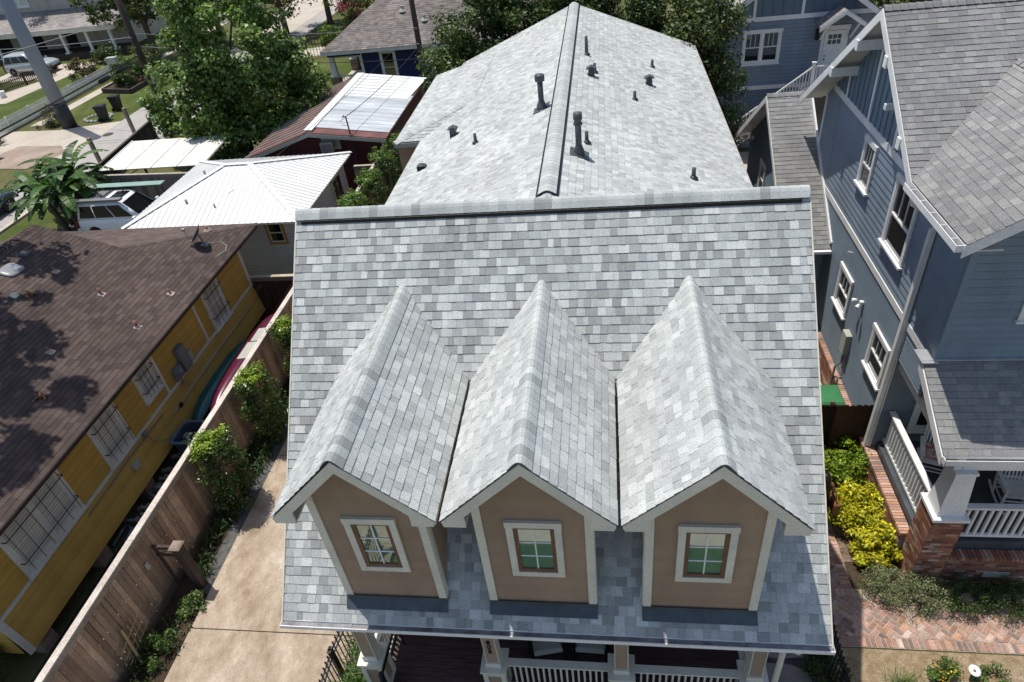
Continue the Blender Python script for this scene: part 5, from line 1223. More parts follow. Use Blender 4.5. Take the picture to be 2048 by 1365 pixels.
# ================================================================ dark red shed with patched metal roof
rs = thing('red_shed', 'dark red shed with a patched white and rust metal roof and a window air conditioner', 'shed', (-8.4, 24, 0))
mb = MB(); RXs = -8.5
L0, L1, LP = (-4.8, 19.35, 2.92), (-4.8, 28.2, 2.92), (RXs, 19.35, 3.42)
LP2 = (RXs, 28.4, 3.42)
def onr(x): return 3.42+(x-RXs)*(2.92-3.42)/(-4.8-RXs)
mb.hexa([(RXs, 20.0, 3.42), (-4.8, 20.0, 2.92), (-4.8, 25.2, 2.92), (RXs, 25.2, 3.42)], [(RXs, 20.0, 3.45), (-4.8, 20.0, 2.95), (-4.8, 25.2, 2.95), (RXs, 25.2, 3.45)])
for i in range(10): y = 20.4+i*.5; mb.beam((RXs, y, 3.452), (-4.8, y, 2.952), .03, .012)
rp = part('roof_patch', mb, M['galv'], rs)
mb = MB(); mb.hexa([(RXs-.15, 24.6, 3.455), (-4.95, 24.6, 2.975), (-4.7, 28.3, 2.945), (RXs-.15, 28.4, 3.455)], [(RXs-.15, 24.6, 3.475), (-4.95, 24.6, 2.995), (-4.7, 28.3, 2.965), (RXs-.15, 28.4, 3.475)])
for i in range(7): y = 24.9+i*.5; mb.beam((RXs, y, 3.478), (-4.85, y, 2.985), .03, .014)
mb.hexa([(RXs-.2, 19.5, 3.45), (RXs+.2, 19.5, 3.43), (RXs+.2, 28.4, 3.43), (RXs-.2, 28.4, 3.45)], [(RXs-.2, 19.5, 3.49), (RXs+.2, 19.5, 3.47), (RXs+.2, 28.4, 3.47), (RXs-.2, 28.4, 3.49)])
part('roof_patch', mb, M['metalroof'], rs)
mb = MB(); mb.hexa([(RXs, 19.35, 3.38), (-4.78, 19.35, 2.88), (-4.78, 28.2, 2.88), (RXs, 28.2, 3.38)], [(RXs, 19.35, 3.41), (-4.78, 19.35, 2.91), (-4.78, 28.2, 2.91), (RXs, 28.2, 3.41)])
mb.hexa([(RXs, 19.35, 3.38), (RXs, 28.2, 3.38), (-12.1, 28.2, 2.25), (-12.1, 19.35, 2.25)], [(RXs, 19.35, 3.42), (RXs, 28.2, 3.42), (-12.1, 28.2, 2.29), (-12.1, 19.35, 2.29)])
part('roof', mb, M['rust'], rs)
mb = MB()
for i in range(17): y = 19.6+i*.54; mb.beam((RXs-.15, y, 3.395), (-12.1, y, 2.31), .06, .035)
part('roof_rib', mb, M['elpale'], rs)
mb = MB(); fr = Fr((0, 19.8, 0), (1, 0, 0), (0, -1, 0)); siding(mb, fr, [(-11.6, .1), (-5.1, .1), (-5.1, 2.9), (RXs, 3.34), (-11.6, 2.4)], .13, (.085, .016, .02), seed=231); siding(mb, Fr((-5.1, 0, 0), (0, 1, 0), (1, 0, 0)), [(19.8, .1), (28, .1), (28, 2.9), (19.8, 2.9)], .13, (.085, .016, .02), seed=232)
siding(mb, Fr((-11.6, 0, 0), (0, -1, 0), (-1, 0, 0)), [(-28, .1), (-19.8, .1), (-19.8, 2.4), (-28, 2.4)], .13, (.085, .016, .02), seed=233); part('wall', mb, M['siding_fc'], rs)
mb = MB(); mb.prism([(-12.1, 19.33, 2.24), (RXs, 19.33, 3.37), (RXs, 19.33, 3.20), (-12.1, 19.33, 2.07)], (0, .03, 0)); mb.prism([(RXs, 19.33, 3.37), (-4.78, 19.33, 2.87), (-4.78, 19.33, 2.70), (RXs, 19.33, 3.20)], (0, .03, 0)); mb.box(-5.2, -5.08, 19.77, 19.8, .1, 2.85); part('trim', mb, M['elpale'], rs)
ac = thing('air_conditioner', 'white window air conditioner sticking out of the dark red shed wall', 'air conditioner', (-7.75, 19.6, 2.55))
mb = MB(); mb.box(-8.05, -7.45, 19.35, 19.8, 2.42, 2.85); part('case', mb, M['elpale'], ac); mb = MB(); mb.box(-8.01, -7.49, 19.335, 19.35, 2.46, 2.81)
part('grille', mb, M['elgrey'], ac); mb = MB(); mb.box(-8.1, -7.2, 19.76, 19.79, 2.38, 3.0); part('filler_panel', mb, M['elpale'], ac)
mb = MB(); mb.tube([(-6.5, 19.55, 1.6), (-6.52, 19.55, 3.95), (-6.6, 19.52, 4.02), (-6.66, 19.5, 3.95)], .035, 8); mb.tube([(-6.55, 19.5, 3.9), (-6.8, 19.5, 3.8), (-6.75, 19.5, 3.6), (-6.55, 19.5, 3.55)], .01, 5); single('service_mast', mb, M['pole'], 'dark electric service mast rising above the patched shed roof', 'service mast', (-6.5, 19.55, 1.6))

# fence lines in the back lots
board_fence('board_fence', 'grey board fence behind the banana clump and the white vehicle', (-24.2, 19.6), (-13.2, 18.9), 1.9, .14, ((.22, .19, .165), (.25, .215, .185), (.19, .165, .145)), cap=True, seed=31, capcol=(.42, .38, .33))
board_fence('board_fence', 'dark plank fence along the street edge behind the fibreglass roof', (-22.3, 19.7), (-23.7, 30.0), 1.15, .15, ((.04, .035, .03), (.06, .05, .042)), cap=True, seed=32, capcol=(.09, .085, .07))
for i, (x, y) in enumerate(((-23.9, 24.4), (-24.9, 29.6))):
    mb = MB(); mb.box(x-.09, x+.09, y-.09, y+.09, 0, 2.15); single('fence_post', mb, M['oldwood'], ['tall square timber post nearer the banana clump', 'tall square timber post beyond the fibreglass roof by the tree'][i], 'post', (x, y, 0), 'tall posts by the street fence')
fb = thing('fibreglass_canopy', 'translucent cream corrugated panel canopy beside the large leafy tree', 'canopy', (-17.6, 20.8, 0))
mb = MB(); xa, xb, ya, yb = -20.4, -14.6, 19.9, 23.2; n = 40
zf = lambda y: 1.95+(y-ya)*.08
for k in range(n):
    x0, x1 = xa+(xb-xa)*k/n, xa+(xb-xa)*(k+1)/n; xm = (x0+x1)/2
    for u, v, za, zb, cc in ((x0, xm, 0, .014, (.95, .93, .88)), (xm, x1, .014, 0, (.64, .61, .54))): mb.face([(u, ya, zf(ya)+za), (v, ya, zf(ya)+zb), (v, yb, zf(yb)+zb), (u, yb, zf(yb)+za)], 0, cc)  # sun-side slopes pale, far slopes darker: corrugation shading put into the colour
part('panel', mb, M['siding_fc'], fb)
mb = MB()
for k in range(4): y = ya+.1+(yb-ya-.2)*k/3; mb.beam((xa, y, zf(y)-.04), (xb, y, zf(y)-.04), .05, .06)
for k in range(5): x = xa+.05+(xb-xa-.1)*k/4; mb.beam((x, ya, zf(ya)+.035), (x, yb, zf(yb)+.035), .05, .012)
part('batten', mb, M['white'], fb)
for x in (xa+.15, xb-.15):
    for y in (ya+.15, yb-.15): mb = MB(); mb.box(x-.05, x+.05, y-.05, y+.05, 0, zf(y)-.06); part('post', mb, M['pole'], fb)

# ================================================================ navy house with brown hip roof
nh = thing('navy_house', 'navy blue bungalow with white trim and a brown shingle hip roof', 'house', (-7, 40, 0)); NY, NZ = 35.5, 3.05
PALN = [(.20, .175, .16), (.235, .205, .185), (.17, .15, .138), (.26, .23, .21)]
mb = MB(); H = 4.5; hz = NZ+.64*H
roof_poly(mb, [(-13.6, NY, NZ), (1.0, NY, NZ), (-3.5, NY+H, hz), (-13.6+H, NY+H, hz)], .16, (.2, .42), PALN, 241); roof_poly(mb, [(-13.6, NY, NZ), (-13.6, NY+2*H, NZ), (-13.6+H, NY+H, hz)], .16, (.2, .42), PALN, 242)
roof_poly(mb, [(1.0, NY, NZ), (1, NY+2*H, NZ), (-3.5, NY+H, hz)], .16, (.2, .42), PALN, 243); roof_poly(mb, [(1.0, NY+2*H, NZ), (-13.6, NY+2*H, NZ), (-13.6+H, NY+H, hz), (-3.5, NY+H, hz)], .16, (.2, .42), PALN, 244)
part('roof', mb, M['shingle_far'], nh)
mb = MB(); slab(mb, [(-13.58, NY+.02, NZ), (.98, NY+.02, NZ), (.98, NY+2*H, NZ), (-13.58, NY+2*H, NZ)], .22); part('eave', mb, M['white'], nh)
NB = (.018, .030, .115); fr = Fr((0, NY+.55, 0), (1, 0, 0), (0, -1, 0))
mb = MB(); siding(mb, fr, [(-11.0, .3), (.4, .3), (.4, 2.85), (-11.0, 2.85)], .14, NB, seed=245); siding(mb, Fr((-11.0, 0, 0), (0, -1, 0), (-1, 0, 0)), [(-NY-8.4, .3), (-NY-.55, .3), (-NY-.55, 2.85), (-NY-8.4, 2.85)], .14, NB, seed=246); mb.box(-13.3, -11, NY+.4, NY+.52, 2.62, 2.84, 0, NB); part('wall', mb, M['siding_fc'], nh)
window(nh, fr, -9.55, -8.75, .75, 2.6, cas=.16, glass='glass'); window(nh, fr, -6.35, -5.55, 1.45, 2.45, cas=.2, glass='glass')
mb = MB(); mb.lbox(fr, -11.1, -10.92, .6, 2.8, 0, .05); mb.lbox(fr, -12.9, -11.1, 2.5, 2.66, -.05, .03); part('porch_trim', mb, M['white'], nh)
for x, y in ((-13.1, NY+.6), (-13.1, NY+5)):
    mb = MB(); q = lambda r, z: [(x-r, y-r, z), (x+r, y-r, z), (x+r, y+r, z), (x-r, y+r, z)]; mb.hexa(q(.2, 1.35), q(.13, 2.84)); c = part('porch_column', mb, M['white'], nh)
    mb = MB(); bricks(mb, Fr((x-.28, y-.28, 0), (1, 0, 0), (0, -1, 0)), 0, .56, 0, 1.3, pal=[(.30, .2, .15), (.36, .26, .2)], seed=4); mb.box(x-.277, x+.277, y-.277, y+.277, 0, 1.3, 0, (.3, .22, .17)); mb.box(x-.31, x+.31, y-.31, y+.31, 1.3, 1.36, 0, (.5, .48, .44)); part('brick_base', mb, M['brick_fc'], c)
mb = MB(); mb.box(-13.4, -11, NY+.3, NY+6, 0, .55); part('porch_floor', mb, M['walk'], nh); railing('porch_railing', nh, (-12.8, NY+.45, 0), (-11.1, NY+.45, 0), .55, 1.4, 'white', .16, .1, .04)
for x, y, r in ((-8.1, 38.0, .1), (-6.5, 37.2, .1), (-4.9, 36.8, .06)): z = NZ+.64*(y-NY); mb = MB(); mb.tube([(x, y, z-.1), (x, y, z+.35)], r, 8); mb.lathe((x, y, z), [(r*2.6, 0), (r*1.2, .18)], 8); part('vent_pipe', mb, M['elpale'], nh)
board_fence('board_fence', 'low brown board fence in front of the navy house', (-9.0, 33.2), (-4.5, 33.2), 1.1, .14, FW, seed=33)

# ================================================================ distant porch house with silver vehicle
ph = thing('porch_house', 'pale house with a long columned porch under trees at the top left corner', 'house', (-49, 57, 0)); PY = 54.5
LAV = (.50, .46, .42)
mb = MB(); siding(mb, Fr((0, PY+2.6, 0), (1, 0, 0), (0, -1, 0)), [(-62, .4), (-41.2, .4), (-41.2, 3.4), (-62, 3.4)], .2, (.46, .42, .34), seed=251); siding(mb, Fr((0, PY+2.9, 0), (1, 0, 0), (0, -1, 0)), [(-60, 3.9), (-43, 3.9), (-43, 6.4), (-60, 6.4)], .2, LAV, seed=252)
siding(mb, Fr((-41.2, 0, 0), (0, 1, 0), (1, 0, 0)), [(PY+2.6, .4), (PY+12, .4), (PY+12, 3.4), (PY+2.6, 3.4)], .2, LAV, seed=253); part('wall', mb, M['siding_fc'], ph)
mb = MB(); GP = [(.33, .30, .28), (.37, .34, .32), (.30, .27, .26)]
roof_poly(mb, [(-63, PY-.4, 2.75), (-40.8, PY-.4, 2.75), (-40.8, PY+2.9, 4.0), (-63, PY+2.9, 4.0)], .2, (.3, .6), GP, 254); roof_poly(mb, [(-61, PY+2.4, 6.3), (-42, PY+2.4, 6.3), (-42, PY+8, 9.3), (-61, PY+8, 9.3)], .2, (.3, .6), GP, 255); roof_poly(mb, [(-61, PY+13.6, 6.3), (-42, PY+13.6, 6.3), (-42, PY+8, 9.3), (-61, PY+8, 9.3)], .2, (.3, .6), GP, 256)
part('roof', mb, M['shingle_far'], ph)
mb = MB(); mb.box(-63, -40.8, PY-.42, PY-.2, 2.35, 2.73); part('porch_beam', mb, M['cream'], ph); mb = MB(); mb.box(-62.5, -41, PY-.35, PY+2.6, 0, .5); part('porch_floor', mb, M['pole'], ph)
for x in (-57.6, -54.2, -50.6, -46.9, -44.2, -41.7):
    mb = MB(); mb.tube([(x, PY-.1, .5), (x, PY-.1, 2.36)], .15, 12); mb.box(x-.22, x+.22, PY-.32, PY+.12, .5, .62); part('porch_column', mb, M['white'], ph)
fr = Fr((0, PY+2.58, 0), (1, 0, 0), (0, -1, 0))
for a, b in ((-56.5, -54.9), (-53.2, -51.2), (-48.6, -47.4)): mb = MB(); mb.lbox(fr, a, b, .55, 2.5, .015, .05); part('door_opening', mb, M['screen'], ph)
window(ph, Fr((0, PY+2.88, 0), (1, 0, 0), (0, -1, 0)), -53, -51.2, 4.6, 5.8, cas=.15, glass='glass_pale', mullion=True)

# ================================================================ vehicles
def car(name, label, cat, loc, rz, L, W, H, paintm, kind='suv', rack=False, group=None, detail=True):
    """faces +x locally"""
    t = thing(name, label, cat, loc, group); x0, y0, z0 = loc; h = L/2
    P = lambda x, y, z: (x0+x, y0+y, z0+z)
    belt = H*.58; sill = .32; hood = H*.60
    # lower body sections: (x, bottom, top, halfwidth)
    secs = [(-h, .50, belt*.86, W*.40), (-h+.06, .42, belt*.97, W*.455), (-h+.35, .34, belt, W*.49), (-h*.35, sill, belt, W*.5), (h*.28, sill, belt, W*.5), (h*.42, sill, belt*1.0, W*.497), (h*.52, sill, hood*.99, W*.49), (h*.80, .34, hood*.93, W*.475), (h-.10, .38, hood*.84, W*.44), (h, .46, hood*.74, W*.38)]
    if kind == 'pickup': secs = [(-h, .5, belt*.98, W*.44), (-h+.05, .42, belt*1.02, W*.48)]+secs[2:]
    rings = []
    for x, b, tp, hw in secs:
        r = []
        for yy, zz in ((-.80, b), (-.97, b+.08), (-1, b+(tp-b)*.35), (-1, b+(tp-b)*.62), (-.97, b+(tp-b)*.9), (-.9, tp), (-.5, tp+.015), (.5, tp+.015), (.9, tp), (.97, b+(tp-b)*.9), (1, b+(tp-b)*.62), (1, b+(tp-b)*.35), (.97, b+.08), (.80, b)): r.append(P(x, hw*yy, zz))
        rings.append(r)
    mb = MB(); mb.loft(rings)
    body = part('body', mb, M[paintm], t, True)
    # cabin
    if kind == 'suv': prof = [(-h+.10, belt*.98, -h+.42), (h*.46, belt*.98, h*.08)]
    elif kind == 'pickup': prof = [(-h*.12, belt*.98, -h*.08), (h*.52, belt*.98, h*.22)]
    else: prof = [(-h+.45, belt*.98, -h*.42), (h*.52, belt*.98, h*.12)]
    xb, xf = prof[0][0], prof[1][0]; tb_, tf = prof[0][2], prof[1][2]; wb, wt = W*.465, W*.385
    def cab(s): # s in 0..1 height
        e = s; a = xb+(tb_-xb)*e; b = xf+(tf-xf)*e; w_ = wb+(wt-wb)*e; z = belt*.985+(H-belt*.985)*e
        return a, b, w_, z
    def ring(s, sh=0):
        a, b, w_, z = cab(s); a += sh; b -= sh; w_ -= sh; return [P(a+.03, -w_*.9, z), P(a+.12, -w_, z), P(b-.2, -w_, z), P(b-.03, -w_*.88, z), P(b, 0, z), P(b-.03, w_*.88, z), P(b-.2, w_, z), P(a+.12, w_, z), P(a+.03, w_*.9, z), P(a, 0, z)]
    mb = MB(); mb.loft([ring(0), ring(.5), ring(.88), ring(.97, .04), ring(1.0, .14)]); part('cabin', mb, M[paintm], t, True)
    # glass panels, 8 mm proud
    def pane(pts, nm):
        mb = MB(); v = [Vector(p) for p in pts]; n = (v[1]-v[0]).cross(v[2]-v[0]).normalized(); c = sum(v, Vector())/len(v)
        if n.dot(c-Vector(P(0, 0, H*.6))) < 0: n = -n
        mb.hexa([p-n*.01 for p in v], [p+n*.010 for p in v]); part(nm, mb, M['glass_car'], t)
    lo, hi = .10, .80
    for sg in (-1, 1):
        al, bl, wl, zl = cab(lo); ah, bhh, wh, zh = cab(hi); n = 3 if kind == 'suv' else 2
        xs = [0, .30, .66, 1] if n == 3 else [0, .48, 1]
        for k in range(n):
            f0, f1 = xs[k]+.012, xs[k+1]-.012; ax, bx = al+.20, bl-.22; cx_, dx_ = ah+.16, bhh-.16
            pane([P(ax+(bx-ax)*f0, sg*wl*1.0, zl), P(ax+(bx-ax)*f1, sg*wl, zl), P(cx_+(dx_-cx_)*f1, sg*wh, zh), P(cx_+(dx_-cx_)*f0, sg*wh, zh)], 'side_window')
    al, bl, wl, zl = cab(.08); ah, bhh, wh, zh = cab(.84)
    pane([P(bl-.015, -wl*.8, zl), P(bl-.015, wl*.8, zl), P(bhh-.015, wh*.8, zh), P(bhh-.015, -wh*.8, zh)], 'windscreen'); pane([P(al+.015, -wl*.78, zl+.05), P(al+.015, wl*.78, zl+.05), P(ah+.015, wh*.8, zh), P(ah+.015, -wh*.8, zh)], 'rear_window')
    for sx in (-1, 1):
        for sy in (-1, 1):
            cx, cy, r = sx*h*.60-.02, sy*W*.5, .37
            mb = MB(); mb.lathe(P(cx, cy-sy*.20, r), [(r*.62, 0), (r*.95, 0), (r, .04), (r, .19), (r*.94, .225), (r*.66, .23), (r*.64, .215)], 22, axis=(0, sy, 0)); wv = part('wheel', mb, M['tyre'], t)
            mb = MB(); mb.lathe(P(cx, cy-sy*.20, r), [(r*.63, .05), (r*.63, .205), (r*.55, .21), (r*.5, .17), (.02, .18)], 22, axis=(0, sy, 0))
            for k in range(5): a = 2*PI*k/5; mb.beam(P(cx, cy+sy*.005, r), P(cx+math.cos(a)*r*.58, cy+sy*.01, r+math.sin(a)*r*.58), .07, .03)
            part('rim', mb, M['rim'], wv)
            mb = MB(); mb.lathe(P(cx, cy-sy*.03, r), [(r*1.22, -.1), (r*1.22, .045), (r*1.12, .05), (r*1.05, .03)], 22, axis=(0, sy, 0)); part('wheel_arch', mb, M[paintm] if kind == 'suv' else M['black'], t)
    for sy in (-1, 1):
        mb = MB(); mb.box(*sorted((x0+h-.16, x0+h-.03)), *sorted((y0+sy*W*.30, y0+sy*W*.43)), z0+hood*.66, z0+hood*.80); part('headlight', mb, M['lamp_clear'], t)
        mb = MB(); mb.box(x0-h+.0, x0-h+.16, *sorted((y0+sy*W*.40, y0+sy*W*.472)), z0+belt*.62, z0+belt*.98); part('tail_light', mb, M['lamp_red'], t)
        mb = MB(); mb.hexa([P(h*.36, sy*W*.5, belt*.98), P(h*.42, sy*W*.5, belt*.98), P(h*.42, sy*W*.6, belt*.98), P(h*.36, sy*W*.6, belt*.98)], [P(h*.36, sy*W*.5, belt*1.12), P(h*.41, sy*W*.5, belt*1.12), P(h*.41, sy*W*.6, belt*1.12), P(h*.36, sy*W*.6, belt*1.12)]); part('mirror', mb, M[paintm], t)
        for xx in (-.42, .42): mb = MB(); mb.box(x0+xx-.1, x0+xx+.1, *sorted((y0+sy*W*.495, y0+sy*W*.512)), z0+belt*.86, z0+belt*.89); part('door_handle', mb, M[paintm], t)
    mb = MB(); mb.box(x0+h-.06, x0+h+.05, y0-W*.42, y0+W*.42, z0+.38, z0+.56); part('bumper', mb, M['black'], t); mb = MB(); mb.box(x0-h-.06, x0-h+.08, y0-W*.45, y0+W*.45, z0+.40, z0+.60); part('bumper', mb, M['black'] if paintm != 'carwhite' else M[paintm], t)
    if kind == 'pickup': mb = MB(); mb.box(x0-h+.12, x0-h*.16, y0-W*.42, y0+W*.42, z0+belt*.98, z0+belt*1.03); part('bed_liner', mb, M['black'], t)
    if rack:
        mb = MB()
        for sy in (-1, 1): mb.tube([P(-h+.55, sy*W*.34, H+.0), P(-h+.65, sy*W*.34, H+.07), P(h*.0, sy*W*.34, H+.07), P(h*.05, sy*W*.34, H)], .025, 8)
        for xx in (-1.4, -.7, .0): mb.beam(P(xx-.1, -W*.36, H+.08), P(xx-.1, W*.36, H+.08), .05, .03)
        part('roof_rack', mb, M['black'], t); mb = MB(); mb.box(x0-1.75, x0-.75, y0-W*.28, y0+W*.28, z0+H+.005, z0+H+.03); part('roof_basket', mb, M['elgrey'], t); mb = MB(); mb.box(x0-.5, x0+.15, y0-W*.24, y0+W*.24, z0+H-.01, z0+H+.008); part('sunroof', mb, M['glass_car'], t)
    t.rotation_euler = (0, 0, rz); return t
# ================================================================ vehicles placed
car('parked_suv', 'white sport utility vehicle with roof rack parked beside the white cottage', 'car', (-17.35, 17.0, .02), 0, 4.75, 1.88, 1.84, 'carwhite', rack=True)
mb = MB(); mb.box(-19.95, -15.6, 17.55, 18.0, 2.02, 2.05); o = single('roof_board', mb, M['paleblue'], 'long pale green board strapped on the far side of the white vehicle roof', 'board', (-17.8, 17.8, 2.02))
mb = MB(); mb.box(-20.0, -16.9, 16.15, 16.40, 1.93, 2.02); single('awning_case', mb, M['elgrey'], 'long grey awning case along the near edge of the white vehicle roof', 'awning case', (-18.4, 16.3, 1.93))
car('parked_suv', 'silver sport utility vehicle parked in front of the pale porch house', 'car', (-47.6, 50.0, .02), 0, 4.7, 1.85, 1.8, 'carsilver')
car('parked_car', 'black car on the street cut off by the left edge, one alloy wheel showing', 'car', (-27.5, 18.55, .03), PI/2, 4.6, 1.82, 1.45, 'carblack', kind='sedan')
car('parked_pickup', 'dark pickup truck backed onto the bare dirt at the left edge', 'truck', (-36.5, 27.4, .04), PI-.06, 5.4, 1.95, 1.8, 'cargreen', kind='pickup')
wheelie_bin((-30.3, 34.35, .01), 'nearer dark wheelie bin standing on the grass verge', 'bin_black', 1.75, 'wheelie bins on the verge'); wheelie_bin((-30.55, 36.5, .01), 'farther dark wheelie bin standing on the grass verge', 'bin_black', 1.6, 'wheelie bins on the verge')

# ================================================================ poles and wires
p1 = thing('steel_pole', 'thick grey steel utility pole with a dark base in the top left corner', 'utility pole', (-32.5, 33.4, 0))
mb = MB(); mb.tube([(-32.5, 33.4, 1.75), (-32.5, 33.4, 7), (-32.5, 33.4, 16)], [.47, .43, .38], 20); part('shaft', mb, M['steelpole'], p1, True)
mb = MB(); mb.tube([(-32.5, 33.4, -.1), (-32.5, 33.4, 1.76)], [.50, .485], 20); part('base', mb, M['poletar'], p1, True)
def wpole(x, y, h, r, label):
    t = thing('wood_pole', label, 'utility pole', (x, y, 0), 'wooden utility poles'); mb = MB(); mb.tube([(x, y, -.1), (x, y, h)], [r*1.1, r*.8], 12); part('shaft', mb, M['pole'], t, True)
    return t
w2 = wpole(-23.3, 31.1, 11, .2, 'brown wooden utility pole standing behind the large leafy tree'); w3 = wpole(-5.6, 31.3, 11, .17, 'brown wooden utility pole in front of the navy house')
mb = MB(); mb.box(-23.12, -23.0, 30.9, 31.25, 3.1, 3.7); part('sign_plate', mb, M['elpale'], w2)
for p, zz in ((w2, (5.9, 5.35, 4.85)), (w3, (5.0, 4.15, 3.2))):
    x, y = ORG[p.name].x, ORG[p.name].y
    for z in zz: mb = MB(); mb.beam((x-.12, y-.3, z), (x+.12, y-.3, z), .06, .08); mb.beam((x, y-.32, z), (x, y, z), .04, .04); part('bracket', mb, M['elgrey'], p)
def wire(label, a, b, sag, r, mat='wire', n=18, group='overhead wires'):
    a, b = Vector(a), Vector(b); mb = MB(); mb.tube([a+(b-a)*(k/n)-Vector((0, 0, sag*4*(k/n)*(1-k/n))) for k in range(n+1)], r, 5)
    return single('overhead_wire', mb, M[mat], label, 'wire', tuple(a), group)
wire('upper thick black cable bundle running past the grey steel pole', (-23.15, 6, 4.9), (-23.2, 31.0, 4.9), .14, .045); wire('lower thick black cable bundle running past the grey steel pole', (-23.2, 6, 4.62), (-23.25, 31.0, 4.62), .12, .04)
wire('thick cable continuing up the street beyond the brown pole behind the leafy tree', (-23.2, 31.1, 4.9), (-24, 70, 5.2), .3, .035)
wire('highest pale wire crossing from the tree to the brown pole by the navy house', (-23.3, 31.1, 6.1), (-5.6, 31.2, 5.15), .35, .014, 'wire_light'); wire('middle pale wire crossing in front of the navy house roof', (-23.3, 31.1, 5.35), (-5.6, 31.2, 4.2), .35, .014, 'wire_light')
wire('lowest dark cable crossing in front of the navy house eave', (-23.3, 31.1, 4.7), (-5.6, 31.1, 3.3), .3, .022); wire('lowest dark cable leaving the brown pole to the right over the hedge', (-5.6, 31.1, 3.3), (8, 31, 4.0), .3, .022)
wire('slanting wire from the brown pole down to the shed service mast', (-5.6, 31.2, 4.0), (-6.55, 19.5, 3.95), .2, .016); wire('thin wire slanting across the patched shed roof to the white cottage', (-5.7, 31.2, 5.0), (-9.2, 12.6, 3.6), .3, .009)
wire('pale wire rising from the left edge toward the brown pole behind the tree', (-46, 29, 4.4), (-23.3, 31.1, 7.0), .3, .02, 'wire_light'); wire('faint wire passing across the porch house to the left edge', (-52, 40, 5.0), (-23.3, 31.1, 5.9), .4, .016, 'wire_light')
for i, (y, z, lab) in enumerate(((28.7, 4.62, 'black cable splice tube nearer on the thick cable by the brown pole'), (26.9, 4.60, 'smaller black splice tube lower on the thick cable'), (33.6, 4.86, 'black splice tube just beyond the brown pole at the tree'))):
    mb = MB(); mb.tube([(-23.2, y-.55, z), (-23.2, y-.45, z), (-23.2, y+.45, z), (-23.2, y+.55, z)], [.05, .12, .12, .05], 10); single('cable_splice', mb, M['black'], lab, 'cable splice', (-23.2, y, z), 'cable splices', True)
mb = MB(); mb.box(-23.9, -23.3, 28.6, 28.95, 5.0, 5.35); single('terminal_box', mb, M['elpale'], 'small white terminal box hanging on the cables left of the brown pole', 'box', (-23.6, 28.8, 5.0))

# ================================================================ left background details
def picket(name, label, a, b, h, mat, pitch, w, post=2.4, point=True):
    a, b = Vector((*a, 0)), Vector((*b, 0)); L = (b-a).length; d = (b-a)/L; up = Vector((0, 0, 1)); t = thing(name, label, 'fence', tuple(a)); mb = MB(); n = int(L/pitch); nv = Vector((d.y, -d.x, 0))
    for k in range(n):
        p = a+d*(pitch*(k+.5)); q = [p-d*w/2+up*.06, p+d*w/2+up*.06, p+d*w/2+up*(h-.06), p+up*h, p-d*w/2+up*(h-.06)]; mb.prism([x+nv*.02 for x in q], nv*-.02)
    part('pickets', mb, M[mat], t); mb = MB()
    for z in (.25, h*.72): mb.beam(a+up*z, b+up*z, .035, .08)
    part('rail', mb, M[mat], t); k = 0
    while k <= L: mb = MB(); p = a+d*k-nv*.05; mb.box(p.x-.05, p.x+.05, p.y-.05, p.y+.05, 0, h); part('post', mb, M[mat], t); k += post
    return t
picket('picket_fence', 'white picket fence along the far sidewalk behind the steel pole', (-37.1, 31.0), (-37.1, 47.2), 1.05, 'white', .165, .085)
picket('picket_fence', 'low brown picket fence by the drive of the silver vehicle', (-46.2, 43.6), (-44.3, 48.6), 1.0, 'pole', .17, .09)
def iron_fence(label, a, b, h, pitch=.115, finial=True, r=.009, posts=1.9, z0=.06, cap='ball', mat='iron'):
    a, b = Vector((*a, 0)), Vector((*b, 0)); L = (b-a).length; d = (b-a)/L; up = Vector((0, 0, 1)); t = thing('iron_fence', label, 'fence', tuple(a)); mb = MB()
    for k in range(int(L/pitch)+1):
        p = a+d*min(L, pitch*k); mb.beam(p+up*z0, p+up*h, r*2, r*2)
        if finial: mb.tube([p+up*h, p+up*(h+.02), p+up*(h+.045), p+up*(h+.10)], [r, r*2.3, r*2.0, .001], 6)
    part('pickets', mb, M[mat], t); mb = MB()
    for z in (z0+.1, h-.20, h-.06): mb.beam(a+up*z, b+up*z, .03, .03)
    part('rail', mb, M[mat], t); k = 0
    while k <= L+.01:
        p = a+d*k; mb = MB(); mb.box(p.x-.032, p.x+.032, p.y-.032, p.y+.032, 0, h+.02); mb.box(p.x-.042, p.x+.042, p.y-.042, p.y+.042, h+.02, h+.045); part('post', mb, M[mat], t); k += posts
    return t
iron_fence('black iron fence with spear tops beside the driveway at the bottom', (-.24, -3.86), (-.24, -8.2), 1.25, .115, posts=2.1); iron_fence('short black iron fence run between its square post and the porch corner', (-.24, -3.80), (-.10, -2.5), 1.25, .115, posts=9)
iron_fence('black iron fence half hidden in the hedge at the right corner of the grey house', (9.42, -1.75), (9.42, -6.5), 1.15, .12); iron_fence('tall black iron fence and gate in the lawn left of the navy house', (-21.5, 45.4), (-14.6, 49.4), 1.9, .26, finial=False, r=.016, posts=2.6)
mb = MB(); mb.beam((1.02, -3.3, 1.50), (1.02, -4.35, 1.50), .04, .04); mb.beam((1.02, -4.35, 1.5), (1.02, -5.6, .85), .04, .04)
for k in range(9): mb.beam((1.02, -4.45-k*.13, .05), (1.02, -4.45-k*.13, 1.44-k*.068), .016, .016)
mb.box(.985, 1.055, -4.42, -4.34, .0, 1.56); mb.lathe((1.02, -4.38, 1.56), [(.05, 0), (.05, .02), (.02, .03), (.035, .06), (.001, .09)], 10); mb.beam((1.02, -3.3, .66), (1.02, -3.3, 1.5), .03, .03); single('handrail', mb, M['iron'], 'black iron handrail beside the porch steps at the bottom edge', 'handrail', (1.02, -4.38, 0))
bx = thing('planter_bed', 'raised dark timber planter bed around leafy shrubs on the far verge', 'planter', (-33.5, 44, 0))
mb = MB(); 
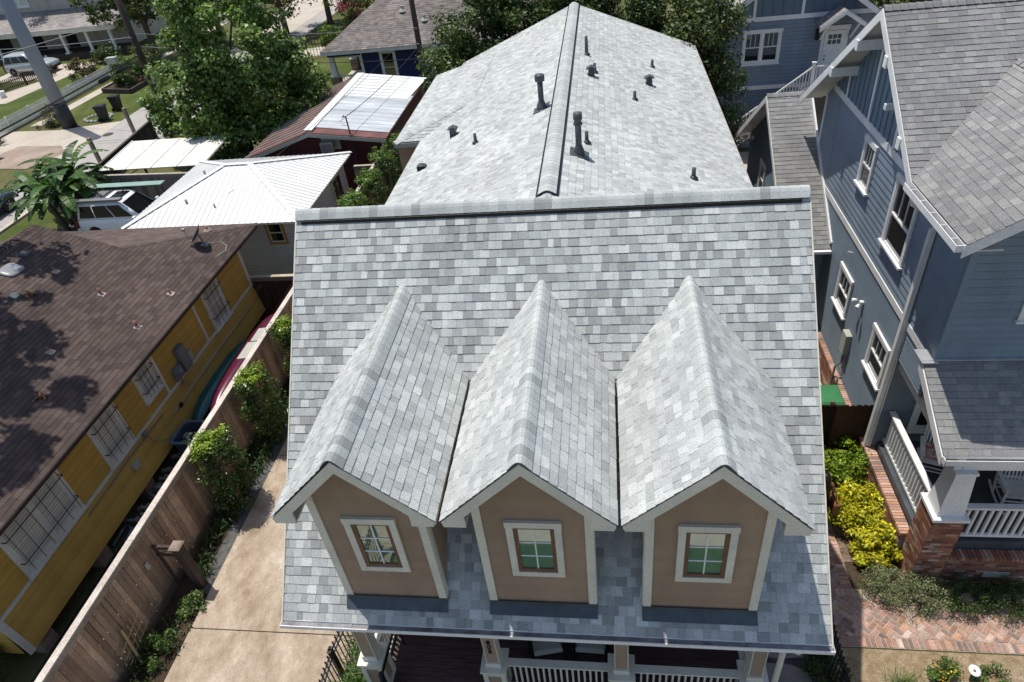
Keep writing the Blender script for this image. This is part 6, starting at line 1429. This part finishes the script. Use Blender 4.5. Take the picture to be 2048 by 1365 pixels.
for a, b in (((-35.0, 41.4), (-32.0, 40.6)), ((-32.0, 40.6), (-32.0, 48)), ((-35.0, 41.4), (-35.0, 48)), ((-35, 48), (-32, 48))): mb.beam((*a, .18), (*b, .18), .18, .36)
part('timber', mb, M['pole'], bx); mb = MB(); mb.box(-34.9, -32.1, 41.5, 47.9, .0, .28); part('soil', mb, M['soil'], bx)
sr = thing('stone_ring', 'ring of small pale stones in the grass at the foot of the steel pole', 'stones', (-31.2, 34.7, 0)); rg = random.Random(3); mb = MB()
for k in range(20):
    a = 2*PI*k/20; c = Vector((-31.2+math.cos(a)*.95, 34.9+math.sin(a)*.8, .06)); s = rg.uniform(.09, .17); mb.loft([[c+Vector((math.cos(t)*s*f*rg.uniform(.8, 1.2), math.sin(t)*s*f*rg.uniform(.8, 1.2), z*s)) for t in [2*PI*j/7 for j in range(7)]] for f, z in ((.7, -.5), (1, 0), (.7, .55), (.2, .7))])
part('stones', mb, M['stone'], sr)
mb = MB(); mb.lathe((-45.0, 42.4, 0), [(.2, 0), (.26, .5), (.27, .52), (.22, .53)], 14); single('bucket', mb, M['white'], 'small white bucket on the grass at the left edge near the low brown fence', 'bucket', (-45, 42.4, 0))

# ================================================================ vegetation
G_SYC = [(.10, .18, .03), (.13, .225, .045), (.075, .135, .026), (.20, .30, .075), (.11, .19, .045), (.27, .36, .12)]
G_DARK = [(.05, .085, .02), (.065, .11, .026), (.036, .066, .018), (.10, .15, .04), (.055, .09, .028)]
G_BRI = [(.10, .19, .025), (.14, .25, .03), (.075, .15, .024), (.19, .29, .04)]
G_OAK = [(.055, .09, .020), (.085, .125, .026), (.042, .07, .018), (.12, .155, .04)]
syc = crown((-14.4, 25.6, 6.4), (3.0, 3.2, 4.3), 105, .72, 3, .4)+crown((-17.2, 25.2, 3.5), (2.9, 2.4, 2.1), 50, .7, 4, .4)+crown((-12.4, 25.4, 3.6), (2.4, 2.4, 2.3), 38, .7, 5, .4)+crown((-14.6, 24.6, 1.9), (2.6, 2.0, 1.4), 24, .7, 6, .3)
tree('broadleaf_tree', 'large leafy bright green tree between the street and the red shed', 'tree', (-15.2, 25.6, 0), 9, 4, .28, syc, 210, .205, G_SYC, 11, asp=.85, limbs=12)
ev = [(.15, 17.6, 9.6, 2.0, .06), (1.7, 18.8, 10.2, 2.2, 0), (4.0, 19.4, 10.2, 2.2, 0), (6.2, 19.4, 10.3, 2.2, 0), (8.2, 18.7, 10, 2.1, 0), (8.85, 16.9, 8.4, 1.35, 1)]
elab = ['dense evergreen tree at the left rear corner of the grey shingled roof', 'evergreen tree behind the left rear slope of the grey roof', 'evergreen tree just left of the grey roof peak', 'evergreen tree just right of the grey roof peak', 'evergreen tree behind the right rear slope of the grey roof', 'evergreen tree with some reddish leaves between grey roof and blue garage']
for i, (x, y, h, r, red) in enumerate(ev):
    cl = crown((x, y, h*.57), (r*1.05, r, h*.44), 105, .66, 20+i, .35)
    pal = G_DARK+[(.10, .15, .035)]+([(.085, .06, .03)] if red == 1 else [])
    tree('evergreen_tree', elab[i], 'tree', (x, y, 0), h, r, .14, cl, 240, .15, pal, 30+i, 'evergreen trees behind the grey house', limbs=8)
far = [(-36.5, 52.5, 10, 4.4, 'large light green tree whose branches hang before the porch house'), (-50.5, 61, 11, 4.0, 'tree with drooping branches over the porch house roof at the left corner'), (-31.0, 55, 9, 3.6, 'tree by the far street beyond the brown pole'), (-24.6, 55.5, 9, 3.0, 'dark tree behind the large leafy tree at the top edge'), (-21.8, 60, 9.5, 3.0, 'dark tree beyond the tall iron fence'), (-16.9, 58, 8, 2.8, 'dark green tree left of the navy roof corner'), (-13.5, 55, 8, 2.6, 'dark tree behind the navy house roof')]
for i, (x, y, h, r, lab) in enumerate(far):
    cl = crown((x, y, h*.62), (r, r, h*.38), 70, .85, 50+i, .45)
    if i == 0: cl += crown((x, y-1.5, 4.6), (r*.9, 1.6, 1.3), 26, .6, 60+i, .4)
    tree('shade_tree', lab, 'tree', (x, y, 0), h, r, .3, cl, 95, .30, G_OAK if i < 3 else G_DARK, 50+i, 'trees beyond the street', 'leaf_far', limbs=8)
for i, (x, y, h, r) in enumerate(((-62, 70, 9, 4.5), (-50, 72, 9, 4.5), (-38, 70, 9, 4.5))): tree('shade_tree', ['tree behind the porch house roof, leftmost', 'tree behind the middle of the porch house roof', 'tree behind the right end of the porch house'][i], 'tree', (x, y, 0), h, r, .3, crown((x, y, h*.5), (r, r, h*.45), 40, 1.1, 70+i, .4), 70, .4, G_OAK, 70+i, 'trees beyond the street', 'leaf_far', limbs=5)
cm = tree('crape_myrtle', 'small tree with pink blossom at the top edge beside the navy roof', 'tree', (-16.0, 50.5, 0), 4.5, 2, .12, crown((-16.0, 50.5, 2.9), (1.7, 1.5, 1.5), 34, .5, 80, .4), 80, .2, G_OAK, 80, None, 'leaf_far', limbs=6)
leaves('blossom', cm, M['leaf_far'], crown((-16.0, 50.3, 3.6), (1.6, 1.4, 1.1), 22, .4, 81, .6), 60, .17, [(.45, .09, .13), (.55, .16, .2), (.35, .06, .1)], 81)
# tree outside the left of the frame whose branches shade the brown roof
sh = crown((-14.3, 2.0, 10.6), (1.9, 2.8, 1.2), 17, .62, 90, .2)+crown((-13.6, 5.8, 10.4), (1.5, 1.7, 1.0), 13, .55, 91, .2)+crown((-15.6, 4.0, 11.0), (2.4, 4.5, 1.6), 26, .7, 92, .2)
for (a, b, r_) in ((-13.4, 6.2, .8), (-12.4, 6.3, .7), (-12.2, 4.4, .8), (-11.2, 3.6, .5), (-10.9, 2.7, .7), (-10.6, 1.7, .7), (-9.9, 2.3, .55), (-9.8, .5, .6), (-11.7, 2.9, .6), (-9.5, -.4, .5)): sh += crown((a, b, 12.0), (r_, r_*.9, .35), 6, .34, int(a*10)+99, .2)
tree('overhanging_tree', 'spreading tree left of the yellow house whose branches shade its brown roof', 'tree', (-19.5, 3.5, 0), 11, 4, .3, sh, 70, .28, G_OAK, 90, None, 'leaf', limbs=14)
# shrubs on the far verge
def shrub(label, x, y, r, h, pal, per, size, n=26, seed=1, group=None, cat='bush', mat='leaf', name='shrub', z=0, cr=.3, **k):
    return bush(name, label, (x, y, z), crown((x, y, z+h*.5), (r, r, h*.5), n, cr, seed, .4), per, size, pal, seed, group, cat, mat, **k)
GRY = [(.16, .17, .085), (.12, .135, .065), (.20, .20, .11), (.09, .105, .05)]
shrub('round grey green bush by the sidewalk beside the steel pole', -34.2, 33.9, .95, 1.25, GRY, 90, .11, seed=101, group='bushes on the far verge'); shrub('reddish brown bush beside the far drive', -39.9, 46.2, 1.3, 1.7, [(.12, .075, .035), (.09, .08, .03), (.15, .09, .04), (.07, .075, .025)], 90, .16, 30, 102, 'bushes on the far verge', cr=.4)
shrub('leafy green shrub filling the timber planter bed, nearer half', -33.4, 43.0, 1.5, 2.2, G_OAK+G_BRI[:1], 100, .2, 34, 103, 'bushes on the far verge', cr=.45); shrub('leafy green shrub filling the timber planter bed, farther half', -33.4, 46.0, 1.5, 2.3, G_OAK, 100, .2, 34, 104, 'bushes on the far verge', cr=.45)
shrub('dark bush against the columned porch right of the silver vehicle', -41.2, 52.0, 1.2, 1.3, G_DARK, 70, .2, 22, 105, 'bushes on the far verge', cr=.4); shrub('shaggy brown green bush at the left edge below the silver vehicle', -49.2, 45.4, 1.5, 2.0, [(.10, .085, .03), (.09, .10, .03), (.13, .10, .045)], 90, .18, 28, 106, 'bushes on the far verge', cr=.45)
shrub('dry grassy bush at the left edge beside the pickup truck', -36.2, 30.6, .7, 1.0, [(.12, .11, .06), (.09, .09, .045)], 80, .12, 18, 107, 'bushes on the far verge'); shrub('bright low bush in the lawn in front of the iron fence', -19.0, 51.6, 1.2, 1.5, G_BRI, 70, .2, 22, 108, cr=.4); shrub('dark hedge mass on the lawn side of the navy house porch', -16.0, 37.0, 1.5, 1.3, G_DARK+G_BRI[:1], 80, .18, 26, 109, cr=.45)
shrub('leafy shrub with pale new shoots between the large tree and the red shed', -11.9, 24.2, .9, 2.4, G_SYC+G_BRI[2:], 90, .2, 26, 110, cr=.42); shrub('vine-covered stump of shrub climbing the brown pole', -23.2, 30.6, .5, 2.6, G_BRI+G_SYC, 70, .17, 18, 111, cr=.3)
# tall shrubs in front of the brown fence
G_SHR = [(.055, .10, .020), (.075, .135, .026), (.04, .075, .018), (.095, .165, .03)]
flab = ['tall clipped shrub with bright yellow green tips by the fence, nearest of the row', 'second tall shrub of the row rising over the fence cap by the canoes', 'shrub hugging the corner of the grey roof by the cross-braced fence', 'shrub just beyond the ridge of the grey roof by the white cottage window', 'tall shrub by the fence behind the white cottage corner', 'taller shrub by the fence in front of the dark red shed', 'farthest fence shrub beside the side eave of the grey house']
for i, (x, y, rx, ry, h) in enumerate(((-4.56, .72, .43, .68, 2.5), (-4.56, 3.15, .40, .62, 2.5), (-4.55, 5.65, .36, .5, 2.45), (-4.6, 13.3, .5, .75, 2.9), (-4.5, 15.3, .55, .9, 3.0), (-4.4, 17.4, .6, .9, 3.05), (-4.3, 19.8, .6, .9, 2.8))):
    cl = crown((x, y, h*.48), (rx, ry, h*.47), 60, .24, 120+i, .55)+crown((x-.05, y, h*.86), (rx*.9, ry*.9, .35), 26, .22, 130+i, .3, -.2)
    s = bush('fence_shrub', flab[i], (x, y, 0), cl, 85, .075, G_SHR, 120+i, 'shrubs along the board fence', 'shrub', 'leaf_gloss', top=.5)
    leaves('new_growth', s, M['leaf'], crown((x-.04, y, h*.93), (rx*.95, ry*.9, .26), 26, .16, 140+i, .2, 0), 60, .07, [(.24, .34, .03), (.32, .40, .04), (.17, .28, .03)] if i < 3 else G_BRI, 140+i, up=.8)
# ground cover and weeds
rg = random.Random(12); sp = [(rg.uniform(-5.0, -4.5), rg.uniform(-1.6, 9), .0) for _ in range(150)]
GL = [(.030, .060, .018), (.045, .085, .025), (.07, .12, .035), (.055, .10, .03)]
tag(mesh_obj('border_grass', blades('g', sp, 15, .42, .022, GL, 13, None, lean=.75, jitter=.09), M['leaf_gloss']), 'dark strappy border grass in the bed under the fence shrubs', 'grass', kind='stuff')
sp = [(rg.uniform(-7.2, -5.3), rg.uniform(-7.5, 2.2), 0) for _ in range(620)]
tag(mesh_obj('yard_grass', blades('g', sp, 12, .13, .014, [(.05, .075, .02), (.07, .09, .025), (.035, .055, .016), (.10, .09, .04)], 14, None, lean=.8, jitter=.10), M['leaf']), 'thin dark grass between the yellow house and the brown fence', 'grass', kind='stuff')
sp = [(rg.uniform(-5.0, -4.3), rg.uniform(-6, -1.9), 0) for _ in range(60)]
tag(mesh_obj('bed_weeds', blades('g', sp, 9, .16, .03, [(.05, .10, .02), (.08, .14, .03)], 15, None, lean=.8, jitter=.07), M['leaf']), 'scattered low weeds in the leafy bed beside the driveway', 'weeds', kind='stuff')
shrub('small pale green weedy plant at the driveway edge below the timber post', -4.42, -2.35, .32, .35, [(.12, .19, .05), (.09, .15, .04), (.16, .22, .07)], 60, .06, 18, 151, 'small plants in the driveway bed', cr=.12); shrub('small leafy plant by the bamboo trellis', -4.70, -3.45, .38, .45, [(.09, .15, .035), (.07, .12, .03)], 70, .06, 20, 152, 'small plants in the driveway bed', cr=.14); shrub('low trailing plant in the bed at the very bottom left', -4.75, -4.3, .4, .35, [(.07, .12, .03), (.05, .09, .025)], 70, .06, 20, 153, 'small plants in the driveway bed', cr=.14)
shrub('dark bush at the bottom left corner below the yellow house end board', -8.4, -4.4, .8, 1.5, G_DARK, 110, .08, 40, 154, cr=.26)
sp = [(rg.uniform(.0, .5), rg.uniform(-5.2, -3.0), .0) for _ in range(70)]
og = thing('ornamental_grass', 'bright green fine-leaved clump behind the black iron fence at the porch corner', 'plant', (.25, -4.0, 0)); part('leaves', blades('g', sp, 26, .95, .020, [(.08, .15, .025), (.11, .2, .035), (.06, .115, .02)], 16, None, lean=.55, jitter=.10), M['leaf'], og)
# right-hand planting
YG = [(.52, .46, .02), (.60, .54, .03), (.42, .42, .025), (.34, .38, .03)]; GY_ = [(.17, .28, .02), (.24, .36, .025), (.12, .21, .02), (.32, .40, .03)]
cl = crown((10.9, 1.75, .46), (.58, .8, .5), 58, .2, 161, .45)
bush('golden_shrub', 'yellow green shrub against the dark fence behind the bright golden one', (11.05, 1.75, 0), cl, 110, .085, GY_, 161, 'golden shrubs beside the blue porch', top=.3)
cl = crown((10.92, .6, .44), (.58, .72, .46), 56, .2, 162, .45)+crown((11.02, -.3, .38), (.48, .58, .4), 42, .18, 163, .4)
bush('golden_shrub', 'bright golden yellow shrub at the corner of the brick porch pier', (11.15, .3, 0), cl, 120, .085, YG, 162, 'golden shrubs beside the blue porch', top=.3)
SIL = [(.22, .275, .115), (.27, .31, .15), (.16, .21, .075), (.30, .32, .18), (.2, .18, .11)]
for i, (x, y, r, h, pal, lab) in enumerate(((11.0, -1.25, .58, .66, SIL, 'silvery green wiry bush at the bend of the brick path'), (11.65, -1.55, .6, .64, SIL, 'silvery green wiry bush spilling over the brick path in front of the brick pier'), (12.45, -1.55, .6, .6, G_DARK+SIL[2:3], 'dark green bush in the shade of the blue porch'), (13.35, -1.6, .6, .6, G_DARK, 'dark green bush at the right edge below the porch rail'))):
    cl = crown((x, y, h*.42), (r, r*.75, h*.5), 46, .17, 170+i, .4); bush('path_bush', lab, (x, y, 0), cl, 130, .048, pal, 170+i, 'bushes along the brick path', asp=.3, top=.4)
cl = crown((9.3, -3.6, .3), (.34, 1.3, .35), 60, .16, 180, .4); bush('clipped_hedge', 'dark little hedge around the iron fence by the flagstones', (9.3, -3.6, 0), cl, 110, .05, G_DARK+[(.10, .15, .03)], 180)
sp = [(10.72+rg.uniform(-.15, .15), -3.42+rg.uniform(-.12, .12), 0) for _ in range(10)]; t = thing('grass_tuft', 'wispy pale green grass tuft on the tan gravel at the bottom right', 'plant', (10.72, -3.4, 0)); part('leaves', blades('g', sp, 26, .55, .012, [(.14, .19, .06), (.2, .22, .09)], 17, None, lean=.8, jitter=.07), M['leaf'], t)
for i, (x, y, lab) in enumerate(((11.5, -3.12, 'low plant with yellow flowers on the tan gravel'), (12.3, -3.25, 'low green plant beside the white disc at the bottom right'))):
    t = shrub(lab, x, y, .3, .3, [(.08, .14, .03), (.11, .18, .04)], 80, .05, 20, 190+i, cat='plant', name='flower_plant', cr=.11)
    if i == 0: leaves('flower', t, M['leaf'], crown((x, y, .25), (.3, .3, .14), 12, .05, 195, .5, 0), 3, .045, [(.75, .5, .02)], 195, up=1.5)
t = thing('garden_disc', 'small white disc on a stake in the tan gravel at the bottom right', 'garden ornament', (11.98, -3.1, 0)); mb = MB(); mb.lathe((11.98, -3.1, .32), [(.005, -.03), (.06, -.02), (.11, .0), (.105, .012), (.05, -.005), (.004, -.012)], 20, axis=(.1, -.25, 1)); part('disc', mb, M['white'], t, True); mb = MB(); mb.tube([(11.98, -3.1, 0), (11.98, -3.1, .3)], .012, 6); part('stake', mb, M['elgrey'], t)
mb = MB(); mb.lathe((11.98, -3.1, .318), [(.025, 0), (.02, .012), (.001, .016)], 10, axis=(.1, -.25, 1)); part('centre', mb, M['copper'], t)
# banana clump
bn = thing('banana_plant', 'clump of banana plants with long drooping leaves left of the white vehicle', 'plant', (-21.0, 17.7, 0)); rg = random.Random(9)
mb = MB(); tops = []
for k in range(7):
    a = 2*PI*k/7; b0 = Vector((-21.0+.8*math.cos(a)*rg.uniform(.4, 1), 17.7+.7*math.sin(a), 0)); tp = b0+Vector((math.cos(a)*.35, math.sin(a)*.3, rg.uniform(1.6, 2.7))); tops.append(tp); mb.tube([b0, (b0+tp)/2, tp], [.13, .11, .06], 8)
part('stem', mb, M['leaf_stem'] if 'leaf_stem' in M else M['bark'], bn)
for k in range(84):
    tp = tops[k % 7]; az = rg.uniform(0, 2*PI); L = rg.uniform(1.6, 2.7); el = rg.uniform(.25, 1.4); mb = MB(); n = 12; c0 = rg.choice([(.05, .115, .02), (.065, .15, .03), (.035, .08, .018), (.10, .19, .035)])
    d = Vector((math.cos(az), math.sin(az), 0)); sd_ = Vector((-d.y, d.x, 0)); p = Vector(tp); pts = []
    for j in range(n+1):
        s = j/n; pts.append((p.copy(), s)); e = el-1.6*s; p = p+(d*math.cos(e)+Vector((0, 0, math.sin(e))))*(L/n)
    for j in range(n):
        (a, s0), (b, s1) = pts[j], pts[j+1]
        if s0 < .12: mb.tube([a, b], .03, 5, 0, (.12, .2, .05)); continue
        w0 = .26*math.sin(PI*min(1, (s0-.05)/.97))**.6; w1 = .26*math.sin(PI*min(.999, (s1-.05)/.97))**.6
        for sg in (-1, 1):
            tear = rg.choice((0, 0, .12, .3)); dr = Vector((0, 0, -.22*w0)); dr1 = Vector((0, 0, -.22*w1)); kk = rg.uniform(.85, 1.18); c = tuple(x*kk for x in c0)
            mb.face([a, b-(b-a)*tear, b-(b-a)*tear+sd_*sg*w1+dr1, a+sd_*sg*w0+dr] if sg > 0 else [a, a+sd_*sg*w0+dr, b-(b-a)*tear+sd_*sg*w1+dr1, b-(b-a)*tear], 0, c)
        mb.beam(a, b, .022, .02, 0, (.16, .24, .07))
    part('leaf', mb, M['leaf'], bn)

# ================================================================ person on the brick path
def person(x, y, label):
    t = thing('person', label, 'person', (x, y, 0)); me = bpy.data.meshes.new('body')
    V = [(0, 0, .92), (0, .01, 1.08), (0, .02, 1.26), (0, .01, 1.38), (0, .02, 1.47), (0, .045, 1.55), (0, .05, 1.62),
         (.16, .01, 1.37), (.235, -.01, 1.14), (.265, .10, .95), (.27, .155, .88),
         (-.16, .01, 1.37), (-.225, .02, 1.13), (-.235, .10, .92), (-.235, .13, .84),
         (.09, 0, .86), (.095, .14, .48), (.09, .10, .09), (.095, .22, .03), (-.09, 0, .86), (-.095, .0, .48), (-.09, -.17, .12), (-.095, -.06, .03)]
    E = [(0, 1), (1, 2), (2, 3), (3, 4), (4, 5), (5, 6), (3, 7), (7, 8), (8, 9), (9, 10), (3, 11), (11, 12), (12, 13), (13, 14), (0, 15), (15, 16), (16, 17), (17, 18), (0, 19), (19, 20), (20, 21), (21, 22)]
    rad = [.135, .115, .13, .09, .05, .085, .08, .055, .042, .03, .03, .055, .042, .03, .03, .085, .056, .035, .03, .085, .056, .035, .03]
    # five fingers each hand
    for h, wr in ((10, (.27, .155, .88)), (14, (-.235, .13, .84))):
        for k in range(5):
            i = len(V); dx = (k-2)*.017; l = (.05, .07, .075, .07, .055)[k]
            V += [(wr[0]+dx*.7, wr[1]+.02+(0 if k else .02), wr[2]-.04), (wr[0]+dx, wr[1]+.035+(0 if k else .03), wr[2]-.04-l)]; E += [(h, i), (i, i+1)]; rad += [.010, .008]
    me.from_pydata(V, E, []); o = bpy.data.objects.new('body', me); COL.objects.link(o)
    md = o.modifiers.new('Skin', 'SKIN')
    if not me.skin_vertices: return t
    for k, sv in enumerate(me.skin_vertices[0].data): sv.radius = (rad[k], rad[k]*(.72 if k in (0, 1, 2) else 1)); sv.use_root = k == 0
    ss = o.modifiers.new('Sub', 'SUBSURF'); ss.levels = 2; ss.render_levels = 2
    bpy.context.view_layer.update(); dg = bpy.context.evaluated_depsgraph_get(); m2 = bpy.data.meshes.new_from_object(o.evaluated_get(dg)); bpy.data.objects.remove(o)
    b = bpy.data.objects.new('body', m2); COL.objects.link(b); m2.materials.clear(); m2.materials.append(M['skin']); b.parent = t; ORG['body'] = Vector((0, 0, 0)); ORG[t.name] = Vector((0, 0, 0))
    for p in m2.polygons: p.use_smooth = True
    mb = MB(); rings = []
    for z, rx, ry, yo in ((1.40, .10, .09, .02), (1.36, .19, .12, .01), (1.25, .175, .135, .02), (1.08, .15, .125, .01), (.95, .18, .145, 0), (.75, .20, .17, .01), (.52, .23, .22, .02)): rings.append([(rx*math.cos(a), yo+ry*math.sin(a), z) for a in [2*PI*j/20 for j in range(20)]])
    mb.loft(rings, caps=False); part('dress', mb, M['dress'], t, True)
    mb = MB(); rings = []
    for z, rx, ry, yo in ((1.69, .02, .02, .03), (1.67, .08, .085, .03), (1.60, .105, .115, .025), (1.50, .10, .10, -.01), (1.38, .115, .06, -.085), (1.22, .12, .045, -.115), (1.12, .08, .03, -.12)): rings.append([(rx*math.cos(a), yo+ry*math.sin(a), z) for a in [2*PI*j/18 for j in range(18)]])
    mb.loft(rings); part('hair', mb, M['hair'], t, True)
    mb = MB(); mb.box(-.03, .03, .128, .145, 1.565, 1.60); mb.tube([(0, .125, 1.60), (0, .155, 1.575)], .012, 6); part('face', mb, M['skin'], t)
    for s in (-1, 1):
        mb = MB(); mb.box(s*.095-.04, s*.095+.04, (.12 if s > 0 else -.12), (.33 if s > 0 else .09), 0, .06); part('shoe', mb, M['leather'], t)
    t.location = (x, y, .035); return t
pr = person(10.0, .42, 'person with long dark hair walking along the brick path with a shoulder bag')
bg = thing('shoulder_bag', 'brown leather shoulder bag carried by the person on the brick path', 'bag', (10.28, .40, .55))
mb = MB(); q = lambda a, b, z: [(10.29-a, .36-b, z), (10.29+a, .36-b, z), (10.29+a, .36+b, z), (10.29-a, .36+b, z)]; mb.loft([q(.06, .17, .62), q(.075, .2, .68), q(.065, .19, .95), q(.05, .18, .97)]); part('pouch', mb, M['leather'], bg)
mb = MB(); mb.tube([(10.28, .2, .95), (10.24, .30, 1.25), (10.17, .42, 1.47), (10.22, .5, 1.25), (10.28, .53, .95)], .013, 6); part('strap', mb, M['leather'], bg)
mb = MB(); mb.box(10.355, 10.37, .3, .36, .45, .92); part('blue_tag', mb, M['bluecloth'], bg)

for i, (x, y, h, r, lab) in enumerate(((22, 36, 7.5, 3.2, 'dark tree beyond the blue house ridge, next to the garage roof'), (25.5, 35.5, 7.5, 3.2, 'dark tree beyond the middle of the blue house ridge'), (29.5, 34.5, 7.5, 3.2, 'dark tree beyond the ridge at the top right corner'))):
    tree('shade_tree', lab, 'tree', (x, y, 0), h, r, .2, crown((x, y, h*.58), (r, r, h*.42), 70, .75, 200+i, .45), 110, .22, G_DARK+G_OAK[:1], 200+i, 'trees behind the blue house', 'leaf_far', limbs=6)
# ================================================================ camera, light, world
cam = bpy.data.cameras.new('camera'); co = bpy.data.objects.new('camera', cam); COL.objects.link(co)
cam.sensor_width = 36; cam.lens = 36*1339/2048; cam.clip_end = 2000; cam.clip_start = .1
co.location = (5.3155, -10.0231, 13.691); co.rotation_euler = (R(52.458), R(5.855), R(6.006))
scene.camera = co
toS = Vector((-.24, .172, 1)).normalized()
sl = bpy.data.lights.new('sun', 'SUN'); sl.energy = 4.6; sl.angle = R(.53); sl.color = (1, .95, .87)
so = bpy.data.objects.new('sun', sl); COL.objects.link(so); so.rotation_euler = (-toS).to_track_quat('-Z', 'Y').to_euler()
w = bpy.data.worlds.new('World'); scene.world = w; w.use_nodes = True; nt = w.node_tree
sk = nt.nodes.new('ShaderNodeTexSky'); sk.sky_type = 'NISHITA'; sk.sun_disc = False
sk.sun_elevation = math.asin(toS.z); sk.sun_rotation = math.atan2(toS.x, toS.y); sk.air_density = 1.0; sk.dust_density = 1.2; sk.ozone_density = 1
nt.links.new(sk.outputs[0], nt.nodes['Background'].inputs[0]); nt.nodes['Background'].inputs[1].default_value = .14
scene.view_settings.view_transform = 'Standard'; scene.view_settings.look = 'None'; scene.view_settings.exposure = 0; scene.view_settings.gamma = 1
